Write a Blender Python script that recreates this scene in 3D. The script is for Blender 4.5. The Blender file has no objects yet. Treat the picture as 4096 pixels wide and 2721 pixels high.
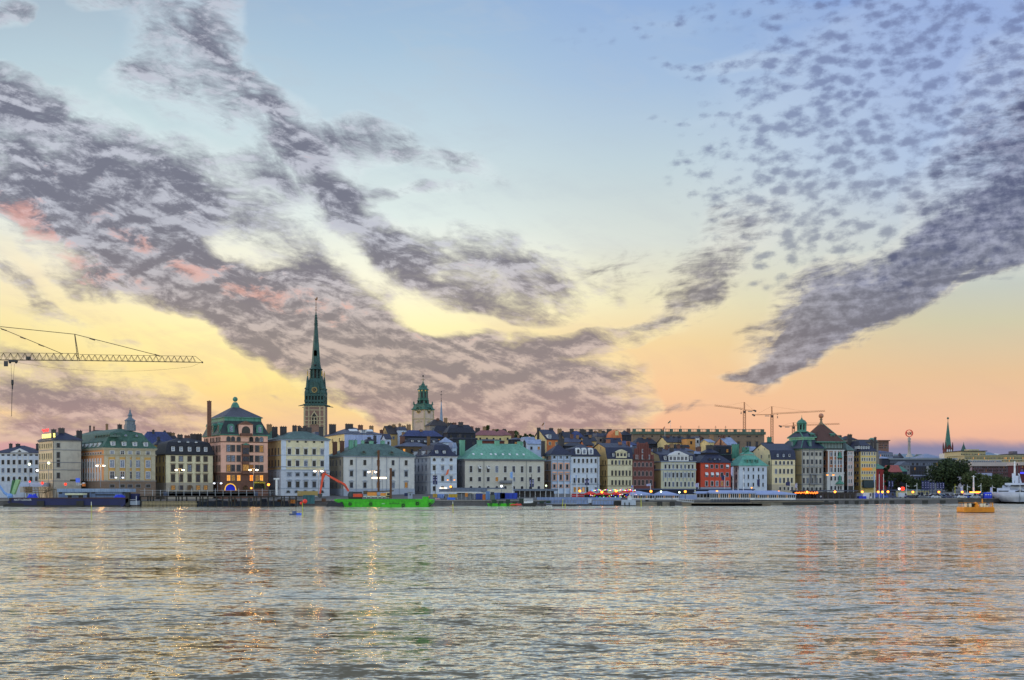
import bpy, math, random
from mathutils import Vector, Matrix
sc = bpy.context.scene
R = math.radians
F, CX, HY, CAMZ = 4800.0, 2048.0, 1945.0, 8.0

# ---------------------------------------------------------------- camera
cam_data = bpy.data.cameras.new('camera')
cam = bpy.data.objects.new('camera', cam_data)
sc.collection.objects.link(cam)
sc.camera = cam
cam.location = (0, 0, CAMZ)
cam.rotation_euler = (R(90), 0, 0)
cam_data.sensor_width = 36
cam_data.lens = F / 4096 * 36
cam_data.shift_y = (HY - 1360.5) / 4096
cam_data.clip_start = 1
cam_data.clip_end = 20000
sc.view_settings.view_transform = 'Standard'
sc.view_settings.look = 'None'
sc.view_settings.exposure = 0.0
sc.view_settings.gamma = 1
sc.cycles.max_bounces = 5
sc.cycles.diffuse_bounces = 2
sc.cycles.glossy_bounces = 3
sc.cycles.sample_clamp_indirect = 4


def lin(c):
    return tuple(((v / 255) / 12.92 if v / 255 <= .04045 else ((v / 255 + .055) / 1.055) ** 2.4) for v in c[:3]) + (1,)


class NT:
    """small helper for node graphs"""
    def __init__(s, tree):
        s.t = tree
        tree.nodes.clear()
    def n(s, typ, **kw):
        nd = s.t.nodes.new(typ)
        for k, v in kw.items():
            setattr(nd, k, v)
        return nd
    def l(s, a, b):
        s.t.links.new(a, b)
    def inp(s, sock, v):
        if isinstance(v, bpy.types.NodeSocket):
            s.l(v, sock)
        else:
            sock.default_value = v
    def m(s, op, a, b=0.0, c=0.0, clamp=False):
        nd = s.n('ShaderNodeMath', operation=op)
        nd.use_clamp = clamp
        s.inp(nd.inputs[0], a); s.inp(nd.inputs[1], b); s.inp(nd.inputs[2], c)
        return nd.outputs[0]
    def comb(s, x, y, z=0.0):
        nd = s.n('ShaderNodeCombineXYZ')
        for i, v in enumerate((x, y, z)):
            s.inp(nd.inputs[i], v)
        return nd.outputs[0]
    def noise(s, vec, scale, detail=5, rough=.55, dist=0.0, lac=2.0):
        nd = s.n('ShaderNodeTexNoise')
        if vec is not None:
            s.l(vec, nd.inputs['Vector'])
        nd.inputs['Scale'].default_value = scale
        nd.inputs['Detail'].default_value = detail
        nd.inputs['Roughness'].default_value = rough
        nd.inputs['Distortion'].default_value = dist
        nd.inputs['Lacunarity'].default_value = lac
        return nd.outputs['Fac']
    def ramp(s, fac, stops, interp='LINEAR'):
        nd = s.n('ShaderNodeValToRGB')
        r = nd.color_ramp
        r.interpolation = interp
        while len(r.elements) < len(stops):
            r.elements.new(0.5)
        for e, (p, c) in zip(r.elements, stops):
            e.position = p
            e.color = c
        s.l(fac, nd.inputs[0])
        return nd.outputs[0]
    def mix(s, fac, a, b, mode='MIX'):
        nd = s.n('ShaderNodeMix', data_type='RGBA', blend_type=mode)
        s.inp(nd.inputs[0], fac); s.inp(nd.inputs[6], a); s.inp(nd.inputs[7], b)
        return nd.outputs[2]
    def maprange(s, v, a, b, c=0.0, d=1.0, smooth=True):
        nd = s.n('ShaderNodeMapRange')
        if smooth:
            nd.interpolation_type = 'SMOOTHSTEP'
        s.inp(nd.inputs[0], v)
        for i, x in enumerate((a, b, c, d)):
            s.inp(nd.inputs[i + 1], x)
        return nd.outputs[0]
    def mapping(s, vec, loc=(0, 0, 0), rot=(0, 0, 0), scale=(1, 1, 1), typ='POINT'):
        nd = s.n('ShaderNodeMapping', vector_type=typ)
        s.l(vec, nd.inputs[0])
        nd.inputs[1].default_value = loc
        nd.inputs[2].default_value = rot
        nd.inputs[3].default_value = scale
        return nd.outputs[0]


# ---------------------------------------------------------------- sky: dusk gradient with broken cloud, by direction
SUN_EL, SUN_AZ = R(7), R(-72)       # azimuth from +Y towards +X : the glow lies left behind the town


def build_sky():
    w = bpy.data.worlds.new('World')
    sc.world = w
    w.use_nodes = True
    g = NT(w.node_tree)
    tc = g.n('ShaderNodeTexCoord').outputs['Generated']
    sep = g.n('ShaderNodeSeparateXYZ')
    g.l(tc, sep.inputs[0])
    x, y, z = sep.outputs
    yy = g.m('MAXIMUM', y, 0.06)
    u = g.m('DIVIDE', x, yy)
    u = g.m('MINIMUM', g.m('MAXIMUM', u, -2.0), 2.0)
    v = g.m('DIVIDE', g.m('MAXIMUM', z, -0.02), yy)
    v = g.m('MINIMUM', v, 2.0)
    K = 3.616e-4
    def vy(yov): return (1120.7 - yov) * K
    def ux(xov): return (xov - 1180) * K
    def t(yov): return min(1.0, max(0.0, vy(yov) / 0.6))
    vt = g.m('DIVIDE', v, 0.6, clamp=True)
    up = ((1.0), (168, 192, 226))
    cols = []
    data = {
        'L': [(1121, (196, 150, 165)), (1010, (215, 165, 162)), (960, (246, 192, 150)), (850, (250, 224, 152)), (760, (252, 232, 166)), (620, (250, 236, 202)), (480, (230, 236, 226)), (300, (206, 226, 228)), (120, (184, 206, 218)), (0, (170, 190, 206))],
        'CL': [(1121, (236, 186, 158)), (985, (246, 204, 156)), (900, (250, 224, 140)), (790, (252, 236, 168)), (650, (244, 240, 214)), (500, (222, 234, 230)), (300, (196, 216, 226)), (100, (168, 196, 220)), (0, (158, 186, 216))],
        'CR': [(1121, (236, 176, 152)), (990, (246, 188, 152)), (900, (247, 200, 154)), (790, (242, 212, 160)), (690, (236, 228, 190)), (560, (216, 222, 214)), (380, (194, 212, 220)), (180, (166, 192, 222)), (0, (148, 178, 220))],
        'R': [(1121, (120, 125, 165)), (1030, (236, 180, 156)), (980, (244, 190, 156)), (860, (232, 196, 156)), (740, (210, 204, 174)), (600, (190, 204, 206)), (400, (158, 184, 222)), (200, (138, 166, 220)), (0, (112, 148, 216))],
    }
    for k in ('L', 'CL', 'CR', 'R'):
        st = [(t(a), lin(c)) for a, c in data[k]] + [(0.85, lin((150, 180, 225))), (1.0, lin((176, 196, 228)))]
        cols.append(g.ramp(vt, st))
    us = [ux(120), ux(900), ux(1500), ux(2250)]
    base = cols[0]
    for i in range(3):
        f = g.maprange(u, us[i], us[i + 1])
        base = g.mix(f, base, cols[i + 1])
    glow = g.maprange(u, -.45, -.22) ; glow = g.m('MULTIPLY', glow, g.maprange(u, -.02, .22, 1.0, 0.0)); glow = g.m('MULTIPLY', glow, g.m('MULTIPLY', g.maprange(v, .03, .11), g.maprange(v, .16, .26, 1.0, 0.0)))
    base = g.mix(1.0, base, g.mix(glow, (1, 1, 1, 1), (1.12, 1.12, 1.12, 1)), 'MULTIPLY')
    # cloud coordinates: a flat layer seen in softened perspective
    zz = g.m('ADD', g.m('MAXIMUM', z, 0.0), 0.10)
    P = g.comb(g.m('DIVIDE', x, zz), g.m('DIVIDE', y, zz), 0.0)
    uv = g.comb(u, v, 0.0)
    # warp
    nw = g.n('ShaderNodeTexNoise'); g.l(uv, nw.inputs['Vector'])
    nw.inputs['Scale'].default_value = 9; nw.inputs['Detail'].default_value = 4
    vm = g.n('ShaderNodeVectorMath', operation='SUBTRACT'); g.l(nw.outputs['Color'], vm.inputs[0]); vm.inputs[1].default_value = (.5, .5, .5)
    vs = g.n('ShaderNodeVectorMath', operation='MULTIPLY'); g.l(vm.outputs[0], vs.inputs[0]); vs.inputs[1].default_value = (.13, .05, 0)
    va = g.n('ShaderNodeVectorMath', operation='ADD'); g.l(uv, va.inputs[0]); g.l(vs.outputs[0], va.inputs[1])
    W = va.outputs[0]

    def blobs(lst, vec=W):
        tot = None
        for (bx, by, rx, ry, ang, wt) in lst:
            mp = g.mapping(vec, (ux(bx), vy(by), 0), (0, 0, -R(ang)), (rx * K * 1.3, ry * K * 1.3, 1), 'TEXTURE')
            gr = g.n('ShaderNodeTexGradient', gradient_type='SPHERICAL')
            g.l(mp, gr.inputs[0])
            val = gr.outputs['Fac']
            val = g.m('MULTIPLY', g.m('POWER', val, 0.7), wt)
            tot = val if tot is None else g.m('ADD', tot, val)
        return tot
    left = blobs([
        (140, 385, 330, 130, 20, 1.0), (440, 500, 290, 150, 27, 1.15), (300, 600, 400, 105, 28, 1.05),
        (620, 710, 400, 115, 25, 1.15), (900, 830, 380, 100, 17, 1.1), (1180, 885, 300, 95, 4, 1.25), (1290, 930, 220, 22, 0, .6),
        (1330, 868, 150, 26, 2, .6), (1370, 795, 150, 26, -8, .8), (1110, 640, 240, 95, 8, .95),
        (1230, 640, 70, 50, 40, .5), (780, 440, 240, 60, 52, 1.0), (640, 250, 250, 60, 35, .62),
        (860, 560, 120, 50, 20, .6), (700, 400, 150, 80, 20, .5),
        (440, 120, 190, 120, 45, .55), (330, 190, 100, 40, -15, .6), (510, 40, 80, 70, 60, .6), (860, 320, 110, 50, 5, .7),
        (1040, 390, 110, 30, 20, .45), (20, 230, 110, 70, 35, .9), (15, 25, 50, 35, 0, .7), (215, 5, 60, 20, 0, .5),
        (270, 770, 260, 45, 18, .35), (120, 890, 380, 75, 12, .9), (40, 940, 360, 50, 8, .5),
        (60, 650, 220, 26, 22, .45), (200, 720, 200, 18, 18, .3),
        (650, 915, 80, 14, 10, .7), (100, 1005, 240, 26, 3, .8), (1100, 930, 330, 60, 0, .5),
        (590, 585, 90, 45, 20, -1.2), (560, 850, 320, 70, 24, -.7), (300, 740, 260, 40, 24, -.4), (1000, 745, 170, 30, 8, -.6), (930, 440, 130, 16, 5, .4)])
    right = blobs([
        (1630, 610, 210, 80, -45, .66), (1570, 700, 100, 36, -20, .6), (1470, 758, 60, 12, 0, .7), (1420, 620, 120, 50, 0, .25),
        (1960, 700, 270, 80, -27, 1.25), (1860, 790, 170, 45, -32, 1.1), (1760, 850, 110, 18, -12, .9), (1700, 874, 80, 9, 0, .6),
        (2200, 590, 290, 70, -27, 1.1), (2340, 440, 260, 150, -38, 1.0), (2380, 250, 160, 130, -30, .55), (2330, 600, 130, 14, -32, .5), (1560, 940, 160, 10, 2, .2)])
    cells = blobs([
        (2140, 300, 470, 300, -18, 1.15), (2250, 60, 440, 150, 0, .7), (1850, 155, 300, 20, 3, .5), (1600, 40, 300, 40, -12, .25), (1560, 260, 200, 14, 0, .18)])
    cells = g.m('MINIMUM', cells, .56)
    # textures
    def ori(vec, ang, sx, sy, loc=(0, 0)):
        return g.mapping(vec, (loc[0], loc[1], 0), (0, 0, R(ang)), (1 / sx, 1 / sy, 1), 'TEXTURE')
    Ps = g.mapping(P, (0, 0, 0), (0, 0, R(20)), (1.0, 1.25, 1))
    n1 = g.noise(Ps, 2.2, 9, .62, .35)
    off = g.n('ShaderNodeVectorMath', operation='ADD'); g.l(uv, off.inputs[0]); off.inputs[1].default_value = (.003, -.006, 0)
    offv = off.outputs[0]
    def fine(vec):
        a = g.noise(ori(vec, -22, 11, 32, (.3, .1)), 1.0, 9, .64, .5)
        b = g.noise(ori(vec, -8, 36, 74, (.7, .2)), 1.0, 8, .66, .4)
        return a, b
    n2, n7 = fine(uv)
    m2, m7 = fine(offv)
    tex = g.m('ADD', g.m('MULTIPLY', n1, .22), g.m('ADD', g.m('MULTIPLY', n2, .42), g.m('MULTIPLY', n7, .36)))
    emb = g.m('ADD', g.m('MULTIPLY', g.m('SUBTRACT', n2, m2), 1.0), g.m('MULTIPLY', g.m('SUBTRACT', n7, m7), .7))
    dl = g.m('ADD', left, g.m('MULTIPLY', g.m('SUBTRACT', tex, .5), 5.0))
    aL = g.m('MULTIPLY', g.m('POWER', g.maprange(dl, .05, 1.05), .8), g.maprange(left, .0, .25))
    n4 = g.noise(ori(uv, 6, 9, 50, (.2, .4)), 1.0, 7, .64, .6)
    n8 = g.noise(ori(uv, 16, 36, 80, (.1, .4)), 1.0, 6, .66, .4)
    dr = g.m('ADD', right, g.m('MULTIPLY', g.m('SUBTRACT', g.m('ADD', g.m('MULTIPLY', n4, .45), g.m('ADD', g.m('MULTIPLY', n1, .15), g.m('MULTIPLY', n8, .40))), .5), 4.6))
    aR = g.m('MULTIPLY', g.maprange(dr, .10, 1.05), g.maprange(right, .0, .2))
    # altocumulus cells
    vo = g.n('ShaderNodeTexVoronoi', feature='SMOOTH_F1')
    uvw = g.n('ShaderNodeVectorMath', operation='ADD'); g.l(uv, uvw.inputs[0])
    vs2 = g.n('ShaderNodeVectorMath', operation='MULTIPLY'); g.l(vm.outputs[0], vs2.inputs[0]); vs2.inputs[1].default_value = (.03, .02, 0); g.l(vs2.outputs[0], uvw.inputs[1])
    g.l(ori(uvw.outputs[0], 10, 68, 118), vo.inputs['Vector'])
    vo.inputs['Scale'].default_value = 1.0
    vo.inputs['Smoothness'].default_value = .5
    n5 = g.noise(ori(uv, 12, 20, 44), 1.0, 6, .6)
    n6 = g.noise(ori(uv, 10, 85, 135), 1.0, 4, .62)
    ct = g.m('ADD', g.m('MULTIPLY', g.m('SUBTRACT', .40, vo.outputs['Distance']), 1.9), g.m('MULTIPLY', g.m('SUBTRACT', g.m('ADD', g.m('MULTIPLY', n5, .3), g.m('MULTIPLY', n6, .7)), .5), 3.8))
    dc = g.m('ADD', g.m('MULTIPLY', cells, 1.1), g.m('MULTIPLY', ct, .9))
    aC = g.m('MULTIPLY', g.maprange(dc, .0, 1.15), g.maprange(cells, .02, .25))
    aC = g.m('MULTIPLY', aC, .68)
    # cloud colours
    shade = g.maprange(g.m('ADD', g.m('MULTIPLY', g.m('SUBTRACT', n2, .5), -1.8), g.m('ADD', g.m('MULTIPLY', emb, 4.0), g.m('ADD', g.m('MULTIPLY', g.m('SUBTRACT', n1, .5), -1.2), .36))), 0.05, .95)
    lowf = g.maprange(v, .08, .22)
    darkL = g.mix(lowf, lin((124, 112, 126)), lin((92, 91, 114)))
    liteL = g.mix(lowf, lin((208, 184, 176)), lin((190, 192, 206)))
    colL = g.mix(shade, darkL, liteL)
    colL = g.mix(g.m('MULTIPLY', g.maprange(left, .8, 1.8), .15), colL, darkL)
    lowband = g.maprange(v, .03, .10, 1.0, 0.0)
    colL = g.mix(g.m('MULTIPLY', lowband, .30), colL, lin((222, 160, 152)))
    pm = blobs([(300, 520, 260, 34, 34, 1.0), (520, 640, 280, 40, 24, 1.3), (90, 545, 240, 46, 30, 1.5), (30, 470, 100, 40, 30, 1), (250, 620, 260, 30, 25, .9), (700, 690, 200, 60, 15, .8), (900, 760, 200, 30, 20, .3)])
    pf = g.maprange(g.m('ADD', pm, g.m('MULTIPLY', g.m('SUBTRACT', n7, .60), 7.5)), .35, 1.9)
    colL = g.mix(g.m('MULTIPLY', pf, .55), colL, lin((244, 166, 148)))
    shR = g.maprange(g.m('ADD', .40, g.m('ADD', g.m('MULTIPLY', g.m('SUBTRACT', n4, .5), -1.7), g.m('MULTIPLY', g.m('SUBTRACT', n6, .5), -1.6))), 0.05, .95)
    colR = g.mix(shR, lin((78, 84, 116)), lin((156, 160, 186)))
    colR = g.mix(g.maprange(u, .1, .32), g.mix(shR, lin((98, 94, 108)), lin((188, 180, 180))), colR)
    colC = g.mix(g.maprange(v, .15, .35), lin((124, 130, 148)), lin((104, 116, 158)))
    # thin veil that whitens the sky round the clouds
    veil = g.maprange(g.m('ADD', g.m('MULTIPLY', left, .8), g.m('ADD', right, cells)), .0, .9, 0.0, .45)
    base = g.mix(veil, base, g.mix(g.maprange(v, .12, .3), lin((255, 240, 205)), lin((214, 226, 238))))
    halo = g.m('MULTIPLY', g.maprange(dl, -.7, .3, 0.0, .26), g.maprange(left, .0, .3))
    base = g.mix(halo, base, g.mix(g.maprange(v, .10, .24), lin((255, 242, 176)), lin((232, 240, 242))))
    thin = g.maprange(g.m('ADD', g.m('MULTIPLY', n2, .6), g.m('MULTIPLY', n4, .4)), .46, .62, 0.0, .22)
    thin = g.m('MULTIPLY', thin, g.m('ADD', .15, g.maprange(u, -.05, .2, .85, 0.25)))
    base = g.mix(thin, base, g.mix(g.maprange(v, .08, .26), lin((214, 176, 160)), lin((186, 198, 210))))
    c = g.mix(g.m('MULTIPLY', aC, 1.0), base, colC)
    c = g.mix(g.m('MULTIPLY', aR, .84), c, colR)
    c = g.mix(g.m('MULTIPLY', aL, .86), c, colL)
    # low blue bank on the right horizon
    bank = g.m('MULTIPLY', g.maprange(g.m('ADD', v, g.m('MULTIPLY', g.m('SUBTRACT', n2, .5), .012)), .030, .042, 1.0, 0.0), g.maprange(u, .20, .33))
    c = g.mix(g.m('MULTIPLY', bank, .9), c, g.mix(g.maprange(v, .0, .04), lin((142, 146, 178)), lin((116, 126, 164))))
    sky = g.n('ShaderNodeTexSky')
    sky.sky_type = 'NISHITA'
    sky.sun_disc = False
    sky.sun_elevation = SUN_EL
    sky.sun_rotation = SUN_AZ
    back = g.maprange(y, -.15, .25, 1.0, 0.0)
    bg1 = g.n('ShaderNodeBackground'); g.l(c, bg1.inputs[0]); bg1.inputs[1].default_value = 1.0
    # away from the glow the open evening sky lights the quay fronts
    c2 = g.mix(.35, lin((214, 222, 244)), sky.outputs[0])
    bg2 = g.n('ShaderNodeBackground'); g.l(c2, bg2.inputs[0]); bg2.inputs[1].default_value = 0.84
    mx = g.n('ShaderNodeMixShader'); g.l(back, mx.inputs[0]); g.l(bg1.outputs[0], mx.inputs[1]); g.l(bg2.outputs[0], mx.inputs[2])
    out = g.n('ShaderNodeOutputWorld')
    g.l(mx.outputs[0], out.inputs[0])
    w.cycles.sampling_method = 'MANUAL'
    w.cycles.sample_map_resolution = 512


build_sky()
sun = bpy.data.lights.new('sun', 'SUN')
sun.energy = 0.6
sun.angle = R(14)
sun.color = (1.0, .80, .58)
so = bpy.data.objects.new('sun', sun)
sc.collection.objects.link(so)
sd = Vector((math.sin(SUN_AZ) * math.cos(SUN_EL), math.cos(SUN_AZ) * math.cos(SUN_EL), math.sin(SUN_EL)))
so.rotation_euler = sd.to_track_quat('Z', 'Y').to_euler()
so.location = sd * 300

# ---------------------------------------------------------------- water
def mat_water():
    m = bpy.data.materials.new('water')
    m.use_nodes = True
    g = NT(m.node_tree)
    tc = g.n('ShaderNodeTexCoord').outputs['Object']
    def col(loc, rot, scale, detail, rough):
        nd = g.n('ShaderNodeTexNoise')
        g.l(g.mapping(tc, loc, (0, 0, R(rot)), scale), nd.inputs['Vector'])
        nd.inputs['Scale'].default_value = 1.0
        nd.inputs['Detail'].default_value = detail
        nd.inputs['Roughness'].default_value = rough
        nd.inputs['Distortion'].default_value = .4
        return nd.outputs['Color']
    def madd(v, k, off=0.5):
        a = g.n('ShaderNodeVectorMath', operation='SUBTRACT'); g.l(v, a.inputs[0]); a.inputs[1].default_value = (off, off, off)
        b = g.n('ShaderNodeVectorMath', operation='MULTIPLY'); g.l(a.outputs[0], b.inputs[0]); b.inputs[1].default_value = k
        return b.outputs[0]
    def add(a, b):
        nd = g.n('ShaderNodeVectorMath', operation='ADD'); g.l(a, nd.inputs[0]); g.l(b, nd.inputs[1])
        return nd.outputs[0]
    sl = add(madd(col((3, 8, 0), 3, (.018, .075, 1), 2, .6), (.12, .42, 0)),
             add(madd(col((0, 0, 0), 8, (.085, .27, 1), 3, .6), (.45, 1.2, 0)),
             add(madd(col((5, 2, 0), -9, (.45, 1.15, 1), 3, .62), (.65, 1.7, 0)), madd(col((9, 4, 0), 4, (1.8, 3.4, 1), 3, .62), (.7, 1.4, 0)))))
    big = g.noise(g.mapping(tc, (5, 2, 0), (0, 0, 0), (.010, .03, 1)), 1.0, 3, .6, .3)
    sc2 = g.n('ShaderNodeVectorMath', operation='SCALE'); g.l(sl, sc2.inputs[0]); g.l(g.maprange(big, .3, .7, .6, 1.25), sc2.inputs['Scale'])
    up = g.n('ShaderNodeVectorMath', operation='ADD'); g.l(sc2.outputs[0], up.inputs[0]); up.inputs[1].default_value = (0, -.075, 1)
    bp = g.n('ShaderNodeVectorMath', operation='NORMALIZE'); g.l(up.outputs[0], bp.inputs[0])
    N = bp.outputs[0]
    # wave facets: mirror-like at a grazing view, dark silty water where a facet turns to the viewer
    lw = g.n('ShaderNodeLayerWeight'); g.l(N, lw.inputs['Normal'])
    gl = g.n('ShaderNodeBsdfGlossy'); gl.inputs['Color'].default_value = (1.30, 1.17, .92, 1); gl.inputs['Roughness'].default_value = .09; g.l(N, gl.inputs['Normal'])  # tint above full white adds warm brightness to the reflections
    df = g.n('ShaderNodeBsdfDiffuse'); df.inputs['Color'].default_value = (.10, .08, .045, 1)
    pr = g.n('ShaderNodeMixShader')
    g.l(g.maprange(lw.outputs['Facing'], .52, .90, .08, .98), pr.inputs[0]); g.l(df.outputs[0], pr.inputs[1]); g.l(gl.outputs[0], pr.inputs[2])
    o = g.n('ShaderNodeOutputMaterial')
    g.l(pr.outputs[0], o.inputs[0])
    return m


me = bpy.data.meshes.new('water')
me.from_pydata([(-4000, -200, 0), (4000, -200, 0), (4000, 9000, 0), (-4000, 9000, 0)], [], [(0, 1, 2, 3)])
me.materials.append(mat_water())
wo = bpy.data.objects.new('water', me)
sc.collection.objects.link(wo)
wo['kind'] = 'structure'

# ---------------------------------------------------------------- helpers
COL = sc.collection
rnd = random.Random(7)
TILE = {'A': (0, 1620, 3.485), 'B': (500, 1570, 3.137), 'C': (1000, 1620, 3.485), 'D': (1500, 1620, 3.485),
        'E': (2000, 1620, 3.485), 'F': (2500, 1620, 3.485), 'G': (3000, 1620, 3.485), 'H': (3500, 1620, 3.267),
        'N': (0, 0, 1.0), 'S': (1150, 1180, 2.852), 'K': (1600, 1480, 6.53), 'L': (0, 1280, 2.8446),
        'P': (1300, 1920, 5.133), 'Q': (3820, 1780, 5.228), 'T': (2820, 1560, 4.07), 'U': (0, 1920, 8.432), 'V': (260, 1920, 7.87)}


def tx(t, X):
    if isinstance(X, tuple):
        t, X = X
    a = TILE[t]
    return a[0] + X / a[2]


def ty(t, Y):
    if isinstance(Y, tuple):
        t, Y = Y
    a = TILE[t]
    return a[1] + Y / a[2]


def pt(x, y, D):
    return Vector(((x - CX) / F * D, D, CAMZ + (HY - y) / F * D))


def at(t, X, Y, D):
    return pt(tx(t, X), ty(t, Y), D)


def quay_D(k):       # depth of the quay edge along direction k
    return 492 if k < .094 else 492 + (k - .094) / .25 * 57


def line_D(k):       # depth of the house fronts
    return 568 / (1 - .36 * k)


class MB:
    def __init__(s):
        s.v = []; s.f = []; s.mi = []
    def add(s, vs, fs, mi=0):
        o = len(s.v)
        s.v += [tuple(p) for p in vs]
        s.f += [tuple(i + o for i in f) for f in fs]
        s.mi += [mi] * len(fs)
        return s
    def box(s, x0, x1, y0, y1, z0, z1, mi=0):
        return s.add([(x0, y0, z0), (x1, y0, z0), (x1, y1, z0), (x0, y1, z0), (x0, y0, z1), (x1, y0, z1), (x1, y1, z1), (x0, y1, z1)],
                     [(0, 3, 2, 1), (4, 5, 6, 7), (0, 1, 5, 4), (1, 2, 6, 5), (2, 3, 7, 6), (3, 0, 4, 7)], mi)
    def prism(s, poly, a0, a1, axis='x', mi=0):
        """poly in the plane perpendicular to axis: x->(y,z), y->(x,z), z->(x,y)"""
        def q(p, a):
            return {'x': (a, p[0], p[1]), 'y': (p[0], a, p[1]), 'z': (p[0], p[1], a)}[axis]
        n = len(poly)
        vs = [q(p, a0) for p in poly] + [q(p, a1) for p in poly]
        fs = [tuple(range(n)), tuple(range(2 * n - 1, n - 1, -1))] + [(i, i + n, (i + 1) % n + n, (i + 1) % n) for i in range(n)]
        return s.add(vs, fs, mi)
    def rings(s, rings, mi=0, cap=True, base=False):
        n = len(rings[0])
        vs = [p for r_ in rings for p in r_]
        fs = []
        for j in range(len(rings) - 1):
            for i in range(n):
                a, b = j * n + i, j * n + (i + 1) % n
                fs.append((a, b, b + n, a + n))
        if cap:
            fs.append(tuple((len(rings) - 1) * n + i for i in range(n)))
        if base:
            fs.append(tuple(reversed(range(n))))
        return s.add(vs, fs, mi)
    def lathe(s, prof, c=(0, 0, 0), n=12, mi=0, rot=0.0):
        return s.rings([[(c[0] + r_ * math.cos(rot + 2 * math.pi * i / n), c[1] + r_ * math.sin(rot + 2 * math.pi * i / n), c[2] + z) for i in range(n)] for r_, z in prof], mi, True, True)
    def tube(s, p, q, r0, r1=None, n=6, mi=0):
        p = Vector(p); q = Vector(q); r1 = r0 if r1 is None else r1
        d = (q - p)
        if d.length < 1e-6:
            return s
        d.normalize()
        a = d.orthogonal().normalized(); b = d.cross(a)
        R0 = [p + (a * math.cos(2 * math.pi * i / n) + b * math.sin(2 * math.pi * i / n)) * r0 for i in range(n)]
        R1 = [q + (a * math.cos(2 * math.pi * i / n) + b * math.sin(2 * math.pi * i / n)) * r1 for i in range(n)]
        return s.rings([R0, R1], mi, True, True)
    def path(s, pts, r_, n=6, mi=0):
        for a, b in zip(pts[:-1], pts[1:]):
            s.tube(a, b, r_, n=n, mi=mi)
        return s
    def ball(s, c, r_, mi=0, n=10, sz=1.0):
        k = 6
        prof = [(max(.001, r_ * math.sin(math.pi * j / k)), -r_ * sz * math.cos(math.pi * j / k)) for j in range(k + 1)]
        return s.lathe(prof, c, n, mi)
    def mesh(s, name, mats, smooth=False):
        me = bpy.data.meshes.new(name)
        me.from_pydata(s.v, [], s.f)
        for m in (mats if isinstance(mats, (list, tuple)) else [mats]):
            me.materials.append(m)
        me.polygons.foreach_set('material_index', s.mi)
        if smooth:
            me.polygons.foreach_set('use_smooth', [True] * len(s.f))
        me.update()
        return me
    def build(s, name, mats, parent=None, loc=None, rz=0, smooth=False):
        o = bpy.data.objects.new(name, s.mesh(name, mats, smooth))
        COL.objects.link(o)
        if parent is not None:
            o.parent = parent
        if loc is not None:
            o.location = loc
        o.rotation_euler.z = rz
        return o


def put(name, me, parent=None, loc=(0, 0, 0), rz=0):
    o = bpy.data.objects.new(name, me)
    COL.objects.link(o)
    o.parent = parent
    o.location = loc
    o.rotation_euler.z = rz
    return o


def tag(o, label=None, cat=None, group=None, kind=None):
    if label: o['label'] = label
    if cat: o['category'] = cat
    if group: o['group'] = group
    if kind: o['kind'] = kind
    return o


def empty(name, loc, rz, label, cat, group=None):
    o = bpy.data.objects.new(name, None)
    o.empty_display_size = 1
    COL.objects.link(o)
    o.location = loc
    o.rotation_euler.z = rz
    return tag(o, label, cat, group)


def copy_tree(o, parent=None):
    c = o.copy()
    COL.objects.link(c)
    c.parent = parent
    for ch in list(o.children):
        copy_tree(ch, c)
    return c


# ---------------------------------------------------------------- materials
MC = {}


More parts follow.
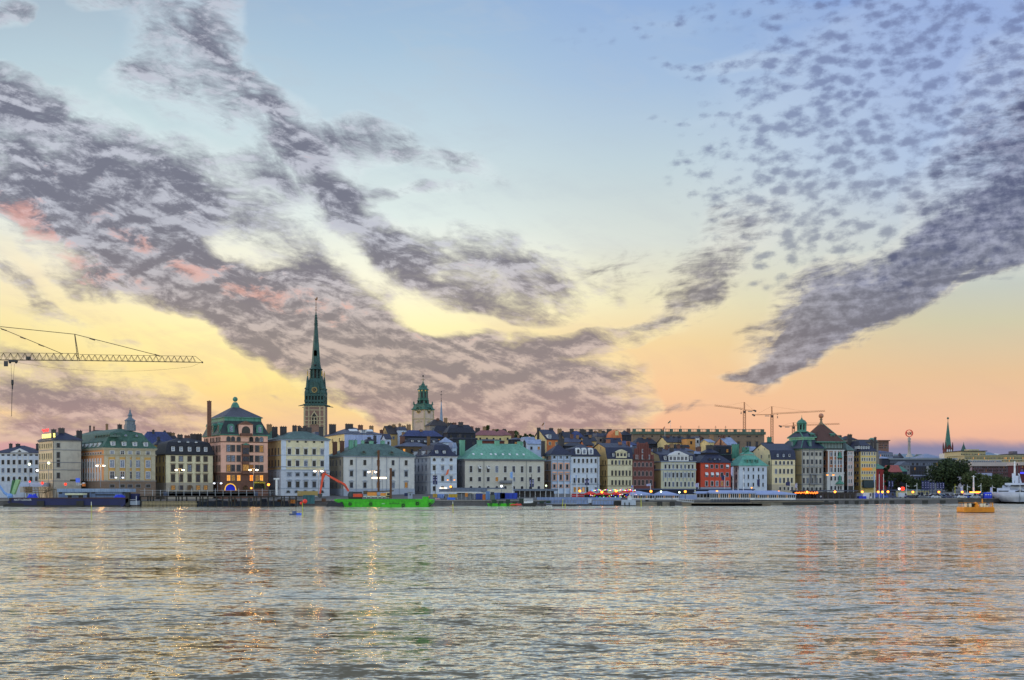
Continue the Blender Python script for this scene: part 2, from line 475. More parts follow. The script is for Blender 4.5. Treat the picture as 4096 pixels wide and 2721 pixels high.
def mat(name, color, rough=.8, kind='flat', metal=0.0, c2=None, scale=1.0, emit=0.0):
    key = (name, tuple(color), kind, emit)
    if key in MC:
        return MC[key]
    m = bpy.data.materials.new(name)
    m.use_nodes = True
    g = NT(m.node_tree)
    pr = g.n('ShaderNodeBsdfPrincipled')
    o = g.n('ShaderNodeOutputMaterial')
    g.l(pr.outputs[0], o.inputs[0])
    base = lin(color)
    d2 = lin(c2) if c2 else tuple(v * .72 for v in base[:3]) + (1,)
    pr.inputs['Roughness'].default_value = rough
    pr.inputs['Metallic'].default_value = metal
    tc = g.n('ShaderNodeTexCoord').outputs['Object']
    if kind == 'flat':
        n = g.noise(tc, 1.3 * scale, 4, .6)
        c = g.mix(g.maprange(n, .35, .7, 0, .55), base, d2)
        g.l(c, pr.inputs['Base Color'])
    elif kind == 'plaster':
        n = g.noise(tc, .35 * scale, 5, .65, .5)
        st = g.noise(g.mapping(tc, scale=(1.4, 1.4, .10)), 1.0, 4, .6)
        f = g.m('ADD', g.maprange(n, .38, .72, 0, .5), g.maprange(st, .5, .75, 0, .35))
        g.l(g.mix(f, base, d2), pr.inputs['Base Color'])
        bp = g.n('ShaderNodeBump'); bp.inputs['Strength'].default_value = .25; bp.inputs['Distance'].default_value = .05
        g.l(g.noise(tc, 5, 3), bp.inputs['Height']); g.l(bp.outputs[0], pr.inputs['Normal'])
    elif kind in ('stone', 'brick'):
        br = g.n('ShaderNodeTexBrick')
        sx = g.n('ShaderNodeSeparateXYZ'); g.l(tc, sx.inputs[0])
        v = g.comb(g.m('ADD', sx.outputs[0], sx.outputs[1]), sx.outputs[2], 0)
        g.l(v, br.inputs['Vector'])
        big = kind == 'stone'
        br.inputs['Scale'].default_value = 1.0
        br.inputs['Brick Width'].default_value = (1.5 if big else .6) * scale
        br.inputs['Row Height'].default_value = (.62 if big else .22) * scale
        br.inputs['Mortar Size'].default_value = (.035 if big else .025) * scale
        br.inputs['Color1'].default_value = base
        br.inputs['Color2'].default_value = tuple(a * .8 + b * .2 for a, b in zip(base, d2))
        br.inputs['Mortar'].default_value = d2
        n = g.noise(tc, .4, 5, .65)
        g.l(g.mix(g.maprange(n, .4, .75, 0, .5), br.outputs[0], d2), pr.inputs['Base Color'])
    elif kind == 'seam':          # standing-seam sheet metal
        sx = g.n('ShaderNodeSeparateXYZ'); g.l(tc, sx.inputs[0])
        v = g.m('ADD', sx.outputs[0], g.m('MULTIPLY', sx.outputs[1], 1.0))
        fr = g.m('FRACT', g.m('DIVIDE', v, .85 * scale))
        seam = g.m('LESS_THAN', fr, .13)
        n = g.noise(g.mapping(tc, scale=(1.2, 1.2, .22)), 1.0, 6, .7, .4)
        n2 = g.noise(tc, .16, 3, .6)
        f = g.m('ADD', g.maprange(n, .35, .7, 0, .75), g.maprange(n2, .35, .65, 0, .4))
        c = g.mix(f, base, d2)
        c = g.mix(g.m('MULTIPLY', seam, .38), c, tuple(v * .45 for v in base[:3]) + (1,))
        g.l(c, pr.inputs['Base Color'])
        bp = g.n('ShaderNodeBump'); bp.inputs['Strength'].default_value = .6; bp.inputs['Distance'].default_value = .08
        g.l(seam, bp.inputs['Height']); g.l(bp.outputs[0], pr.inputs['Normal'])
    elif kind == 'glass':
        n = g.noise(tc, 3.0, 2, .5)
        g.l(g.mix(g.maprange(n, .35, .65), base, d2), pr.inputs['Base Color'])
        pr.inputs['IOR'].default_value = 1.35
    if emit:
        pr.inputs['Emission Color'].default_value = base
        pr.inputs['Emission Strength'].default_value = emit
    MC[key] = m
    return m


G_DARK = mat('window_glass_dark', (20, 22, 30), .15, 'glass', c2=(36, 40, 54))
G_MID = mat('window_glass_blue', (44, 54, 84), .15, 'glass', c2=(24, 28, 42))
G_CURT = mat('window_glass_curtained', (150, 158, 178), .4, 'glass', c2=(82, 90, 112))
G_LIT = mat('window_glass_lit', (255, 170, 70), .4, 'glass', emit=.85, c2=(180, 90, 30))
G_LITS = mat('window_glass_dim_light', (196, 140, 70), .4, 'glass', emit=.28, c2=(90, 60, 30))
DARKM = mat('dark_metal', (38, 40, 46), .5, 'flat')
WHITE = mat('white_paint', (222, 224, 228), .6, 'flat', c2=(180, 184, 192))
IRON = mat('painted_iron', (52, 56, 60), .5, 'flat')
BRICKC = mat('chimney_brick', (120, 84, 72), .9, 'brick')
CHIMD = mat('chimney_plaster_dark', (74, 70, 72), .9, 'plaster')
CHIMG = mat('chimney_green_sheet', (116, 172, 146), .6, 'seam', c2=(86, 140, 120))
GREY = mat('grey_trim', (128, 130, 138), .8, 'plaster')
GREENT = mat('green_copper_trim', (84, 146, 126), .6, 'seam', c2=(50, 96, 86))
SLATE = mat('blue_black_sheet_roof', (34, 41, 74), .5, 'seam', c2=(20, 24, 44))
SLATE2 = mat('grey_blue_sheet_roof', (76, 82, 108), .5, 'seam', c2=(46, 50, 70))
BLACKR = mat('black_tile_roof', (26, 27, 42), .6, 'seam', c2=(16, 17, 26), scale=.6)
GREENR = mat('dark_copper_roof', (66, 104, 88), .55, 'seam', c2=(36, 66, 56))
MINTR = mat('mint_copper_roof', (118, 170, 150), .6, 'seam', c2=(76, 128, 114))
GREYGR = mat('grey_green_sheet_roof', (86, 112, 106), .5, 'seam', c2=(52, 74, 72))
BROWNR = mat('brown_tile_roof', (92, 62, 54), .8, 'brick', c2=(66, 42, 38))
REDR = mat('faded_red_sheet_roof', (150, 92, 92), .6, 'seam', c2=(110, 70, 76))
GLS = [G_DARK, G_MID, G_CURT, G_LIT, G_LITS]

WC = {}


def window_mesh(w, h, style, gl, trim, frame):
    w = round(w * 5) / 5; h = round(h * 5) / 5
    key = (w, h, style, gl, trim.name, frame.name)
    if key in WC:
        return WC[key]
    m = MB()
    tr = .18
    hw = w / 2
    arch = style == 'arch'
    # pane
    if arch:
        pts = [(-hw, 0), (hw, 0)] + [(hw * math.cos(a * math.pi / 6), h - hw + hw * math.sin(a * math.pi / 6)) for a in range(7)]
        m.prism(pts, -.05, .0, 'y', 2)
        po = [(hw * math.cos(a * math.pi / 6), h - hw + hw * math.sin(a * math.pi / 6)) for a in range(7)]
        pp = [((hw + tr) * math.cos(a * math.pi / 6), h - hw + (hw + tr) * math.sin(a * math.pi / 6)) for a in range(7)]
        for i in range(6):
            m.prism([po[i], pp[i], pp[i + 1], po[i + 1]], -.14, 0, 'y', 0)
        m.box(-hw - tr, -hw, -.14, 0, 0, h - hw, 0); m.box(hw, hw + tr, -.14, 0, 0, h - hw, 0)
        m.box(-hw - tr, hw + tr, -.2, 0, -.16, 0, 0)
    else:
        m.box(-hw, hw, -.05, 0, 0, h, 2)
        if style != 'bare':
            m.box(-hw - tr, -hw, -.14, 0, 0, h, 0); m.box(hw, hw + tr, -.14, 0, 0, h, 0)
            m.box(-hw - tr, hw + tr, -.15, 0, h, h + tr, 0)
            m.box(-hw - tr - .08, hw + tr + .08, -.24, 0, -.18, 0, 0)
    if w > .5:
        m.box(-.045, .045, -.09, -.05, 0, h - (.1 if not arch else .0), 1)
        m.box(-hw, -.045, -.085, -.05, h * .62, h * .62 + .08, 1); m.box(.045, hw, -.085, -.05, h * .62, h * .62 + .08, 1)
        m.box(-hw, -hw + .07, -.1, -.05, 0, h * (.95 if not arch else .7), 1); m.box(hw - .07, hw, -.1, -.05, 0, h * (.95 if not arch else .7), 1)
    if style == 'hood':
        m.box(-hw - .45, hw + .45, -.45, 0, h + .42, h + .62, 0)
        m.box(-hw - .1, hw + .1, -.12, 0, h + .2, h + .42, 0)
    if style == 'ped':
        m.prism([(-hw - .55, h + .45), (hw + .55, h + .45), (hw + .5, h + .6), (0, h + 1.05), (-hw - .5, h + .6)], -.42, 0, 'y', 0)
    if style == 'seg':
        m.prism([(-hw - .55, h + .45), (hw + .55, h + .45), (hw + .45, h + .7), (hw * .5, h + .95), (-hw * .5, h + .95), (-hw - .45, h + .7)], -.42, 0, 'y', 0)
    if style == 'awn':
        m.prism([(-.9, h * .35), (-.1, h + .15), (0, h + .15), (0, h * .9)], -hw - .15, hw + .15, 'x', 3)
    me = m.mesh('window', [trim, frame, GLS[gl], WHITE])
    WC[key] = me
    return me


def pick(p):
    """p = (dark, blue, curtained, lit, dim)"""
    r_ = rnd.random() * sum(p)
    for i, v in enumerate(p):
        r_ -= v
        if r_ <= 0:
            return i
    return 0


DORM = {}


def dormer_mesh(w, h, style, gl, mwall, mroof):
    w = round(w * 5) / 5; h = round(h * 5) / 5
    key = (w, h, style, gl, mwall.name, mroof.name)
    if key in DORM:
        return DORM[key]
    m = MB()
    hw = w / 2
    L = 4.5
    if style == 'round':
        pts = [(-hw, 0), (hw, 0)] + [(hw * math.cos(a * math.pi / 6), h - hw + hw * math.sin(a * math.pi / 6)) for a in range(7)]
        m.prism([(p[0] * 1.25, p[1] * 1.06) for p in pts], .04, L, 'y', 1)
        m.prism([(p[0] * .95, .1 + p[1] * .93) for p in pts], -.03, .3, 'y', 0)
        m.prism([(p[0] * .62, .35 + p[1] * .72) for p in pts], -.08, .1, 'y', 2)
    else:
        m.box(-hw, hw, 0, L, 0, h, 0)
        m.box(-hw * .66, hw * .66, -.06, .1, h * .12, h * .88, 2)
        m.box(-.05, .05, -.11, -.06, h * .12, h * .88, 0)
        m.box(-hw * .66, hw * .66, -.1, -.061, h * .55, h * .6, 0)
        if style == 'flat':
            m.box(-hw - .2, hw + .2, -.3, L, h, h + .22, 1)
        elif style == 'shed':
            m.prism([(-.35, h - .05), (L, h + 1.0), (L, h + 1.2), (-.35, h + .15)], -hw - .2, hw + .2, 'x', 1)
        else:
            m.prism([(-hw - .25, h - .05), (hw + .25, h - .05), (0, h + hw * .8)], -.3, L, 'y', 1)
    me = m.mesh('dormer', [mwall, mroof, GLS[gl]])
    DORM[key] = me
    return me


class House:
    """a house given by where its corners stand: x0 left end of the flank, x1 nearest corner, x2 right end of the front"""
    def __init__(s, t, name, label, X, Ye, wall, cat='building', th=None, D=None, back=0, depth=None, side=None, base=2.0, group=None):
        s.t = t
        x0, x1, x2 = [tx(t, v) if v is not None else None for v in X]
        k1, k2 = (x1 - CX) / F, (x2 - CX) / F
        s.D = (line_D(k1) if D is None else D) + back
        if th is None:
            th = 20 - math.degrees(math.atan(k1)) * .5
        s.c, s.s = math.cos(R(th)), math.sin(R(th))
        s.th = R(th)
        s.P = Vector((k1 * s.D, s.D, 0))
        s.w = (k2 * s.D - s.P.x) / (s.c - k2 * s.s)
        if x0 is not None and depth is None:
            k0 = (x0 - CX) / F
            s.d = (s.P.x - k0 * s.D) / max(.05, s.s + k0 * s.c)
            s.d = min(s.d, 90)
        else:
            s.d = depth or 14
        s.root = empty(name, s.P, s.th, label, cat, group)
        s.wall = wall
        s.ze = s.z(Ye)
        s.base = base
        s.roofo = None
    def z(s, Y, yin=0.0):
        return CAMZ + (HY - ty(s.t, Y)) / F * (s.D + yin * s.c)
    def lx(s, X):
        k = (tx(s.t, X) - CX) / F
        return (k * s.D - s.P.x) / (s.c - k * s.s)
    def ly(s, X):
        k = (tx(s.t, X) - CX) / F
        return (s.P.x - k * s.D) / (s.s + k * s.c)
    def mpx(s, n):
        return n / TILE[s.t][2] * s.D / F / s.c
    def body(s, flankmat=None, y0=0, y1=None):
        w, d = s.w, s.d if y1 is None else y1
        m = MB()
        m.box(0, w, y0, d, s.base, s.ze, 0)
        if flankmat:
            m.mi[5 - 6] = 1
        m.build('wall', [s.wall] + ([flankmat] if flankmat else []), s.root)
        return s
    def cornice(s, m, h=.6, out=.45, dent=False):
        w, d, z = s.w, s.d, s.ze
        b = MB()
        b.box(-out, w + out, -out, d + out, z - h * .45, z + .02, 0)
        b.box(-out * .5, w + out * .5, -out * .5, d + out * .5, z - h, z - h * .45, 0)
        if dent:
            n = int(w / .9)
            for i in range(n):
                x = (i + .25) * w / n
                b.box(x, x + .4, -out * .95, -out * .5 - .002, z - h * 1.05, z - h * .47, 0)
            n = int(d / .9)
            for i in range(n):
                x = (i + .25) * d / n
                b.box(-out * .95, -out * .5 - .002, x, x + .4, z - h * 1.05, z - h * .47, 0)
        b.build('cornice', m, s.root)
        return s
    def band(s, Y, m=None, h=.3, out=.12, name='string_course'):
        z = s.z(Y)
        MB().box(-out, s.w + out, -out, s.d + out, z - h / 2, z + h / 2).build(name, m or GREY, s.root)
        return s
    def plinth(s, Y, m, out=.12):
        MB().box(-out, s.w + out, -out, s.d + out, s.base - .1, s.z(Y)).build('plinth', m, s.root)
        s.pl = (s.z(Y), out)
        for o in s.root.children:
            if o.name.split('.')[0] in ('window',) and o.location.z < s.pl[0]:
                if abs(o.rotation_euler.z) < .1: o.location.y -= out
                else: o.location.x -= out
        return s
    def quoins(s, m, Xs, wpx=14, name='pilaster', Y0=None, Y1=None, out=.16):
        z1 = s.ze - .3 if Y0 is None else s.z(Y0)
        z0 = s.base if Y1 is None else s.z(Y1)
        for X in Xs:
            x = s.lx(X); hw = s.mpx(wpx) / 2
            MB().box(x - hw, x + hw, -out, 0, z0, z1).build(name, m, s.root)
        return s
    def wins(s, cols, rows, wpx, trim=None, frame=None, mixp=(5, 3, 1, 0, 0), out=0.0):
        trim = trim or GREY; frame = frame or DARKM
        w = s.mpx(wpx)
        for row in rows:
            y0, y1 = row[0], row[1]
            st = row[2] if len(row) > 2 else 'plain'
            mp = row[3] if len(row) > 3 else mixp
            z0, z1 = s.z(y1), s.z(y0)
            for X in cols:
                x = s.lx(X)
                pl = getattr(s, 'pl', (-9, 0))
                put('window', window_mesh(w, z1 - z0, st, pick(mp), trim, frame), s.root, (x, -.01 - out - (pl[1] if z0 < pl[0] else 0), z0))
        return s
    def fwins(s, cols, rows, w=1.1, trim=None, frame=None, mixp=(5, 3, 1, 0, 0)):
        """windows on the left flank; cols are picture positions, rows at the near corner"""
        trim = trim or GREY; frame = frame or DARKM
        for row in rows:
            st = row[2] if len(row) > 2 else 'plain'
            mp = row[3] if len(row) > 3 else mixp
            z0, z1 = s.z(row[1]), s.z(row[0])
            for X in cols:
                y = s.ly(X)
                pl = getattr(s, 'pl', (-9, 0))
                put('window', window_mesh(w, z1 - z0, st, pick(mp), trim, frame), s.root, (-.01 - (pl[1] if z0 < pl[0] else 0), y, z0), -math.pi / 2)
        return s
    def ring(s, levels, m, over=.7, trim=None, xc=None):
        """roof from rings: (inset x, inset y, picture Y)"""
        w, d = s.w, s.d
        rg = []
        for i, lv in enumerate(levels):
            ix, iy, Y = lv
            ix = min(ix, w / 2 - .01); iy = min(iy, d / 2 - .01)
            if i == 0:
                ix = iy = -over; zz = s.ze + .03
            else:
                zz = s.z(Y, iy)
            rg.append([(ix, iy, zz), (w - ix, iy, zz), (w - ix, d - iy, zz), (ix, d - iy, zz)])
        b = MB().rings([[(p[0], p[1], p[2] - .18) for p in rg[0]]] + rg, 0, True, True)
        s.roofo = b.build('roof', m, s.root)
        s.rg = rg
        s.pf = [(r_[0][1], r_[0][2]) for r_ in rg]
        if trim:
            for j in range(len(rg) - 1):
                b = MB()
                for i in range(4):
                    b.tube(rg[j][i], rg[j + 1][i], .22, n=5)
                b.build('ridge_trim', trim, s.roofo)
        return s
    def gable(s, prof, m, over=.45, th=.3, gm=None):
        """profile roof along the front; prof = [(local y, z)...] from front eave to back eave"""
        w = s.w
        poly = [(0, s.base)] + [(y, z) for y, z in prof] + [(prof[-1][0], s.base)]
        MB().prism(poly, 0, w, 'x').build('wall', gm or s.wall, s.root)
        b = MB()
        P = [list(p) for p in prof]
        # extend eaves
        def ext(a, c, l):
            v = Vector((a[0] - c[0], a[1] - c[1])); v.normalize()
            return (a[0] + v.x * l, a[1] + v.y * l)
        P[0] = ext(P[0], P[1], .6); P[-1] = ext(P[-1], P[-2], .6)
        up = [(y, z + th) for y, z in P]
        dn = [(y, z + .01) for y, z in P]
        for i in range(len(P) - 1):
            b.prism([dn[i], dn[i + 1], up[i + 1], up[i]], -over, w + over, 'x')
        s.roofo = b.build('roof', m, s.root)
        s.ze = prof[0][1]
        s.pf = [(y, z + th) for y, z in prof[:len(prof) // 2 + 1]]
        return s
    def slope(s, z, dflt):
        pf = getattr(s, 'pf', None)
        if not pf: return dflt
        for (y0, z0), (y1, z1) in zip(pf[:-1], pf[1:]):
            if z0 - .3 <= z <= z1 and z1 > z0: return y0 + (y1 - y0) * (z - z0) / (z1 - z0) - .12
        return dflt
    def gprof(s, pts, sym=True):
        """profile from picture points (X, Y) on the flank, from the near corner to the apex; mirrored behind"""
        out = []
        for X, Y in pts:
            y = s.ly(X)
            out.append((y, CAMZ + (HY - ty(s.t, Y)) / F * (s.D + y * s.c)))
        if sym:
            a = out[-1][0]
            out += [(2 * a - y, z) for y, z in reversed(out[:-1])]
        s.d = out[-1][0]
        return out
    def dormers(s, Xs, Y0, Y1, wpx, yin=1.2, style='gable', wallm=None, roofm=None, mixp=(1, 2, 5, 0, 0)):
        for X in Xs:
            x = s.lx(X)
            z0, z1 = s.z(Y1, yin), s.z(Y0, yin)
            yin = s.slope(z0, yin)
            put('dormer', dormer_mesh(s.mpx(wpx), z1 - z0, style, pick(mixp), wallm or WHITE, roofm or SLATE), s.roofo, (x, yin, z0))
        return s
    def fdormers(s, Xs, Y0, Y1, wm, xin=1.2, style='gable', wallm=None, roofm=None, mixp=(1, 2, 5, 0, 0)):
        for X in Xs:
            y = s.ly(X)
            z0, z1 = s.z(Y1), s.z(Y0)
            xin = s.slope(z0, xin)
            put('dormer', dormer_mesh(wm, z1 - z0, style, pick(mixp), wallm or WHITE, roofm or SLATE), s.roofo, (xin, y, z0), -math.pi / 2)
        return s
    def chim(s, lst, m=None, yin=None, dz=6):
        """(X, Ytop, width px)"""
        yin = s.d * .45 if yin is None else yin
        for it in lst:
            X, Y, wp = it[:3]
            yi = it[3] if len(it) > 3 else yin
            # position: px X at depth D+yin
            k = (tx(s.t, X) - CX) / F
            x = (k * (s.D + yi * s.c) - s.P.x + yi * s.s) / (s.c - k * s.s)
            z1 = s.z(Y, yi)
            hw = s.mpx(wp) / 2
            q = m or CHIMD
            b = MB()
            b.box(x - hw, x + hw, yi - .6, yi + .6, z1 - dz - 1.5, z1 - .25, 0)
            b.box(x - hw - .12, x + hw + .12, yi - .72, yi + .72, z1 - .25, z1, 0)
            for j in range(max(1, int(hw * 2 / .9))):
                xx = x - hw + (j + .5) * 2 * hw / max(1, int(hw * 2 / .9))
                b.tube((xx, yi, z1), (xx, yi, z1 + .35), .18, n=6, mi=1)
            b.build('chimney', [q, DARKM], s.roofo or s.root)
        return s
    def door(s, X, Y0, Y1, wpx, m=None, arch=False, frame=None):
        x = s.lx(X); hw = s.mpx(wpx) / 2
        z0, z1 = s.z(Y1), s.z(Y0)
        b = MB()
        if arch:
            h = z1 - z0
            pts = [(x - hw, z0), (x + hw, z0)] + [(x + hw * math.cos(a * math.pi / 6), z1 - hw + hw * math.sin(a * math.pi / 6)) for a in range(7)]
            b.prism(pts, -.2, 0, 'y', 0)
            for a in range(6):
                A0, A1 = a * math.pi / 6, (a + 1) * math.pi / 6
                b.prism([(x + hw * math.cos(A0), z1 - hw + hw * math.sin(A0)), (x + (hw + .35) * math.cos(A0), z1 - hw + (hw + .35) * math.sin(A0)), (x + (hw + .35) * math.cos(A1), z1 - hw + (hw + .35) * math.sin(A1)), (x + hw * math.cos(A1), z1 - hw + hw * math.sin(A1))], -.35, 0, 'y', 1)
            b.box(x - hw - .35, x - hw, -.35, 0, z0, z1 - hw, 1); b.box(x + hw, x + hw + .35, -.35, 0, z0, z1 - hw, 1)
        else:
            b.box(x - hw, x + hw, -.16, 0, z0, z1, 0)
            b.box(x - hw - .2, x - hw, -.3, 0, z0, z1 + .2, 1); b.box(x + hw, x + hw + .2, -.3, 0, z0, z1 + .2, 1); b.box(x - hw, x + hw, -.3, 0, z1, z1 + .2, 1)
        b.build('door', [m or DARKM, frame or GREY], s.root)
        return s
    def pipe(s, X, m=None):
        x = s.lx(X)
        MB().tube((x, -.25, s.base), (x, -.25, s.ze - .7), .1, n=6).build('downpipe', m or DARKM, s.root)
        return s
    def cpipe(s, m=None):
        MB().tube((-.2, -.3, s.base), (-.2, -.3, s.ze - .7), .12, n=6).build('downpipe', m or DARKM, s.root)
        return s


def text_mesh(txt, size, m, depth=.06, align='CENTER'):
    cu = bpy.data.curves.new('lettering', 'FONT')
    cu.body = txt; cu.size = size; cu.extrude = depth; cu.align_x = align
    o = bpy.data.objects.new('tmp', cu)
    COL.objects.link(o)
    bpy.context.view_layer.update()
    me = bpy.data.meshes.new_from_object(o)
    me.name = 'lettering'
    bpy.data.objects.remove(o)
    bpy.data.curves.remove(cu)
    me.transform(Matrix.Rotation(math.pi / 2, 4, 'X'))
    me.materials.clear(); me.materials.append(m)
    for p in me.polygons:
        p.material_index = 0
    return me

# ---------------------------------------------------------------- land and quay
def build_land():
    ks = [-.9, -.43, -.2, 0, .094, .2, .344, .42, .6, 1.2]
    m = MB()
    rows = [(-1.0, 2.2), (0, 2.2), (30, 2.4), (62, 4.3), (110, 4.5), (400, 8), (900, 12), (2600, 16), (8000, 16)]
    vs = []
    for k in ks:
        q = quay_D(k) if k > -.43 else 492
        for dy, z in rows:
            D = q + max(0, dy)
            vs.append((k * D, D, z if dy >= 0 else -3))
    nr = len(rows)
    fs = []
    for i in range(len(ks) - 1):
        for j in range(nr - 1):
            a = i * nr + j
            fs.append((a, a + nr, a + nr + 1, a + 1))
    m.add(vs, fs)
    o = m.build('ground', mat('paving', (104, 102, 100), .9, 'stone', c2=(76, 76, 78), scale=1.5))
    tag(o, kind='structure')


build_land()
CREAM = mat('cream_plaster', (218, 208, 176), .9, 'plaster', c2=(168, 156, 130))
BEIGE = mat('beige_plaster', (214, 200, 156), .9, 'plaster', c2=(170, 156, 120))
PALE = mat('pale_plaster', (208, 206, 204), .9, 'plaster', c2=(172, 170, 174))
BLUEW = mat('bluish_white_plaster', (204, 212, 226), .9, 'plaster', c2=(166, 174, 194))
PINK = mat('pink_plaster', (228, 178, 158), .9, 'plaster', c2=(196, 142, 124))
STONEM = mat('grey_stone', (172, 162, 142), .9, 'stone', c2=(120, 112, 100))
BROWNS = mat('brown_stone', (120, 84, 70), .9, 'stone', c2=(84, 58, 50))
GREYS = mat('grey_stone_base', (150, 144, 142), .9, 'stone', c2=(110, 106, 106))
REDP = mat('red_plaster', (206, 84, 62), .9, 'plaster', c2=(160, 56, 44))
YELP = mat('ochre_plaster', (228, 176, 84), .9, 'plaster', c2=(196, 142, 62))
ORAP = mat('orange_plaster', (214, 150, 100), .9, 'plaster', c2=(176, 116, 76))
TRIMB = mat('brown_trim', (128, 112, 98), .9, 'plaster')
TRIMW = mat('white_trim', (214, 214, 216), .8, 'plaster', c2=(180, 182, 188))
GREYBL = mat('grey_blue_trim', (150, 160, 178), .8, 'plaster')

# 1 white house with the pediment, far left
h = House('A', 'town_house', 'white block with a triangular pediment and blue-black roof, left edge of the town', (None, -90, 541), 668, BLUEW, th=3, D=530, depth=16)
h.body().ring([(0, 0, 0), (9, 8, 566)], SLATE).cornice(TRIMW)
C1 = [-38, 42, 120, 197, 275, 355, 432, 510]
h.wins(C1, [(686, 710, 'bare'), (768, 830, 'plain'), (880, 944, 'plain'), (1000, 1062, 'arch', (4, 1, 0, 0, 1))], 40, trim=TRIMW)
h.quoins(TRIMW, [158, 236, 314, 392], 14, Y0=670, Y1=980)
h.band(985, TRIMW)
x0, x1 = h.lx(135), h.lx(415)
MB().prism([(x0, h.ze), (x1, h.ze), ((x0 + x1) / 2, h.z(606))], -.5, .4, 'y').build('pediment', TRIMW, h.root)
MB().prism([(h.lx(250), h.z(655)), (h.lx(306), h.z(655)), (h.lx(278), h.z(628))], -.6, -.5, 'y').build('window', G_DARK, h.root)
h.chim([(150, 540, 36), (250, 542, 50), (522, 542, 30)], yin=8)

# 2 corner house carrying the roof sign
h = House('A', 'corner_house', 'tall beige corner house with a lit sign on its roof', (540, 745, 1130), 482, mat('shaded_beige_plaster', (190, 184, 172), .9, 'plaster', c2=(154, 148, 140)), th=38, D=503)  # front stands in shadow: the shade is put into its greyer plaster
h.body(mat('lit_beige_plaster', (214, 192, 160), .9, 'plaster', c2=(172, 152, 122))).ring([(0, 0, 0), (6, 6, 366)], SLATE).cornice(GREY, dent=True)  # flank of the same beige house, coloured lighter and warmer as if lit
h.wins([812], [(530, 592), (660, 738), (762, 865), (945, 1020)], 34)
h.fwins([558, 592, 622, 655, 685, 715], [(536, 594), (672, 750), (820, 890), (950, 1030)], 1.2, trim=BEIGE)
h.band(625).band(800).band(905).band(1060)
h.chim([(748, 340, 46, 4), (856, 320, 62, 5), (1104, 348, 56, 7)]).cpipe()
SIGNY = mat('lit_yellow_letters', (255, 236, 130), .5, emit=1.3)
SIGNR = mat('lit_red_letters', (255, 60, 60), .5, emit=1.3)
sg = empty('roof_sign', h.root.matrix_world @ Vector((0, 0, 0)), 0, 'lit yellow letters under a red script on the edge of the corner house roof', 'sign')
sg.location = h.P; sg.rotation_euler.z = h.th
zb = h.ze
yA, yB = h.ly(556), h.ly(734)
fr = MB()
for i in range(10):
    y = yB + (yA - yB) * i / 9
    fr.tube((1.2, y, zb + .2), (1.2, y, zb + 1.6), .07); fr.tube((2.2, y, zb + .2), (1.2, y, zb + 1.6), .05)
fr.tube((1.2, yA, zb + .6), (1.2, yB, zb + .6), .08); fr.build('frame', DARKM, sg)
L_ = abs(yA - yB)
me = text_mesh('DAGENS NYHETER', 2.55, SIGNY, .12)
wtx = max(v.co.x for v in me.vertices) - min(v.co.x for v in me.vertices)
me.transform(Matrix.Diagonal((L_ / wtx, 1, 1, 1)))
put('lettering', me, sg, (1.0, (yA + yB) / 2, zb + 1.0), -math.pi / 2)
sq = MB()
pr_ = None
for i in range(26):
    yy_ = yA + (yB - yA) * (.02 + .50 * i / 25)
    zz_ = zb + 4.3 + .55 * math.sin(i * 1.9) + .25 * math.sin(i * .8)
    if pr_: sq.tube(pr_, (.9, yy_, zz_), .17)
    pr_ = (.9, yy_, zz_)
sq.build('red_script', SIGNR, sg)

# 3 ochre and stone bank with green mansard
STB = mat('sand_stone', (190, 180, 156), .9, 'stone', c2=(140, 132, 116), scale=.8)
h = House('A', 'bank_building', 'long ochre and sandstone building with a curved green copper roof and a grey lantern', (820, 1447, ('B', 380)), 595, STB, th=38, D=498)
h.body(mat('ochre_orange_wall', (222, 168, 92), .9, 'plaster', c2=(190, 132, 70)))
w, d = h.w, h.d
h.ring([(0, 0, 0), (2.2, 2.2, 480), (4.2, 4.2, 380), (8, 8, 345), (11, 11, 318)], GREENR)
h.cornice(STB, .9, .7)
h.wins([1562, 1705, ('B', 62), ('B', 163), ('B', 288)], [(640, 685, 'plain', (0, 5, 3, 0, 0))], 44, trim=TRIMW, frame=TRIMW)
h.wins([1562, 1705, ('B', 62), ('B', 163), ('B', 288)], [(765, 868, 'plain', (0, 1, 6, 0, 0)), (930, 1028, 'plain', (0, 5, 2, 0, 0))], 50, trim=TRIMW, frame=TRIMW)
h.wins([1562, 1705, ('B', 62), ('B', 163), ('B', 288)], [(1108, 1150, 'plain')], 50)
PAN = mat('ochre_panel', (196, 156, 92), .9, 'plaster')
for X in [1562, 1705, ('B', 62), ('B', 163), ('B', 288)]:
    x = h.lx(X); hw = h.mpx(88) / 2
    MB().box(x - hw, x + hw, -.008, .004, h.z(1050), h.z(725)).build('wall_panel', PAN, h.root)
h.quoins(STB, [1478, 1634, 1776, ('B', 108), ('B', 213), ('B', 350)], 46, Y0=708, Y1=1050, out=.35)
h.band(690, STB, .35, .4).band(1060, GREYS, .4, .3).plinth(1062, mat('brown_grey_base', (132, 112, 98), .9, 'stone', c2=(96, 82, 72)))
fc = [835 + (1425 - 835) * ((i + .5) / 16) ** .93 for i in range(16)]
h.fwins(fc, [(655, 690, 'plain', (1, 4, 4, 0, 0)), (785, 868, 'plain', (1, 4, 4, 0, 0)), (945, 1020, 'plain', (1, 4, 4, 0, 0))], 1.5, trim=TRIMW)
MB().tube((-.25, h.ly(1092), 2), (-.25, h.ly(1092), h.ze), .15).build('downpipe', DARKM, h.root)
pm_ = MB()
for i in range(9):
    y = h.ly(1112) * (1 - i / 9)
    pm_.box(-.4, 0, y - .9 if y > .9 else 0, y if y > .9 else .6, h.z(1060), h.z(740))
pm_.build('pilaster', TRIMW, h.root)
MB().box(-.06, 0, 0.01, h.ly(1097), 4, h.ze - .9).build('wall_panel', ORAP, h.root)
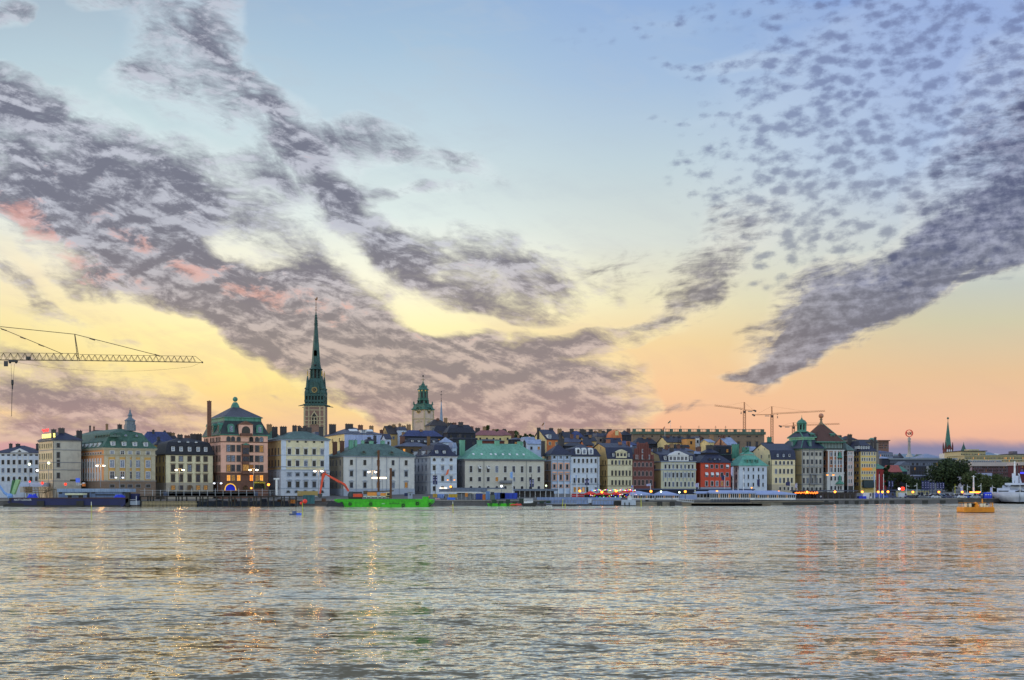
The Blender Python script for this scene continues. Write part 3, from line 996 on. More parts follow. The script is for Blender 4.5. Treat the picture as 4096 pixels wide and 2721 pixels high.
h.dormers([1577, 1730, ('B', 125), ('B', 262)], 505, 565, 48, 1.6, 'gable', WHITE, GREENR, (0, 0, 1, 0, 0))
h.dormers([1638, 1785, ('B', 42), ('B', 178)], 402, 440, 48, 4.0, 'round', GREENR, GREENR, (0, 0, 1, 0, 0))
h.fdormers([835 + 73 * i * .82 for i in range(10)], 520, 575, 1.9, 1.3, 'shed', WHITE, GREENR, (3, 1, 3, 0, 0))
h.fdormers([1240 + 38 * i for i in range(6)], 412, 440, 1.5, 4.2, 'shed', GREYGR, GREENR, (3, 0, 0, 0, 0))
h.chim([(1668, 262, 42, 12)])
# lantern
k = (tx('B', 63) - CX) / F; yi = 9
lx_ = (k * (h.D + yi * h.c) - h.P.x + yi * h.s) / (h.c - k * h.s)
LANT = mat('grey_zinc', (104, 116, 128), .5, 'flat', c2=(70, 80, 92))
def zB(Y): return CAMZ + (HY - ty('B', Y)) / F * (h.D + yi * h.c)
b = MB()
b.lathe([(2.5, zB(470)), (2.5, zB(395)), (2.15, zB(390)), (2.15, zB(348)), (2.5, zB(342)), (1.7, zB(322)), (.9, zB(305)), (.85, zB(280)), (1.1, zB(275)), (.6, zB(250)), (.4, zB(232)), (.3, zB(208)), (.1, zB(202)), (.07, zB(170))], (lx_, yi, 0), 10)
b.build('lantern', LANT, h.root)

# 4 beige house, black mansard
h = House('B', 'town_house', 'pale yellow house with a black mansard roof and five dormers, left of the pink house', (383, 511, 1102), 772, CREAM, th=31)
h.d = min(h.d, 22)
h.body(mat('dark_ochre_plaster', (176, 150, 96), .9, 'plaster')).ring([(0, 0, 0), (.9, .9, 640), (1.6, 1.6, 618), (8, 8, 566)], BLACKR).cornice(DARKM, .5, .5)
C4 = [602, 702, 810, 916, 1010]
h.wins(C4, [(797, 862, 'plain'), (910, 990, 'hood'), (1035, 1120, 'hood'), (1168, 1222, 'plain', (2, 3, 2, 0, 2))], 38, trim=TRIMB)
h.plinth(1132, mat('grey_beige_base', (170, 160, 146), .9, 'stone'))
h.door(814, 1168, 1232, 50, mat('wood_door', (110, 82, 52), .7), True, TRIMB)
h.fwins([400, 440, 485], [(800, 870), (930, 1000), (1050, 1120)], 1.2, trim=TRIMB)
h.dormers([602, 702, 808, 916, 1010], 676, 736, 36, .75, 'flat', WHITE, BLACKR, (0, 0, 1, 0, 0))
h.dormers([690, 800, 902], 604, 628, 30, 2.5, 'round', WHITE, BLACKR, (0, 0, 1, 0, 0))
h.chim([(690, 525, 54, 9), (858, 513, 66, 10), (932, 512, 50, 10)], CHIMD).cpipe()

# 5 pink palace-like office
h = House('B', 'office_block', 'tall pink building with brown stone base, steep black mansard and a globe on its roof', (985, 1207, ('C', 247)), 523, PINK, th=30)
h.d = min(h.d, 30)
w, d = h.w, h.d
h.body()
DKG = mat('black_green_roof', (34, 50, 54), .45, 'seam', c2=(22, 30, 34))
h.ring([(0, 0, 0), (2.2, 2.2, 352)], DKG, .6)
rg = h.rg[-1]
zt = h.z(312, 2.2); zp = rg[0][2]
gb = MB(); gb.rings([[(p[0] , p[1], zp) for p in rg], [(p[0], p[1], zt) for p in rg]]); gb.box(1.6, w - 1.6, 1.6, d - 1.6, zt, zt + .3)
gb.build('clerestory', GREENT, h.root)
apx = (w / 2, d / 2)
za = h.z(170, d / 2)
PYR = mat('slate_pyramid', (76, 78, 92), .6, 'seam', c2=(54, 54, 66), scale=.7)
o = MB().rings([[(1.6, 1.6, zt + .3), (w - 1.6, 1.6, zt + .3), (w - 1.6, d - 1.6, zt + .3), (1.6, d - 1.6, zt + .3)], [(apx[0] + a, apx[1] + b_, za) for a, b_ in ((-1, -1), (1, -1), (1, 1), (-1, 1))]]).build('upper_roof', PYR, h.root)
b = MB()
H2 = h.z(45, d / 2) - za
b.lathe([(2.2, za - .8), (2.0, za), (1.5, za + H2 * .25), (1.0, za + H2 * .4), (.8, za + H2 * .45)], (apx[0], apx[1], 0), 10)
b.ball((apx[0], apx[1], za + H2 * .75), H2 * .26, n=12)
b.build('globe_finial', GREENT, h.root)
h.cornice(GREENT, .5, .7)
gl5 = [(0, 0, 1, 0, 0)]
h.chim([(1057, 112, 40, 6)], BROWNS, dz=14)
C5 = [1298, 1355, 1425, 1582, ('C', 18), ('C', 97), ('C', 157)]
h.wins(C5, [(552, 610, 'arch', (1, 4, 1, 0, 0)), (662, 740, 'plain', (1, 5, 2, 0, 1)), (788, 865, 'plain', (2, 5, 2, 0, 1)), (912, 990, 'plain', (1, 5, 1, 0, 3)), (1040, 1108, 'plain', (0, 0, 0, 6, 1))], 42, trim=TRIMB)
h.fwins([1003, 1022, 1040, 1076, 1096, 1116, 1150, 1170, 1192], [(560, 618, 'arch'), (665, 740), (790, 865), (915, 990), (1040, 1105, 'plain', (3, 1, 0, 1, 2))], 1.0, trim=TRIMB)
h.fdormers([1040, 1112, 1182], 400, 500, 2.4, .9, 'gable', GREENT, GREENT, (2, 2, 0, 0, 0))
h.band(618, BROWNS, .4, .15).band(1012, BROWNS, .5, .25).plinth(1014, BROWNS, .2)
h.dormers([1330, ('C', 133)], 395, 500, 62, .9, 'round', GREENT, GREENT, (0, 2, 2, 0, 0))
# central gable
x0, x1 = h.lx(1424), h.lx(1598)
zb_, zt_ = h.z(525), h.z(398)
b = MB(); b.box(x0, x1, -.7, 3, zb_, zt_)
b.prism([(x0 - .5, zt_), (x1 + .5, zt_), ((x0 + x1) / 2, h.z(350))], -.9, 3, 'y', 1)
b.build('gable_front', [PINK, BROWNS], h.root)
xm = (x0 + x1) / 2; r_ = (x1 - x0) * .3
b = MB(); b.prism([(xm - r_, zb_ + .3), (xm + r_, zb_ + .3)] + [(xm + r_ * math.cos(a * math.pi / 8), zt_ - r_ * 1.35 + r_ * math.sin(a * math.pi / 8)) for a in range(9)], -.78, -.69, 'y', 0)
b.box(xm - r_ - .8, xm + r_ + .8, -1.6, -.7, zb_ - .5, zb_ + .6, 1); b.build('arched_balcony', [G_DARK, BROWNS], h.root)
# oriel
x0, x1 = h.lx(1468), h.lx(1545)
b = MB()
for (ya, yb) in ((640, 690), (770, 800), (865, 900), (985, 1025)):
    b.box(x0 - .15, x1 + .15, -1.35, 0, h.z(yb), h.z(ya), 0)
b.box(x0, x1, -1.1, 0, h.z(1020), h.z(660), 0)
for (ya, yb, mi) in ((692, 768, 1), (803, 862, 1), (905, 980, 2)):
    for i in range(3):
        xx = x0 + (i + .5) * (x1 - x0) / 3
        b.box(xx - .45, xx + .45, -1.2, -1.1, h.z(yb), h.z(ya), mi)
b.prism([(x0 - .3, h.z(655)), (x1 + .3, h.z(655)), (xm, h.z(630))], -1.4, 0, 'y', 3)
b.build('oriel', [BROWNS, G_MID, G_LITS, GREENT], h.root)
h.door(1320, 1150, 1230, 112, mat('blue_awning', (20, 40, 220), .6, emit=.15), True, mat('lit_yellow_arch', (255, 190, 60), .5, emit=.8))
h.door(('C', 128), 1110, 1210, 120, mat('dark_green_door', (30, 52, 40), .6), True, mat('green_sign_arch', (120, 130, 50), .6))
h.door(1508, 1165, 1232, 60, mat('wood_door', (110, 82, 52), .7), True, BROWNS)
me = text_mesh('FRANCESCO', .9, mat('yellow_letters', (230, 200, 70), .5, emit=.3), .05)
put('lettering', me, h.root, (h.lx(('C', 128)), -.5, h.z(('C', 1092))))

# 6 cream five-bay palazzo
h = House('C', 'town_house', 'cream and pale grey house with green hipped roof, below the tall spire', (248, 432, 1104), 470, CREAM, th=27)
h.d = min(h.d, 60) + 4
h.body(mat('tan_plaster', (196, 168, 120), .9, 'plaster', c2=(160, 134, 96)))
h.ring([(0, 0, 0), (8.5, 6.5, 362)], GREYGR).cornice(GREYBL, .7, .6, True)
C6 = [547, 662, 777, 893, 1005]
h.wins(C6, [(497, 522, 'bare')], 30)
h.wins(C6, [(605, 690, 'hood'), (772, 855, 'hood')], 44, trim=TRIMW)
h.wins(C6, [(950, 990, 'hood'), (1066, 1150, 'seg')], 44, trim=GREYBL)
h.quoins(BLUEW, [468, 1068], 62, Y1=900, out=.12)
x0, x1 = -.14, h.w + .14
MB().box(x0, x1, -.14, h.d, 2, h.z(900)).build('rusticated_base', mat('rusticated_grey', (196, 200, 212), .9, 'stone', c2=(160, 166, 180)), h.root)
h.band(700, GREYBL).band(862, GREYBL).band(905, GREYBL, .35, .25).band(1165, GREYBL, .3, .25)
for o in list(h.root.children):
    pass
h.fwins([268, 312, 358, 402], [(600, 688), (768, 855), (940, 990), (1065, 1150)], 1.3, trim=TRIMB)
for X in (530, 647, 768, 885, 1000):
    h.door(X, 1192, 1232, 46, DARKM, True, GREYBL)
h.chim([(345, 305, 66, 20), (465, 300, 80, 16), (622, 282, 52, 11), (686, 285, 38, 14), (735, 310, 60, 9), (822, 305, 60, 9), (762, 285, 40, 16), (990, 290, 50, 16)], CHIMD)
for c_ in [o for o in h.root.children if o.name.startswith('window')]:
    if abs(c_.rotation_euler.z) < .1 and c_.location.z < h.z(905):
        c_.location.y = -.16

# 7 wide white house behind the green barge
h = House('C', 'town_house', 'wide plain white house with a low grey-green hipped roof behind the green barge', (1104, 1300, ('D', 550)), 705, PALE, th=25)
h.d = min(h.d, 40) + 5
h.body(mat('shaded_pale_plaster', (170, 160, 146), .9, 'plaster')).ring([(0, 0, 0), (11, 7.2, 535)], GREYGR).cornice(GREYBL, .6, .6, True)  # flank in deeper shade, carried by a darker wall colour
C7 = [1413, 1600, 1788, ('D', 250), ('D', 433)]
h.wins(C7, [(762, 838, 'plain')], 38, trim=PALE)
h.wins(C7, [(920, 995, 'hood')], 38, trim=GREYBL)
h.wins(C7, [(1078, 1155, 'ped', (3, 3, 1, 0, 1))], 38, trim=GREYBL)
h.plinth(1168, mat('blue_grey_base', (168, 176, 194), .9, 'stone'))
h.fwins([1128, 1160, 1206, 1260], [(762, 838), (920, 995), (1078, 1155)], 1.2)
h.dormers([1590, ('D', 45), ('D', 237)], 635, 680, 56, 2.0, 'round', GREYGR, GREYGR, (1, 0, 0, 0, 0))
h.chim([(1408, 490, 56), (1470, 487, 36), (1570, 490, 36), (1690, 497, 50), (('D', 105), 487, 50)], CHIMG, yin=8)
h.chim([(1183, 515, 54, 16), (1283, 502, 50, 13)], BROWNS).cpipe()
for X in (1480, 1700, ('D', 162), ('D', 340)):
    h.pipe(X, GREYBL)

# 8 narrow pale blue house
h = House('D', 'town_house', 'narrow pale blue three-bay house with dark mansard, left of the mint-roofed hall', (551, 772, 1140), 712, BLUEW, th=22)
h.d = min(h.d, 26)
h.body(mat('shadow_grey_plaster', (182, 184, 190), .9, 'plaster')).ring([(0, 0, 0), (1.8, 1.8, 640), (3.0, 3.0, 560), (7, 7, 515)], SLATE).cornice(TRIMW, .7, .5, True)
C8 = [825, 942, 1060]
h.wins(C8, [(738, 782, 'arch', (1, 3, 3, 0, 1)), (848, 912, 'hood', (1, 3, 3, 0, 0)), (988, 1062, 'ped', (2, 3, 1, 0, 0)), (1135, 1200, 'plain')], 38, trim=TRIMW)
h.fwins([560, 610, 662, 715], [(742, 790, 'arch'), (845, 918, 'hood'), (985, 1060, 'hood'), (1125, 1200, 'arch')], 1.2, trim=GREYBL)
h.band(1075, GREYBL).band(962, GREYBL, .2, .1).cpipe()
h.dormers([868, 972], 632, 675, 34, 1.2, 'flat', WHITE, SLATE, (0, 0, 1, 0, 0))
h.fdormers([610, 720], 632, 690, 3.0, 1.0, 'flat', GREY, SLATE2, (1, 0, 0, 0, 0))
h.fdormers([540, 660], 632, 690, 2.0, 1.0, 'flat', WHITE, SLATE2, (2, 0, 1, 0, 0))
h.chim([(748, 440, 32, 14)], mat('chimney_ochre', (120, 94, 62), .9, 'plaster'))
me = text_mesh('BRIGGEN', 1.0, mat('lit_white_letters', (255, 240, 215), .5, emit=2.2), .06)
wt_ = max(v.co.x for v in me.vertices) - min(v.co.x for v in me.vertices)
me.transform(Matrix.Diagonal((h.mpx(96) / wt_, 1, 1.4, 1)))
put('lettering', me, h.root, (h.lx(948), -.6, h.z(1180)))
o = MB().prism([(h.lx(962), h.z(985)), (h.lx(990), h.z(905)), (h.lx(1014), h.z(893)), (h.lx(1003), h.z(960)), (h.lx(985), h.z(975))], -2.0, -1.9, 'y').build('flag', mat('orange_flag', (226, 120, 80), .8), h.root)

# 9 mint roofed hall
h = House('D', 'stone_hall', 'long pale stone hall with a bright mint green roof and green chimneys', (1138, 1255, ('E', 615)), 750, mat('white_stone', (206, 200, 188), .9, 'stone', c2=(176, 170, 160), scale=1.0), th=18)
h.d = min(h.d, 34) + 8
h.body(mat('shaded_stone_side', (150, 146, 146), .9, 'stone')).ring([(0, 0, 0), (.6, .6, 738), (9.5, 9, 536)], MINTR, .9).cornice(GREY, .9, .7, True)  # flank stone greyed, the shade of that side is in its colour
C9 = [1337, 1457, 1577, 1697, ('E', 72), ('E', 190), ('E', 307), ('E', 423), ('E', 540)]
h.wins(C9, [(848, 940, 'plain')], 42, trim=TRIMW, frame=GREY)
h.wins(C9, [(1003, 1065, 'plain', (4, 3, 1, 0, 1)), (1130, 1172, 'arch')], 42, trim=PALE)
h.wins([1457, 1697, ('E', 190), ('E', 425)], [(768, 782, 'bare')], 24)
h.fwins([1150, 1203], [(768, 820), (845, 940), (1003, 1070), (1130, 1170)], 1.4)
h.chim([(1213, 490, 74, 14), (1455, 490, 66, 8.5), (1700, 492, 64, 8.5), (('E', 280), 502, 74, 11)], CHIMG)
for X in (1395, 1510, 1640, 1705, ('E', 65), ('E', 160), ('E', 262), ('E', 355)):
    x = h.lx(X); zz = h.z(688, 3.5); yy = h.slope(zz, 3.5)
    MB().prism([(yy - .4, zz - .3), (yy + .9, zz + .35), (yy + .9, zz + .6), (yy - .4, zz)], x - .45, x + .45, 'x').build('skylight', WHITE, h.roofo)
for X in (1518, ('E', 366)):
    h.pipe(X, GREY)
x0, x1 = h.lx(1735), h.lx(('E', 160))
b = MB(); b.box(x0, x1, -1.5, 0, h.z(1085), h.z(1070)); b.box(x0, x1, -1.5, -1.4, h.z(1070), h.z(1052))
for i in range(8):
    xx = x0 + (i + .3) * (x1 - x0) / 8
    b.box(xx, xx + .5, -1.2, 0, h.z(1098), h.z(1085))
b.build('balcony', GREY, h.root)
for X in (1457, 1577):
    x = h.lx(X) + .2
    MB().add([(x - .9, -.2, h.z(848)), (x + 1.0, -1.6, h.z(888)), (x - .9, -1.6, h.z(888)), (x - .9, -.25, h.z(846)), (x + 1.0, -1.65, h.z(886)), (x - .9, -1.65, h.z(886))], [(0, 1, 2), (3, 5, 4), (0, 3, 4, 1), (1, 4, 5, 2), (2, 5, 3, 0)]).build('awning', PALE, h.root)

# 10 pale blue and salmon house
h = House('E', 'town_house', 'pale blue house with salmon window panels and slate roof, right of the mint-roofed hall', (618, 713, 986), 693, mat('pale_blue_plaster', (186, 200, 224), .9, 'plaster', c2=(150, 164, 190)), th=17)
h.d = min(h.d, 20)
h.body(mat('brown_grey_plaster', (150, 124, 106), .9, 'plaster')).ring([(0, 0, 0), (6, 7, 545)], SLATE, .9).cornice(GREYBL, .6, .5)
C10 = [757, 846, 936]
for X in C10:
    x = h.lx(X); hw = h.mpx(74) / 2
    for a, b_ in ((805, 905), (930, 1060), (1105, 1160)):
        MB().box(x - hw, x + hw, -.008, .004, h.z(b_), h.z(a)).build('wall_panel', mat('salmon_panel', (226, 168, 136), .9, 'plaster'), h.root)
h.wins(C10, [(710, 745, 'plain')], 30, trim=GREYBL)
h.wins(C10, [(828, 897, 'plain'), (975, 1045, 'seg'), (1110, 1147, 'plain', (3, 1, 0, 1, 1))], 30, trim=GREYBL)
h.quoins(GREYBL, [722, 800, 890, 976], 12)
h.fwins([662], [(712, 748), (820, 905), (975, 1055), (1110, 1150, 'plain', (2, 0, 0, 1, 1))], 1.6)
h.band(775, GREYBL, .5, .3).band(912, GREYBL, .3, .25).band(1062, GREYBL, .3, .25)
h.chim([(600, 505, 46, 9), (840, 480, 66, 12)], CHIMD)

# 11 white six-bay house with three big dormers
h = House('E', 'town_house', 'white six-bay house with three large scrolled dormers on a black roof', (None, 989, 1386), 708, BLUEW, th=17, depth=15)
h.body().ring([(0, 0, 0), (1.2, 1.2, 610), (7, 7, 560)], SLATE, .6).cornice(DARKM, .4, .5)
C11 = [1037, 1097, 1157, 1215, 1273, 1332]
h.wins(C11, [(748, 808, 'plain'), (878, 944, 'plain'), (1016, 1088, 'plain')], 28, trim=TRIMW)
h.wins([1040, 1100, 1215, 1335], [(1145, 1215, 'plain', (2, 1, 1, 1, 2))], 32, trim=TRIMW)
h.door(1160, 1150, 1215, 34, mat('lit_door', (220, 160, 100), .6, emit=.25))
h.band(1105, GREYBL, .4, .3)
h.dormers([1088, 1172, 1264], 600, 688, 58, .7, 'round', WHITE, WHITE, (0, 2, 1, 0, 0))
h.pipe(1362, DARKM)

# 12 yellow-beige house with tan gable
h = House('E', 'town_house', 'yellow-beige eight-bay house with small curved pediment and a tall tan gable', (1275, 1500, ('F', 100)), 738, CREAM, th=15)
TAN = mat('tan_gable_plaster', (214, 180, 120), .9, 'plaster', c2=(180, 146, 96))
pf_ = h.gprof([(1500, 738), (1478, 600), (1378, 540)])
h.gable(pf_, SLATE, gm=TAN)
MB().box(.02, h.w, -.05, .02, h.base, h.ze).build('front_wall', CREAM, h.root)
C12 = [1562, 1613, 1663, 1712, 1760, 1807, ('F', 20), ('F', 68)]
h.wins(C12, [(772, 835, 'plain'), (915, 988, 'plain'), (1052, 1118, 'plain')], 28, trim=CREAM, out=.05)
h.fwins([1476, 1438], [(768, 832), (910, 985), (1045, 1118)], 1.3, trim=TAN)
h.fwins([1405], [(580, 615)], .9, trim=TAN)
h.band(838, TRIMB, .3, .2).band(995, TRIMB, .2, .15).band(1130, TRIMB, .3, .2)
x0, x1 = h.lx(1617), h.lx(1765)
b = MB(); b.box(x0, x1, -.3, 4, h.ze, h.z(655)); b.prism([(x0 - .4, h.z(655)), (x1 + .4, h.z(655)), (x0 * .3 + x1 * .7, h.z(628)), ((x0 + x1) / 2, h.z(618)), (x0 * .7 + x1 * .3, h.z(628))], -.6, 4, 'y')
for X in (1640, 1690, 1737):
    x = h.lx(X); b.box(x - .55, x + .55, -.36, -.3, h.z(715), h.z(672), 1)
b.build('pediment', [CREAM, G_MID], h.root)
h.dormers([1583, 1795, ('F', 52)], 672, 718, 30, .8, 'flat', WHITE, SLATE, (0, 1, 1, 0, 0))
h.chim([(1510, 480, 50, 20), (('F', 40), 505, 40, 10), (1675, 520, 40, 10), (1790, 510, 40, 10)], mat('chimney_salmon', (168, 110, 84), .9, 'brick'))

# 13 red-brown brick house with stepped gable
BRK = mat('red_brown_brick', (128, 78, 72), .9, 'brick', c2=(90, 52, 50), scale=1.2)
h = House('F', 'town_house', 'narrow dark red brick house with a tall stepped gable', (None, 101, 405), 762, BRK, th=14, depth=16)
h.body()
d = h.d
xm = h.w / 2
b = MB()
for (a, bb, y0, y1) in ((108, 402, 762, 690), (135, 365, 690, 605), (172, 318, 605, 532), (172, 195, 532, 518), (295, 318, 532, 518)):
    b.box(h.lx(a), h.lx(bb), -.05, .9, h.z(y0), h.z(y1), 0)
for X in (135, 165, 195, 225, 258, 290, 320, 350, 378):
    x = h.lx(X); top = 700 if X < 130 or X > 365 else (612 if X < 170 or X > 322 else 545)
    b.box(x - .22, x + .22, -.35, -.05, h.z(762), h.z(top), 0)
b.build('stepped_gable', BRK, h.root)
h.roofo = MB().prism([(0.3, h.ze), (h.w - .3, h.ze), (xm, h.z(560))], .9, d, 'y').build('roof', SLATE, h.root)
h.cornice(DARKM, .4, .3)
C13 = [139, 196, 249, 304, 360]
h.wins(C13, [(800, 862, 'arch'), (922, 990, 'arch'), (1048, 1120, 'plain', (5, 3, 1, 0, 0))], 32, trim=mat('pale_brick_trim', (176, 150, 148), .9, 'plaster'))
h.wins([165, 249, 330], [(700, 752, 'plain', (1, 0, 3, 0, 0))], 22, trim=TRIMW, out=.06)
h.wins([248], [(618, 665, 'arch', (1, 0, 3, 0, 0))], 22, trim=TRIMW, out=.06)

# 14 beige house with white pediment
h = House('F', 'town_house', 'beige eight-bay house with a broad white pediment and pilasters, left of the red house', (352, 502, 987), 785, BEIGE, th=13)
pf_ = h.gprof([(502, 785), (478, 700), (362, 645)])
h.gable(pf_, SLATE, gm=mat('yellow_tan_gable', (214, 190, 140), .9, 'plaster'))
MB().box(.02, h.w, -.05, .02, h.base, h.ze).build('front_wall', mat('beige_grey_plaster', (204, 200, 176), .9, 'plaster', c2=(170, 166, 144)), h.root)
C14 = [563, 617, 671, 726, 781, 836, 888, 940]
h.wins(C14, [(832, 888, 'hood'), (946, 1012, 'plain'), (1072, 1140, 'plain')], 28, trim=TRIMW, mixp=(4, 3, 3, 0, 0), out=.05)
h.quoins(GREYBL, [535, 590, 644, 699, 754, 809, 862, 914, 968], 9, Y0=925, Y1=1060, out=.25)
h.band(902, GREYBL, .6, .3)
h.fwins([418], [(835, 888), (1075, 1140)], 1.4)
x0, x1 = h.lx(608), h.lx(885)
b = MB(); b.box(x0, x1, -.2, 5, h.ze, h.z(705)); b.prism([(x0 - .4, h.z(705)), (x1 + .4, h.z(705)), ((x0 + x1) / 2, h.z(640))], -.5, 5, 'y')
for X in (637, 690, 743, 797, 850):
    x = h.lx(X); b.box(x - .6, x + .6, -.26, -.2, h.z(768), h.z(722), 1); b.box(x - .05, x + .05, -.3, -.26, h.z(768), h.z(722), 0)
b.ball(((x0 + x1) / 2, -.5, h.z(680)), .45, 1)
b.build('pediment', [TRIMW, G_MID], h.root)
h.dormers([565, 925], 712, 768, 34, .8, 'flat', WHITE, SLATE, (0, 1, 1, 0, 0))
h.cornice(GREYBL, .5, .4)
h.chim([(420, 600, 50, 12), (490, 598, 50, 14), (650, 600, 50, 13)], CHIMD)

# 15 red house
h = House('F', 'town_house', 'bright red house with white awnings and a blue-black two-stage roof', (985, 1050, 1472), 803, REDP, th=13)
h.d = 17
h.body(mat('shaded_red_plaster', (180, 60, 46), .9, 'plaster')).ring([(0, 0, 0), (2.0, 2.0, 740), (4.6, 4.6, 690)], SLATE, .8)  # flank repeats the red of the front, darkened as a shaded side
w, d = h.w, h.d
z0 = h.z(690, 4.6); z1 = h.z(665, 5)
b = MB(); b.box(5, w - 5, 5, d - 5, z0, z1, 1)
zt = h.z(610, 8)
b.rings([[(4.2, 4.2, z1), (w - 4.2, 4.2, z1), (w - 4.2, d - 4.2, z1), (4.2, d - 4.2, z1)], [(7.5, 8, zt), (w - 7.5, 8, zt), (w - 7.5, d - 8, zt), (7.5, d - 8, zt)]], 0, True, True)
b.build('upper_roof', [SLATE, mat('dark_wall', (50, 44, 52), .8)], h.root)
C15 = [1136, 1209, 1278, 1348, 1425]
h.wins([1136, 1425], [(836, 880, 'awn')], 34, trim=GREYBL)
h.wins([1209, 1278, 1348], [(836, 880, 'plain')], 34, trim=GREYBL)
h.wins([1136, 1215, 1285], [(944, 1000, 'awn')], 34, trim=GREYBL)
h.wins([1350, 1424], [(944, 1000, 'plain')], 32, trim=GREYBL)
h.wins([1136, 1213, 1282, 1427], [(1066, 1130, 'plain')], 32, trim=TRIMW)
h.wins([1352], [(1066, 1130, 'plain', (0, 0, 0, 0, 1))], 32, trim=GREYBL)
h.plinth(1148, GREYBL).dormers([1187, 1255, 1320], 740, 775, 40, 1.8, 'round', SLATE, SLATE, (1, 0, 2, 0, 0)).cpipe()
h.chim([(1180, 560, 100, 8.5)], CHIMD)

# 16 white house with light green roof
h = House('F', 'town_house', 'bluish white house with a light green two-stage copper roof, right of the red house', (1472, 1585, ('G', 236)), 845, BLUEW, th=13)
h.d = min(h.d, 22) + 4
GR16 = mat('light_copper_roof', (104, 170, 152), .5, 'seam', c2=(70, 128, 116))
h.body(PALE).ring([(0, 0, 0), (2.2, 2.2, 770), (4.5, 4.5, 700)], GR16, .7)
w, d = h.w, h.d
z0 = h.z(700, 4.5); z1 = h.z(688, 4.5); zt = h.z(625, 8)
b = MB(); b.box(4.8, w - 4.8, 4.8, d - 4.8, z0, z1, 1)
b.rings([[(4.2, 4.2, z1), (w - 4.2, 4.2, z1), (w - 4.2, d - 4.2, z1), (4.2, d - 4.2, z1)], [(7.4, 8.4, zt), (w - 7.4, 8.4, zt), (w - 7.4, d - 8.4, zt), (7.4, d - 8.4, zt)]], 0, True, True)
b.build('upper_roof', [GR16, PALE], h.root)
h.wins([1654, 1718, 1788, ('G', 118), ('G', 180)], [(873, 925, 'plain', (7, 1, 0, 0, 0)), (972, 1032, 'plain', (7, 1, 0, 0, 0)), (1083, 1140, 'plain', (5, 1, 1, 0, 1))], 24, trim=BLUEW)
h.fwins([1487, 1553], [(873, 925), (972, 1032), (1083, 1140)], 1.3)
h.dormers([1710, 1780, ('G', 35), ('G', 108)], 760, 812, 34, 1.3, 'gable', GR16, GR16, (2, 1, 0, 0, 0))
h.chim([(1655, 590, 40, 9), (1710, 588, 36, 9), (1537, 548, 96, 16)], GREENT).cpipe()

# 17 white house with a gable coloured cream for the warm light
h = House('G', 'town_house', 'white five-bay house with a broad gable in sunlit cream, left of the green-domed building', (36, 300, 628), 750, mat('warm_white_plaster', (222, 218, 212), .9, 'plaster', c2=(190, 186, 184)), th=11)
pf_ = h.gprof([(300, 750), (283, 640), (157, 546)])
h.gable(pf_, SLATE, gm=mat('sunlit_cream_gable', (232, 214, 172), .9, 'plaster', c2=(200, 182, 144)))  # warm evening light on the gable is put into this cream
C17 = [362, 419, 473, 529, 581]
h.wins(C17, [(782, 830, 'arch'), (893, 958, 'plain'), (1020, 1088, 'plain')], 26, trim=PALE)
h.wins([418, 478, 530, 584], [(1145, 1188, 'plain', (4, 0, 0, 0, 2))], 28, trim=PALE)
h.fwins([268, 162], [(690, 735)], 1.4, trim=CREAM)
h.fwins([270], [(785, 832)], 1.6, trim=CREAM)
h.fwins([118, 206], [(600, 620)], .8, trim=CREAM)
h.band(838, GREY, .2, .12).plinth(1108, mat('cream_base', (196, 180, 156), .9, 'stone')).cpipe()
h.dormers([388, 470, 552], 680, 726, 28, .9, 'round', WHITE, SLATE, (1, 0, 3, 0, 0))

# 18 green domed office
h = House('G', 'office_block', 'grey stone building with dark roof, green copper hips and a green domed lantern', (430, 722, 1020), 605, mat('light_grey_stone', (196, 190, 178), .9, 'stone', c2=(160, 154, 146)), th=17)
h.d = min(h.d, 26)
w, d = h.w, h.d
NAVY = mat('navy_slate_roof', (38, 46, 74), .45, 'seam', c2=(24, 28, 46))
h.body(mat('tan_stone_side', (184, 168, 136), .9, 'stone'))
xc = h.lx(628) + 4
h.ring([(0, 0, 0), (2.7, 3.2, 485)], NAVY, 1.0, GREENT).cornice(GREENT, .5, .9, True)
z0 = h.z(487, 3.2); z1 = h.z(445, 3.2)
b = MB(); b.box(2.9, w - 2.9, 3.4, d - 3.4, z0 - .3, z1 - .4); b.box(2.2, w - 2.2, 2.6, d - 2.6, z1 - .4, z1)
b.build('clerestory', mat('pale_green_copper', (140, 190, 160), .6, 'seam', c2=(90, 150, 126)), h.root)
zt = h.z(378, d / 2)
r0 = [(2.3, 2.7, z1), (w - 2.3, 2.7, z1), (w - 2.3, d - 2.7, z1), (2.3, d - 2.7, z1)]
cx_, cy_ = w / 2, d / 2
r1 = [(cx_ - 2.4, cy_ - 2.4, zt), (cx_ + 2.4, cy_ - 2.4, zt), (cx_ + 2.4, cy_ + 2.4, zt), (cx_ - 2.4, cy_ + 2.4, zt)]
o = MB().rings([r0, r1]).build('upper_roof', NAVY, h.root)
for p, q in zip(r0, r1): MB().tube(p, q, .3).build('ridge_trim', GREENT, o)
def zq(Y): return h.z(Y, d / 2)
b = MB()
b.lathe([(3.4, zq(380)), (3.4, zq(368)), (2.6, zq(362)), (2.3, zq(350)), (2.3, zq(345))], (cx_, cy_, 0), 8, 0, math.pi / 8)
for i in range(8):
    a = i * math.pi / 4 + math.pi / 8
    b.box(cx_ + 2.1 * math.cos(a) - .28, cx_ + 2.1 * math.cos(a) + .28, cy_ + 2.1 * math.sin(a) - .28, cy_ + 2.1 * math.sin(a) + .28, zq(350), zq(262), 0)
b.lathe([(1.6, zq(350)), (1.6, zq(262))], (cx_, cy_, 0), 8, 1)
b.lathe([(2.3, zq(275)), (2.5, zq(262)), (2.9, zq(256)), (2.6, zq(250)), (2.4, zq(238)), (1.9, zq(218)), (1.0, zq(204)), (.5, zq(196)), (.35, zq(180)), (.12, zq(172)), (.06, zq(140))], (cx_, cy_, 0), 12)
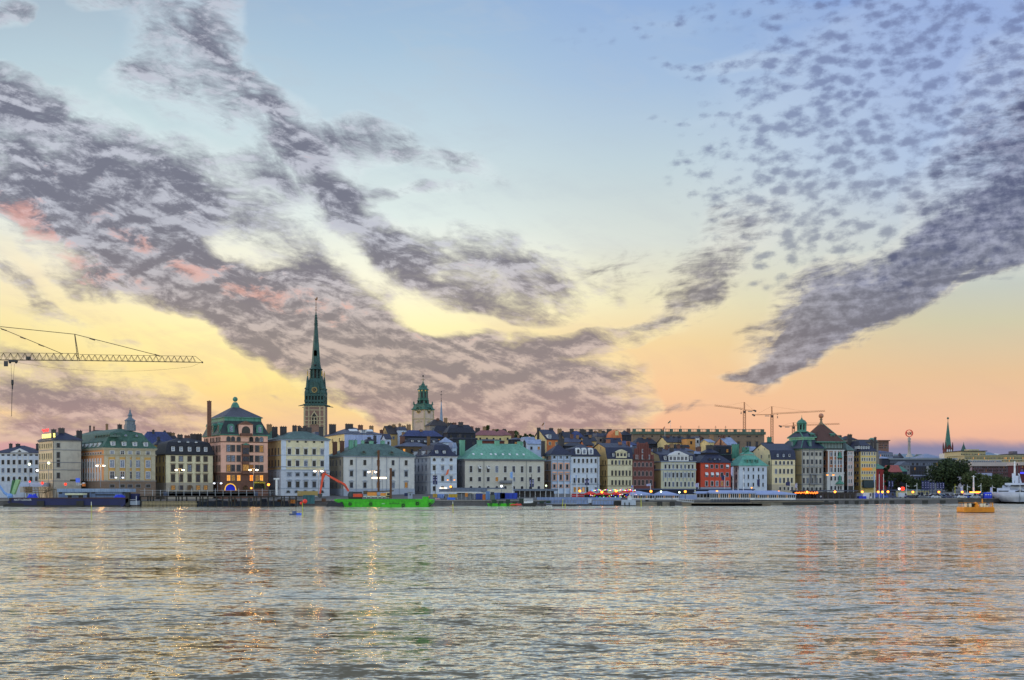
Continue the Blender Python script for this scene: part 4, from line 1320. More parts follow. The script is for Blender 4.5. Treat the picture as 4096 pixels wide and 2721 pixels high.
b.build('lantern', [GREENT, G_DARK], h.root)
C18 = [748, 803, 863, 926, 980]
h.wins(C18, [(660, 705, 'plain'), (765, 822, 'plain')], 24, trim=GREY)
h.wins(C18, [(880, 950, 'seg'), (1018, 1090, 'plain'), (1152, 1205, 'arch')], 26, trim=GREY)
h.fwins([622], [(662, 705), (765, 822), (880, 950)], 1.8)
h.quoins(GREY, [732, 832, 894, 1008], 8)
h.band(635, GREY, .3, .2).band(845, GREY, .2, .15).band(975, GREY, .4, .3).band(1108, GREY, .3, .25)
h.dormers([840], 508, 580, 30, 2.2, 'gable', GREENT, GREENT, (1, 0, 1, 0, 0))
h.fdormers([480 + 110], 500, 575, 2.2, 2.2, 'gable', GREENT, GREENT, (0, 0, 1, 0, 0))
x = h.lx(880)
b = MB(); b.box(x - 2.4, x + 2.4, -1.3, 0, h.z(1110), h.z(1095)); b.box(x - 1.6, x - 1.3, -1, 0, h.z(1090), h.z(975)); b.box(x + 1.3, x + 1.6, -1, 0, h.z(1090), h.z(975)); b.box(x - 2, x + 2, -1.2, 0, h.z(975), h.z(962))
b.build('balcony', GREY, h.root)

# 19 brown pyramid roof with globe
h = House('G', 'office_block', 'white pilastered brick building with a steep brown pyramid roof topped by a globe', (1022, 1078, 1303), 628, mat('orange_brick_wall', (184, 126, 96), .9, 'brick', c2=(140, 92, 72)), th=11)
h.d = 22
w, d = h.w, h.d
h.body().cornice(TRIMW, .6, .6)
b = MB(); zg0, zg1 = h.ze, h.z(520)
b.box(-3.0, w + .2, 1, d - 1, zg0, zg1, 0)
for i in range(14):
    xx = -2.6 + i * (w + 2.4) / 14
    b.box(xx, xx + .35, .75, 1, zg0 + 1, zg1 - .3, 1)
b.build('gallery', [mat('gallery_dark', (38, 52, 52), .5), mat('pale_post', (150, 170, 170), .7)], h.root)
za = h.z(265, d / 2)
cx_, cy_ = h.lx(985) + 5.5, d / 2
hw_ = (h.mpx(425)) / 2
r0 = [(cx_ - hw_, -1, zg1), (cx_ + hw_, -1, zg1), (cx_ + hw_, d + 1, zg1), (cx_ - hw_, d + 1, zg1)]
r1 = [(cx_ - .8, cy_ - .8, za), (cx_ + .8, cy_ - .8, za), (cx_ + .8, cy_ + .8, za), (cx_ - .8, cy_ + .8, za)]
h.roofo = MB().rings([[(p[0], p[1], p[2] - .4) for p in r0], r0, r1], 0, True, True).build('roof', BROWNR, h.root)
b = MB()
for i in range(4): b.tube(r0[i], r0[(i + 1) % 4], .35)
b.tube(r0[1], r1[1], .2)
b.build('roof_edge', GREENT, h.root)
b = MB(); b.lathe([(1.4, za - 1.2), (1.3, za), (.7, za + .9), (.5, za + 2.2), (.9, za + 2.4), (.4, za + 3.0)], (cx_, cy_, 0), 10, 0); b.ball((cx_, cy_, za + 4.3), 1.35, 1, 12); b.build('globe_finial', [mat('copper_brown', (130, 112, 84), .5), mat('globe_bronze', (178, 120, 90), .4)], h.root)
h.dormers([905, 1185], 410, 490, 56, 2.5, 'shed', GREENT, GREENT, (1, 2, 1, 0, 0))
C19 = [1131, 1184, 1230, 1263]
h.wins(C19, [(662, 714, 'plain'), (768, 828, 'plain', (2, 3, 3, 0, 0)), (878, 940, 'plain'), (998, 1055, 'plain'), (1132, 1185, 'plain', (3, 1, 0, 0, 1))], 24, trim=TRIMW)
h.quoins(TRIMW, [1092, 1162, 1208, 1290], 16, Y0=628, Y1=950, out=.5)
h.quoins(TRIMW, [1246], 8, Y0=628, Y1=950, out=.4)
MB().box(-.15, w + .15, -.18, d, 2, h.z(948)).build('white_base', PALE, h.root)
h.band(950, TRIMW, .5, .4)
for c_ in [o for o in h.root.children if o.name.startswith('window')]:
    if c_.location.z < h.z(950): c_.location.y = -.2
h.fwins([1040], [(662, 714), (768, 828), (878, 940)], 2.2)
x = h.lx(1245)
b = MB(); b.lathe([(1.0, h.z(745)), (1.6, h.z(735)), (.9, h.z(712)), (.5, h.z(660)), (.1, h.z(650))], (x, -.6, 0), 8); b.lathe([(2.4, h.z(1105)), (2.4, h.z(1098)), (1.6, h.z(1075)), (.6, h.z(1060)), (.5, h.z(990)), (.1, h.z(980))], (x, -.6, 0), 8)
b.build('oriel', GREENT, h.root)

# 20 slim house
h = House('G', 'town_house', 'slim pinkish corner house with a pale green slanted roof, right of the brown pyramid roof', (1298, 1357, 1446), 632, mat('rose_plaster', (204, 178, 172), .9, 'plaster'), th=10)
h.d = 24
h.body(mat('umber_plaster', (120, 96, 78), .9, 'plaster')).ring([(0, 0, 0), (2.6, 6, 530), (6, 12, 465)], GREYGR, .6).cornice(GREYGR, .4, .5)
h.wins([1379, 1411], [(738, 785), (838, 888), (930, 985), (1035, 1090)], 17, trim=TRIMW)
h.wins([1374, 1394, 1416], [(660, 690, 'arch')], 13, trim=TRIMW)
h.quoins(TRIMW, [1363, 1440], 8)
h.plinth(1130, DARKM).band(700, TRIMW, .3, .2)
h.fwins([1330], [(660, 700), (740, 785), (838, 888), (930, 985)], 1.6)

# 21 yellow house
h = House('G', 'hotel', 'yellow six-bay hotel with small orange lettering, last of the tall quay houses', (1443, 1540, 1757), 645, mat('straw_plaster', (222, 194, 120), .9, 'plaster', c2=(188, 160, 98)), th=10)
h.d = 26
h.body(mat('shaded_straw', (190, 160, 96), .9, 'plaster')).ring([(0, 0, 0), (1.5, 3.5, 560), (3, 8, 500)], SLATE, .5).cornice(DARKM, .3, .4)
C21 = [1564, 1597, 1630, 1663, 1699, 1738]
h.wins(C21, [(660, 700), (740, 780), (826, 866), (930, 960), (1005, 1035), (1085, 1120)], 16, trim=TRIMW, mixp=(3, 5, 3, 0, 0))
h.fwins([1505, 1470], [(660, 700), (740, 780), (826, 866), (930, 960), (1005, 1035), (1085, 1120)], 1.6, mixp=(3, 3, 2, 0, 1))
h.quoins(CREAM, [1548, 1716], 5)
h.dormers([1533, 1566, 1599, 1633, 1666], 570, 614, 19, 1.6, 'flat', WHITE, SLATE, (0, 0, 1, 0, 0))
h.chim([(1390, 420, 54, 16), (1745, 448, 24, 14), (1700, 480, 30, 10)], CHIMD)
x0, x1 = h.lx(1563), h.lx(1725)
MB().box(x0, x1, -2.2, 0, h.z(1155), h.z(1048)).build('glazed_porch', mat('dark_teal_glass', (40, 62, 74), .25, 'glass'), h.root)
me = text_mesh('REISEN', 1.9, mat('orange_letters', (240, 150, 40), .6, emit=.35), .08)
wt_ = max(v.co.x for v in me.vertices) - min(v.co.x for v in me.vertices)
me.transform(Matrix.Diagonal((h.mpx(140) / wt_, 1, 1, 1)))
put('lettering', me, h.root, (h.lx(1632), -.3, h.z(912)))

# ---------------------------------------------------------------- the old town behind: roofs, gables, chimneys
NAVYW = mat('dark_blue_wall', (42, 45, 60), .8, 'plaster')
DKROOF = mat('black_blue_roof', (30, 34, 56), .5, 'seam', c2=(18, 20, 34))
BLUER = mat('worn_blue_roof', (52, 66, 120), .5, 'seam', c2=(30, 38, 74))
BROWNRF = mat('dark_brown_roof', (58, 50, 52), .6, 'seam', c2=(38, 33, 37))
LITEB = mat('pale_blue_sheet', (150, 164, 196), .5, 'seam', c2=(110, 122, 152))
TANW = mat('tan_wall', (204, 172, 120), .9, 'plaster', c2=(166, 136, 92))
CREW = mat('cream_wall', (228, 206, 150), .9, 'plaster', c2=(188, 166, 116))
ORW = mat('orange_wall', (212, 124, 78), .9, 'plaster', c2=(172, 96, 62))
PINKW = mat('salmon_wall', (222, 164, 130), .9, 'plaster', c2=(186, 132, 104))
WHW = mat('white_blue_wall', (196, 206, 226), .9, 'plaster', c2=(156, 166, 190))
GRW = mat('grey_wall', (136, 128, 122), .9, 'plaster')
CHS = [CHIMD, BRICKC, mat('chimney_tan', (150, 118, 88), .9, 'plaster'), CHIMD]


def bh(t, X, Ye, Yr, D, wall, roof, label, kind='hip', name='town_house', chims=(), dorm=None, dmax=26, front=None, cat='building', depth=None, frontm=None, grp=None):
    """a house seen over the roofs in front: X = flank end, near corner, front end"""
    k1_ = (tx(t, X[1]) - CX) / F
    D = max(D, line_D(k1_) + (26 if D >= 600 else 14))
    h = House(t, name, label, X, Ye, wall, D=D, cat=cat, depth=depth, th=None, group=grp)
    h.d = min(max(h.d, 7), dmax)
    if kind == 'hip':
        h.body().ring([(0, 0, 0), (h.d * .42, h.d * .5, Yr)], roof, .5)
    elif kind == 'flat':
        h.body().ring([(0, 0, 0), (.3, .3, Yr)], roof, .2)
    elif kind == 'mans':
        h.body().ring([(0, 0, 0), (1.4, 1.4, Ye - (Ye - Yr) * .62), (h.d * .4, h.d * .5, Yr)], roof, .4)
    elif kind == 'gab':
        a = h.d / 2
        h.d = a * 2
        h.gable([(0, h.ze), (a, h.z(Yr, a)), (2 * a, h.ze)], roof)
        if frontm:
            MB().box(.02, h.w, -.05, .02, h.base, h.ze).build('front_wall', frontm, h.root)
    for c in chims:
        h.chim([(c[0], c[1], c[2], c[3] if len(c) > 3 else h.d * .45)], CHS[rnd.randrange(4)], dz=6)
    if dorm:
        Xs, Y0, Y1, wp = dorm[:4]
        h.dormers(Xs, Y0, Y1, wp, dorm[4] if len(dorm) > 4 else 1.0, 'flat', WHITE, roof, (0, 1, 4, 0, 0))
    if front:
        Xs, rows, wp = front
        h.wins(Xs, rows, wp, trim=wall)
    else:
        n = max(1, int(h.w / 3.4))
        for i in range(n):
            x = (i + .5) * h.w / n
            put('window', window_mesh(1.1, 1.7, 'plain', pick((4, 2, 2, .3, .5)), wall, DARKM), h.root, (x, -.01 if not frontm else -.06, h.ze - 3.0))
    return h


bh('A', (1200, 1242, 1560), 392, 348, 590, GRW, BROWNRF, 'brown roofed house peeping over the bank with pointed finials', chims=[(1255, 292, 16), (1310, 302, 14), (1490, 262, 26)])
bh('B', (150, 200, 640), 640, 488, 600, NAVYW, BLUER, 'plain house with a broad worn blue roof, between bank and black mansard house', chims=[(355, 468, 22), (450, 540, 30), (395, 560, 26)])
bh('B', (455, 492, 700), 640, 512, 610, GRW, DKROOF, 'dark grey house with aerials behind the black mansard roof', chims=[(497, 480, 20), (540, 500, 70), (595, 506, 50)])
bh('B', (330, 380, 530), 655, 590, 575, mat('dark_ochre_wall', (150, 124, 76), .9, 'plaster'), DKROOF, 'dark ochre lane house between the green bank and the pale yellow house', chims=[(420, 560, 30)])
bh('B', (700, 770, 1010), 640, 560, 590, NAVYW, DKROOF, 'low dark house hidden behind the black mansard with fat chimneys', chims=[(780, 540, 60)])
bh('C', (225, 250, 430), 470, 330, 590, WHW, GREENR, 'green roofed house squeezed behind the gap right of the pink building', chims=[(268, 272, 62)])
bh('C', (880, 905, 1010), 420, 375, 600, mat('white_wall', (210, 206, 200), .9, 'plaster'), SLATE2, 'small white attic house at the foot of the tall spire', 'flat')
h = bh('C', (985, 1320, ('D', 110)), 402, 300, 620, CREW, SLATE2, 'large cream and white building with skylights in its lilac roof, right of the spire', dmax=70,
       chims=[(1150, 270, 90, 34), (1382, 262, 100, 20), (1540, 276, 60, 14), (1692, 284, 50, 12)], dorm=([1605], 340, 385, 70, 1.5), front=([1400, 1480, 1560, 1640, 1720], [(440, 480, 'bare')], 14))
MB().box(-.1, h.w, -.25, -.02, h.base, h.ze - .3).build('scaffold_sheet', mat('pale_blue_sheeting', (188, 198, 232), .8, 'seam', c2=(158, 170, 210)), h.root)
h.fwins([1150, 1248], [(450, 505)], 1.6, trim=CREW)
for X, y_ in ((1465, 3), (('D', -60), 3)):
    x = h.lx(X); z = h.z(355, 4)
    MB().prism([(2.6, z - .4), (4.6, z + .5), (4.6, z + .75), (2.6, z - .1)], x - 2.2, x + 2.2, 'x').build('skylight', WHITE, h.roofo)
bh('C', (1580, 1612, ('D', 20)), 520, 455, 585, NAVYW, DKROOF, 'dark navy house behind the wide white house, left part of the hill', 'mans', chims=[(1740, 425, 34), (1660, 450, 40)])
h = bh('D', (100, 150, 222), 470, 412, 590, WHW, SLATE, 'narrow pale gable end beside the dark navy house on the hill', 'gab')
bh('D', (95, 185, 330), 400, 300, 640, TANW, BROWNRF, 'tan gabled house with two tall chimneys on the left shoulder of the hill', 'gab', chims=[(205, 284, 38), (262, 270, 40), (90, 350, 40)])
bh('D', (300, 330, 440), 350, 305, 640, WHW, SLATE2, 'small attic house with a row of white skylights below the cathedral tower', 'flat', chims=[(345, 262, 26), (400, 290, 50), (470, 272, 50)])
bh('D', (350, 410, 935), 432, 350, 620, NAVYW, BLUER, 'long house with a worn royal blue roof below the cathedral tower', chims=[(905, 356, 48), (640, 340, 34), (395, 380, 36)])
bh('D', (380, 425, 950), 520, 462, 600, NAVYW, DKROOF, 'long black-blue terrace with a row of white attic windows under the royal blue roof', 'mans', dorm=([520, 612, 700, 820, 915], 486, 516, 24), chims=[(748, 445, 34), (462, 470, 50), (380, 440, 60)])
bh('D', (250, 350, 790), 575, 520, 590, mat('wood_gallery', (104, 84, 60), .8, 'brick'), SLATE2, 'brown timbered gallery house with a lilac-grey roof behind the narrow pale blue house', 'hip')
bh('D', (700, 770, 1030), 285, 200, 700, GRW, BROWNRF, 'brown hipped chapel roof right of the cathedral tower', chims=[(875, 185, 30), (985, 180, 40)])
bh('D', (740, 800, 1100), 430, 285, 660, NAVYW, DKROOF, 'steep black roofed house on the hill crest right of the cathedral', chims=[(1040, 245, 60), (1105, 243, 50)])
bh('D', (960, 1010, 1400), 385, 272, 650, NAVYW, DKROOF, 'big black mansard house with five white attic windows on the hill crest', 'mans', chims=[(1195, 236, 60)], dorm=([1155, 1203, 1252, 1308, 1365], 388, 432, 26, .2))
bh('D', (920, 950, 1075), 520, 448, 600, WHW, LITEB, 'small house with pale blue sheet roofs behind the narrow pale blue house')
bh('D', (1060, 1085, 1430), 470, 455, 610, NAVYW, DKROOF, 'flat black attic storey left of the mint green roof ridge', 'flat', chims=[(1190, 410, 20)])
MB()
bh('D', (1075, 1080, 1140), 600, 525, 566, WHW, LITEB, 'pale lilac stair tower against the left end of the mint green roof', 'flat', name='stair_tower')
bh('D', (1345, 1420, 1790), 422, 352, 700, CREW, REDR, 'cream house under a faded red roof on the right of the hill', chims=[(1348, 300, 40, 12), (1430, 320, 60, 14), (1525, 300, 40, 6), (1655, 335, 40, 8)])
bh('D', (1640, 1700, ('E', 155)), 420, 345, 715, CREW, REDR, 'second cream house with faded red roof and brick chimneys, next to the trees', chims=[(('E', 60), 335, 40, 6), (('E', 160), 360, 70, 6)])
bh('D', (1420, 1450, ('E', 60)), 500, 476, 640, mat('red_brown_wall', (130, 74, 60), .9, 'brick'), DKROOF, 'low dark roofline directly above the mint green roof')
bh('E', (140, 175, 350), 480, 455, 640, NAVYW, SLATE2, 'low slate blue house above the right half of the mint green roof', chims=[(255, 415, 20)])
bh('E', (340, 352, 485), 475, 445, 625, WHW, LITEB, 'small pale blue flat-topped house between the trees and the cream gable', 'flat')
bh('E', (355, 385, 590), 540, 488, 600, WHW, LITEB, 'pale sheeted house behind the green chimneys of the mint roof', 'gab', chims=[(350, 500, 34)])
h = bh('E', (450, 650, 830), 480, 350, 650, CREW, SLATE, 'cream gable house with an orange front and one white dormer, above the salmon-panelled house', 'gab', frontm=ORW, chims=[(540, 320, 44, 12), (712, 322, 50, 12)], dorm=([693], 412, 468, 48, 1.2))
bh('E', (770, 800, 980), 470, 358, 680, NAVYW, DKROOF, 'black roofed house right of the cream gable with a broad chimney', chims=[(830, 335, 52)])
bh('E', (860, 890, 990), 450, 388, 660, TANW, DKROOF, 'small tan gable among the black roofs in the middle of the town', 'gab', chims=[(850, 388, 40)])
bh('E', (820, 870, 1170), 520, 455, 620, TANW, SLATE2, 'tan house with a lilac-grey lean-to roof behind the three-dormer house', chims=[(1000, 408, 36), (840, 425, 30), (1080, 420, 30)])
bh('E', (960, 985, 1170), 455, 362, 690, NAVYW, BLUER, 'tall dark blue attic house with a white window above the three-dormer house', 'mans', chims=[(1000, 335, 50), (1140, 335, 50)], dorm=([1125], 430, 465, 24))
bh('E', (885, 915, 1195), 570, 528, 600, NAVYW, DKROOF, 'black pyramid-shaped roof immediately behind the three-dormer house', chims=[(860, 470, 60)])
bh('E', (1140, 1175, 1340), 500, 452, 650, TANW, DKROOF, 'black roofed tan house left of the tall tan gable', 'gab', chims=[(1255, 420, 30)])
bh('E', (1165, 1180, 1290), 560, 500, 612, ORW, DKROOF, 'orange-brown gable tucked left of the tall tan gable', 'gab')
bh('E', (1170, 1190, 1430), 420, 372, 740, NAVYW, DKROOF, 'dark ridge of roofs below the left end of the palace balustrade', chims=[(1265, 340, 44), (1395, 345, 46), (1180, 350, 30), (1330, 362, 30)])
bh('E', (1330, 1350, 1560), 440, 395, 700, GRW, SLATE2, 'grey house with a terrace below the palace, left of the orange gable', 'flat', chims=[(1440, 360, 40), (1520, 335, 60)])
h = bh('E', (1547, 1552, 1702), 460, 470, 690, ORW, SLATE, 'bright orange gable with a curved top and one cream window, in the middle distance', 'flat')
xm = h.w / 2; zz = h.z(345)
MB().prism([(0, h.ze), (h.w, h.ze), (h.w - .4, h.ze + (zz - h.ze) * .4), (h.w * .78, h.ze + (zz - h.ze) * .75), (xm, zz), (h.w * .22, h.ze + (zz - h.ze) * .75), (.4, h.ze + (zz - h.ze) * .4)], -.1, 8, 'y').build('gable_front', ORW, h.root)
MB().box(xm - 1, xm + 1, -.2, -.1, h.ze + 1.5, h.ze + 4.2).build('window', CREW, h.root)
bh('E', (1680, 1700, ('F', 90)), 420, 355, 730, NAVYW, DKROOF, 'black hipped roof with a small spike right of the orange gable', chims=[(1790, 330, 40)])
h = bh('E', (1428, 1500, 1700), 545, 465, 650, PINKW, SLATE, 'salmon gable house with a round window below the orange gable', 'gab', chims=[(1450, 455, 46), (1600, 470, 40)])
bh('E', (1640, 1680, ('F', 170)), 560, 500, 640, NAVYW, BLUER, 'blue roofed house behind the brick stepped gable with small pale dormers', dorm=([1722, 1760], 545, 580, 26), chims=[(1675, 515, 50), (1795, 510, 50), (('F', 40), 505, 40)])
bh('F', (20, 60, 180), 620, 560, 610, NAVYW, LITEB, 'pale blue lean-to roof left of the stepped brick gable')
bh('F', (120, 150, 455), 540, 455, 670, NAVYW, DKROOF, 'large blue-black hipped roof above the stepped brick gable', chims=[(270, 445, 40), (340, 455, 40), (190, 480, 50)])
bh('F', (452, 588, 860), 520, 445, 660, CREW, DKROOF, 'cream gable with a black roof and one white dormer above the white pediment', 'gab', chims=[(600, 428, 36), (755, 430, 30), (680, 440, 20)], dorm=([768, 835], 500, 540, 26, .6))
bh('F', (845, 862, 980), 470, 455, 655, mat('orange_ochre_wall', (208, 150, 88), .9, 'plaster'), DKROOF, 'plain ochre tower-like block left of the salmon gable, below the palace', 'flat', chims=[(885, 425, 50)])
bh('F', (975, 985, 1040), 455, 440, 665, PALE, SLATE2, 'narrow whitish block beside the plain ochre block', 'flat', chims=[(1065, 445, 40), (1080, 458, 30)])
bh('F', (1050, 1165, 1240), 520, 485, 640, CREW, LITEB, 'small cream gable with a pale blue roof left of the salmon gable', 'gab')
bh('F', (1225, 1432, 1570), 560, 460, 640, PINKW, LITEB, 'broad salmon gable with one small window, behind the light green roofed house', 'gab', chims=[(1205, 418, 50), (1345, 430, 40), (1385, 420, 20)])
bh('F', (940, 990, 1130), 525, 490, 690, NAVYW, DKROOF, 'black roofs between the ochre block and the small cream gable', chims=[(1010, 515, 50)])
bh('F', (340, 380, 620), 650, 600, 612, GRW, SLATE2, 'slate roofed house right behind the white pediment house, left part', chims=[(415, 600, 60, 4), (500, 592, 60, 4)])
bh('F', (560, 600, 960), 640, 598, 606, GRW, SLATE2, 'slate roofed house right behind the white pediment house, right part', chims=[(575, 560, 40), (650, 545, 50), (740, 558, 44), (810, 570, 40), (700, 580, 30)])
bh('F', (900, 950, 1130), 680, 640, 600, NAVYW, LITEB, 'small house with a pale round roof light left of the red house', chims=[(1010, 590, 30), (1040, 580, 30)])
bh('F', (600, 640, 900), 585, 555, 630, mat('brick_wall', (140, 84, 66), .9, 'brick'), DKROOF, 'brick walled attic with a crowd of chimneys above the white pediment', 'flat', chims=[(655, 545, 40, 3), (700, 550, 30, 3), (745, 545, 30, 3), (790, 555, 40, 3), (840, 560, 30, 3)])
bh('F', (1240, 1262, 1480), 580, 560, 625, NAVYW, NAVYW, 'dark blue flat-roofed block between the red house and the green roofed house', 'flat', chims=[(1410, 590, 60)])
bh('F', (1300, 1340, 1500), 690, 660, 600, NAVYW, GREYGR, 'low grey-green roof between the red house and the light green roof')
bh('F', (1690, 1730, ('G', 100)), 640, 588, 640, TANW, LITEB, 'pale blue gently sloped roof behind the light green roof', 'gab')
h = bh('G', (215, 232, 330), 540, 520, 625, NAVYW, DKROOF, 'dark roof carrying one big green chimney, left of the green-domed building', 'flat')
h.chim([(270, 448, 58, 4)], GREENT, dz=8)
bh('G', (1180, 1205, 1300), 500, 430, 680, GRW, BROWNRF, 'dark hipped roof right behind the brown pyramid roof', chims=[(1240, 425, 70)])
bh('G', (1280, 1300, 1480), 480, 432, 660, GRW, DKROOF, 'dark roofs with a broad chimney between the pyramid roof and the yellow hotel', chims=[(1390, 410, 56)])
bh('G', (1440, 1460, 1790), 520, 482, 700, GRW, BROWNRF, 'long low dark roof seen over the yellow hotel')

# royal palace: long attic with green balustrade
PALW = mat('palace_stone', (142, 122, 104), .9, 'stone', c2=(104, 88, 78))
h = House('F', 'palace', 'long grey-brown palace with a green copper balustrade, behind the roofs right of centre', (None, 105, ('G', 200)), 408, PALW, th=5, D=800, depth=40)
h.body()
w = h.w
GCB = mat('dull_copper', (96, 112, 98), .7, 'seam', c2=(70, 84, 74))
b = MB(); b.box(-.6, w + .8, -.8, 40.8, h.z(408), h.z(370)); b.build('cornice', GCB, h.root)
n = 15
for i in range(n):
    x = .5 + i * (w - 2.5) / (n - 1)
    MB().box(x, x + 1.8, -.4, 2, h.z(370), h.z(334)).build('pedestal', GCB, h.root)
b = MB(); b.box(0, w, 0, .5, h.z(337), h.z(331))
nb = int(w / 1.0)
for i in range(nb):
    b.box(i * w / nb, i * w / nb + .22, .1, .4, h.z(370), h.z(337))
b.build('balustrade', GCB, h.root)
h.wins([1450, 1580, 1710, ('G', -5), ('G', 95)], [(425, 445, 'bare'), (510, 600, 'hood', (1, 3, 1, 0, 0))], 34, trim=TRIMB)
h.wins([250, 380, 500, 640, 760, 900, 1040, 1180, 1310], [(425, 445, 'bare')], 26, trim=TRIMB)
for X in (800, 1055, 1290, 1430):
    b = MB(); x = h.lx(X); b.tube((x, 5, h.z(370)), (x, 5, h.z(280)), .12); b.tube((x - .9, 5, h.z(300)), (x + .9, 5, h.z(300)), .07); b.build('aerial', DARKM, h.root)
hp = House('E', 'palace_wing', 'green parapet wing of the palace, its thin railing running left over the dark roofs', (None, 985, ('F', 110)), 372, PALW, D=830, depth=20)
hp.body()
b = MB(); w = hp.w; b.box(0, w, 0, .4, hp.z(338), hp.z(333)); b.box(-.3, w, -.3, 20, hp.ze, hp.z(368))
for i in range(int(w / 1.1)): b.box(i * 1.1, i * 1.1 + .2, .1, .3, hp.z(370), hp.z(337))
b.build('balustrade', GCB, hp.root)

# flags on poles above the roofs
def flag(t, Xp, Y0, Y1, Xf, D, label, m, hf=30, name='flagpole', r_=.09, pole=None, slant=18, grp=None):
    a = at(t, Xp, Y1, D); b_ = at(t, Xp, Y0, D)
    e = empty(name, a, 0, label, 'flagpole', grp)
    hh = (b_ - a).z
    MB().tube((0, 0, 0), (0, 0, hh), r_, r_ * .7).build('pole', pole or WHITE, e)
    if m:
        s_ = D / F / TILE[t][2]
        fw = (Xf - Xp) * s_; fh = hf * s_
        p = MB(); n = 5
        for i in range(n):
            x0, x1 = fw * i / n, fw * (i + 1) / n
            z0, z1 = hh - slant * s_ * i / n, hh - slant * s_ * (i + 1) / n
            y0, y1 = .25 * math.sin(i * 1.7), .25 * math.sin((i + 1) * 1.7)
            p.add([(x0, y0 - .03, z0), (x1, y1 - .03, z1), (x1, y1 - .03, z1 - fh * (1 - .1 * i)), (x0, y0 - .03, z0 - fh),
                   (x0, y0 + .03, z0), (x1, y1 + .03, z1), (x1, y1 + .03, z1 - fh * (1 - .1 * i)), (x0, y0 + .03, z0 - fh)],
                  [(0, 3, 2, 1), (4, 5, 6, 7), (0, 1, 5, 4), (2, 3, 7, 6)])
        p.build('flag', m, e)
    return e


FLB = mat('brown_flag', (150, 104, 60), .8); FLG = mat('grey_green_flag', (104, 110, 90), .8)
flag('E', 617, 240, 345, 582, 660, 'thin pole with a brown pennant above the cream gable', FLB, 26, slant=40)
flag('F', 635, 212, 330, 598, 800, 'pole with a ragged grey-green flag on the palace roof', FLG, 26, slant=34)
flag('F', 556, 296, 436, 515, 670, 'white pole with a salmon flag in front of the palace balustrade', mat('salmon_flag', (230, 150, 110), .8), 26, slant=44)

# ---------------------------------------------------------------- towers
TOWB = mat('tower_brick', (150, 120, 106), .9, 'brick', c2=(116, 90, 80), scale=1.4)
TOWS = mat('tower_sandstone', (190, 174, 142), .9, 'stone', c2=(150, 136, 110))
COPD = mat('dark_teal_copper', (54, 94, 88), .6, 'seam', c2=(28, 56, 56))
GOLD = mat('gilded', (226, 190, 110), .4, 'flat', metal=.3, c2=(180, 140, 70))
BLK = mat('black_dial', (24, 26, 28), .5)


def clock(m, c, r_, axis='y', sgn=-1, gold=1, blk=2):
    """dial on a face: black disc, gilt ticks and hands; axis is the face normal"""
    def P(a, rr, o):
        u, v = rr * math.cos(a), rr * math.sin(a)
        return (c[0] + u, c[1] + sgn * o, c[2] + v) if axis == 'y' else (c[0] + sgn * o, c[1] + u, c[2] + v)
    n = 20
    m.add([P(2 * math.pi * i / n, r_, .12) for i in range(n)] + [P(2 * math.pi * i / n, r_, 0) for i in range(n)], [tuple(range(n))] + [(i, i + n, (i + 1) % n + n, (i + 1) % n) for i in range(n)], blk)
    for i in range(n):
        a, b_ = 2 * math.pi * i / n, 2 * math.pi * (i + 1) / n
        m.add([P(a, r_, .2), P(b_, r_, .2), P(b_, r_ * .9, .2), P(a, r_ * .9, .2)], [(0, 1, 2, 3)], gold)
    for i in range(12):
        a = i * math.pi / 6; w_ = .07
        m.add([P(a - w_, r_ * .84, .2), P(a + w_, r_ * .84, .2), P(a + w_, r_ * .6, .2), P(a - w_, r_ * .6, .2)], [(0, 1, 2, 3)], gold)
    for a, L, w_ in ((math.pi * .72, .78, .05), (math.pi * 1.28, .5, .08)):
        m.add([P(a + math.pi / 2, r_ * w_, .24), P(a, r_ * L, .24), P(a - math.pi / 2, r_ * w_, .24), P(a + math.pi, r_ * .15, .24)], [(0, 1, 2, 3)], gold)


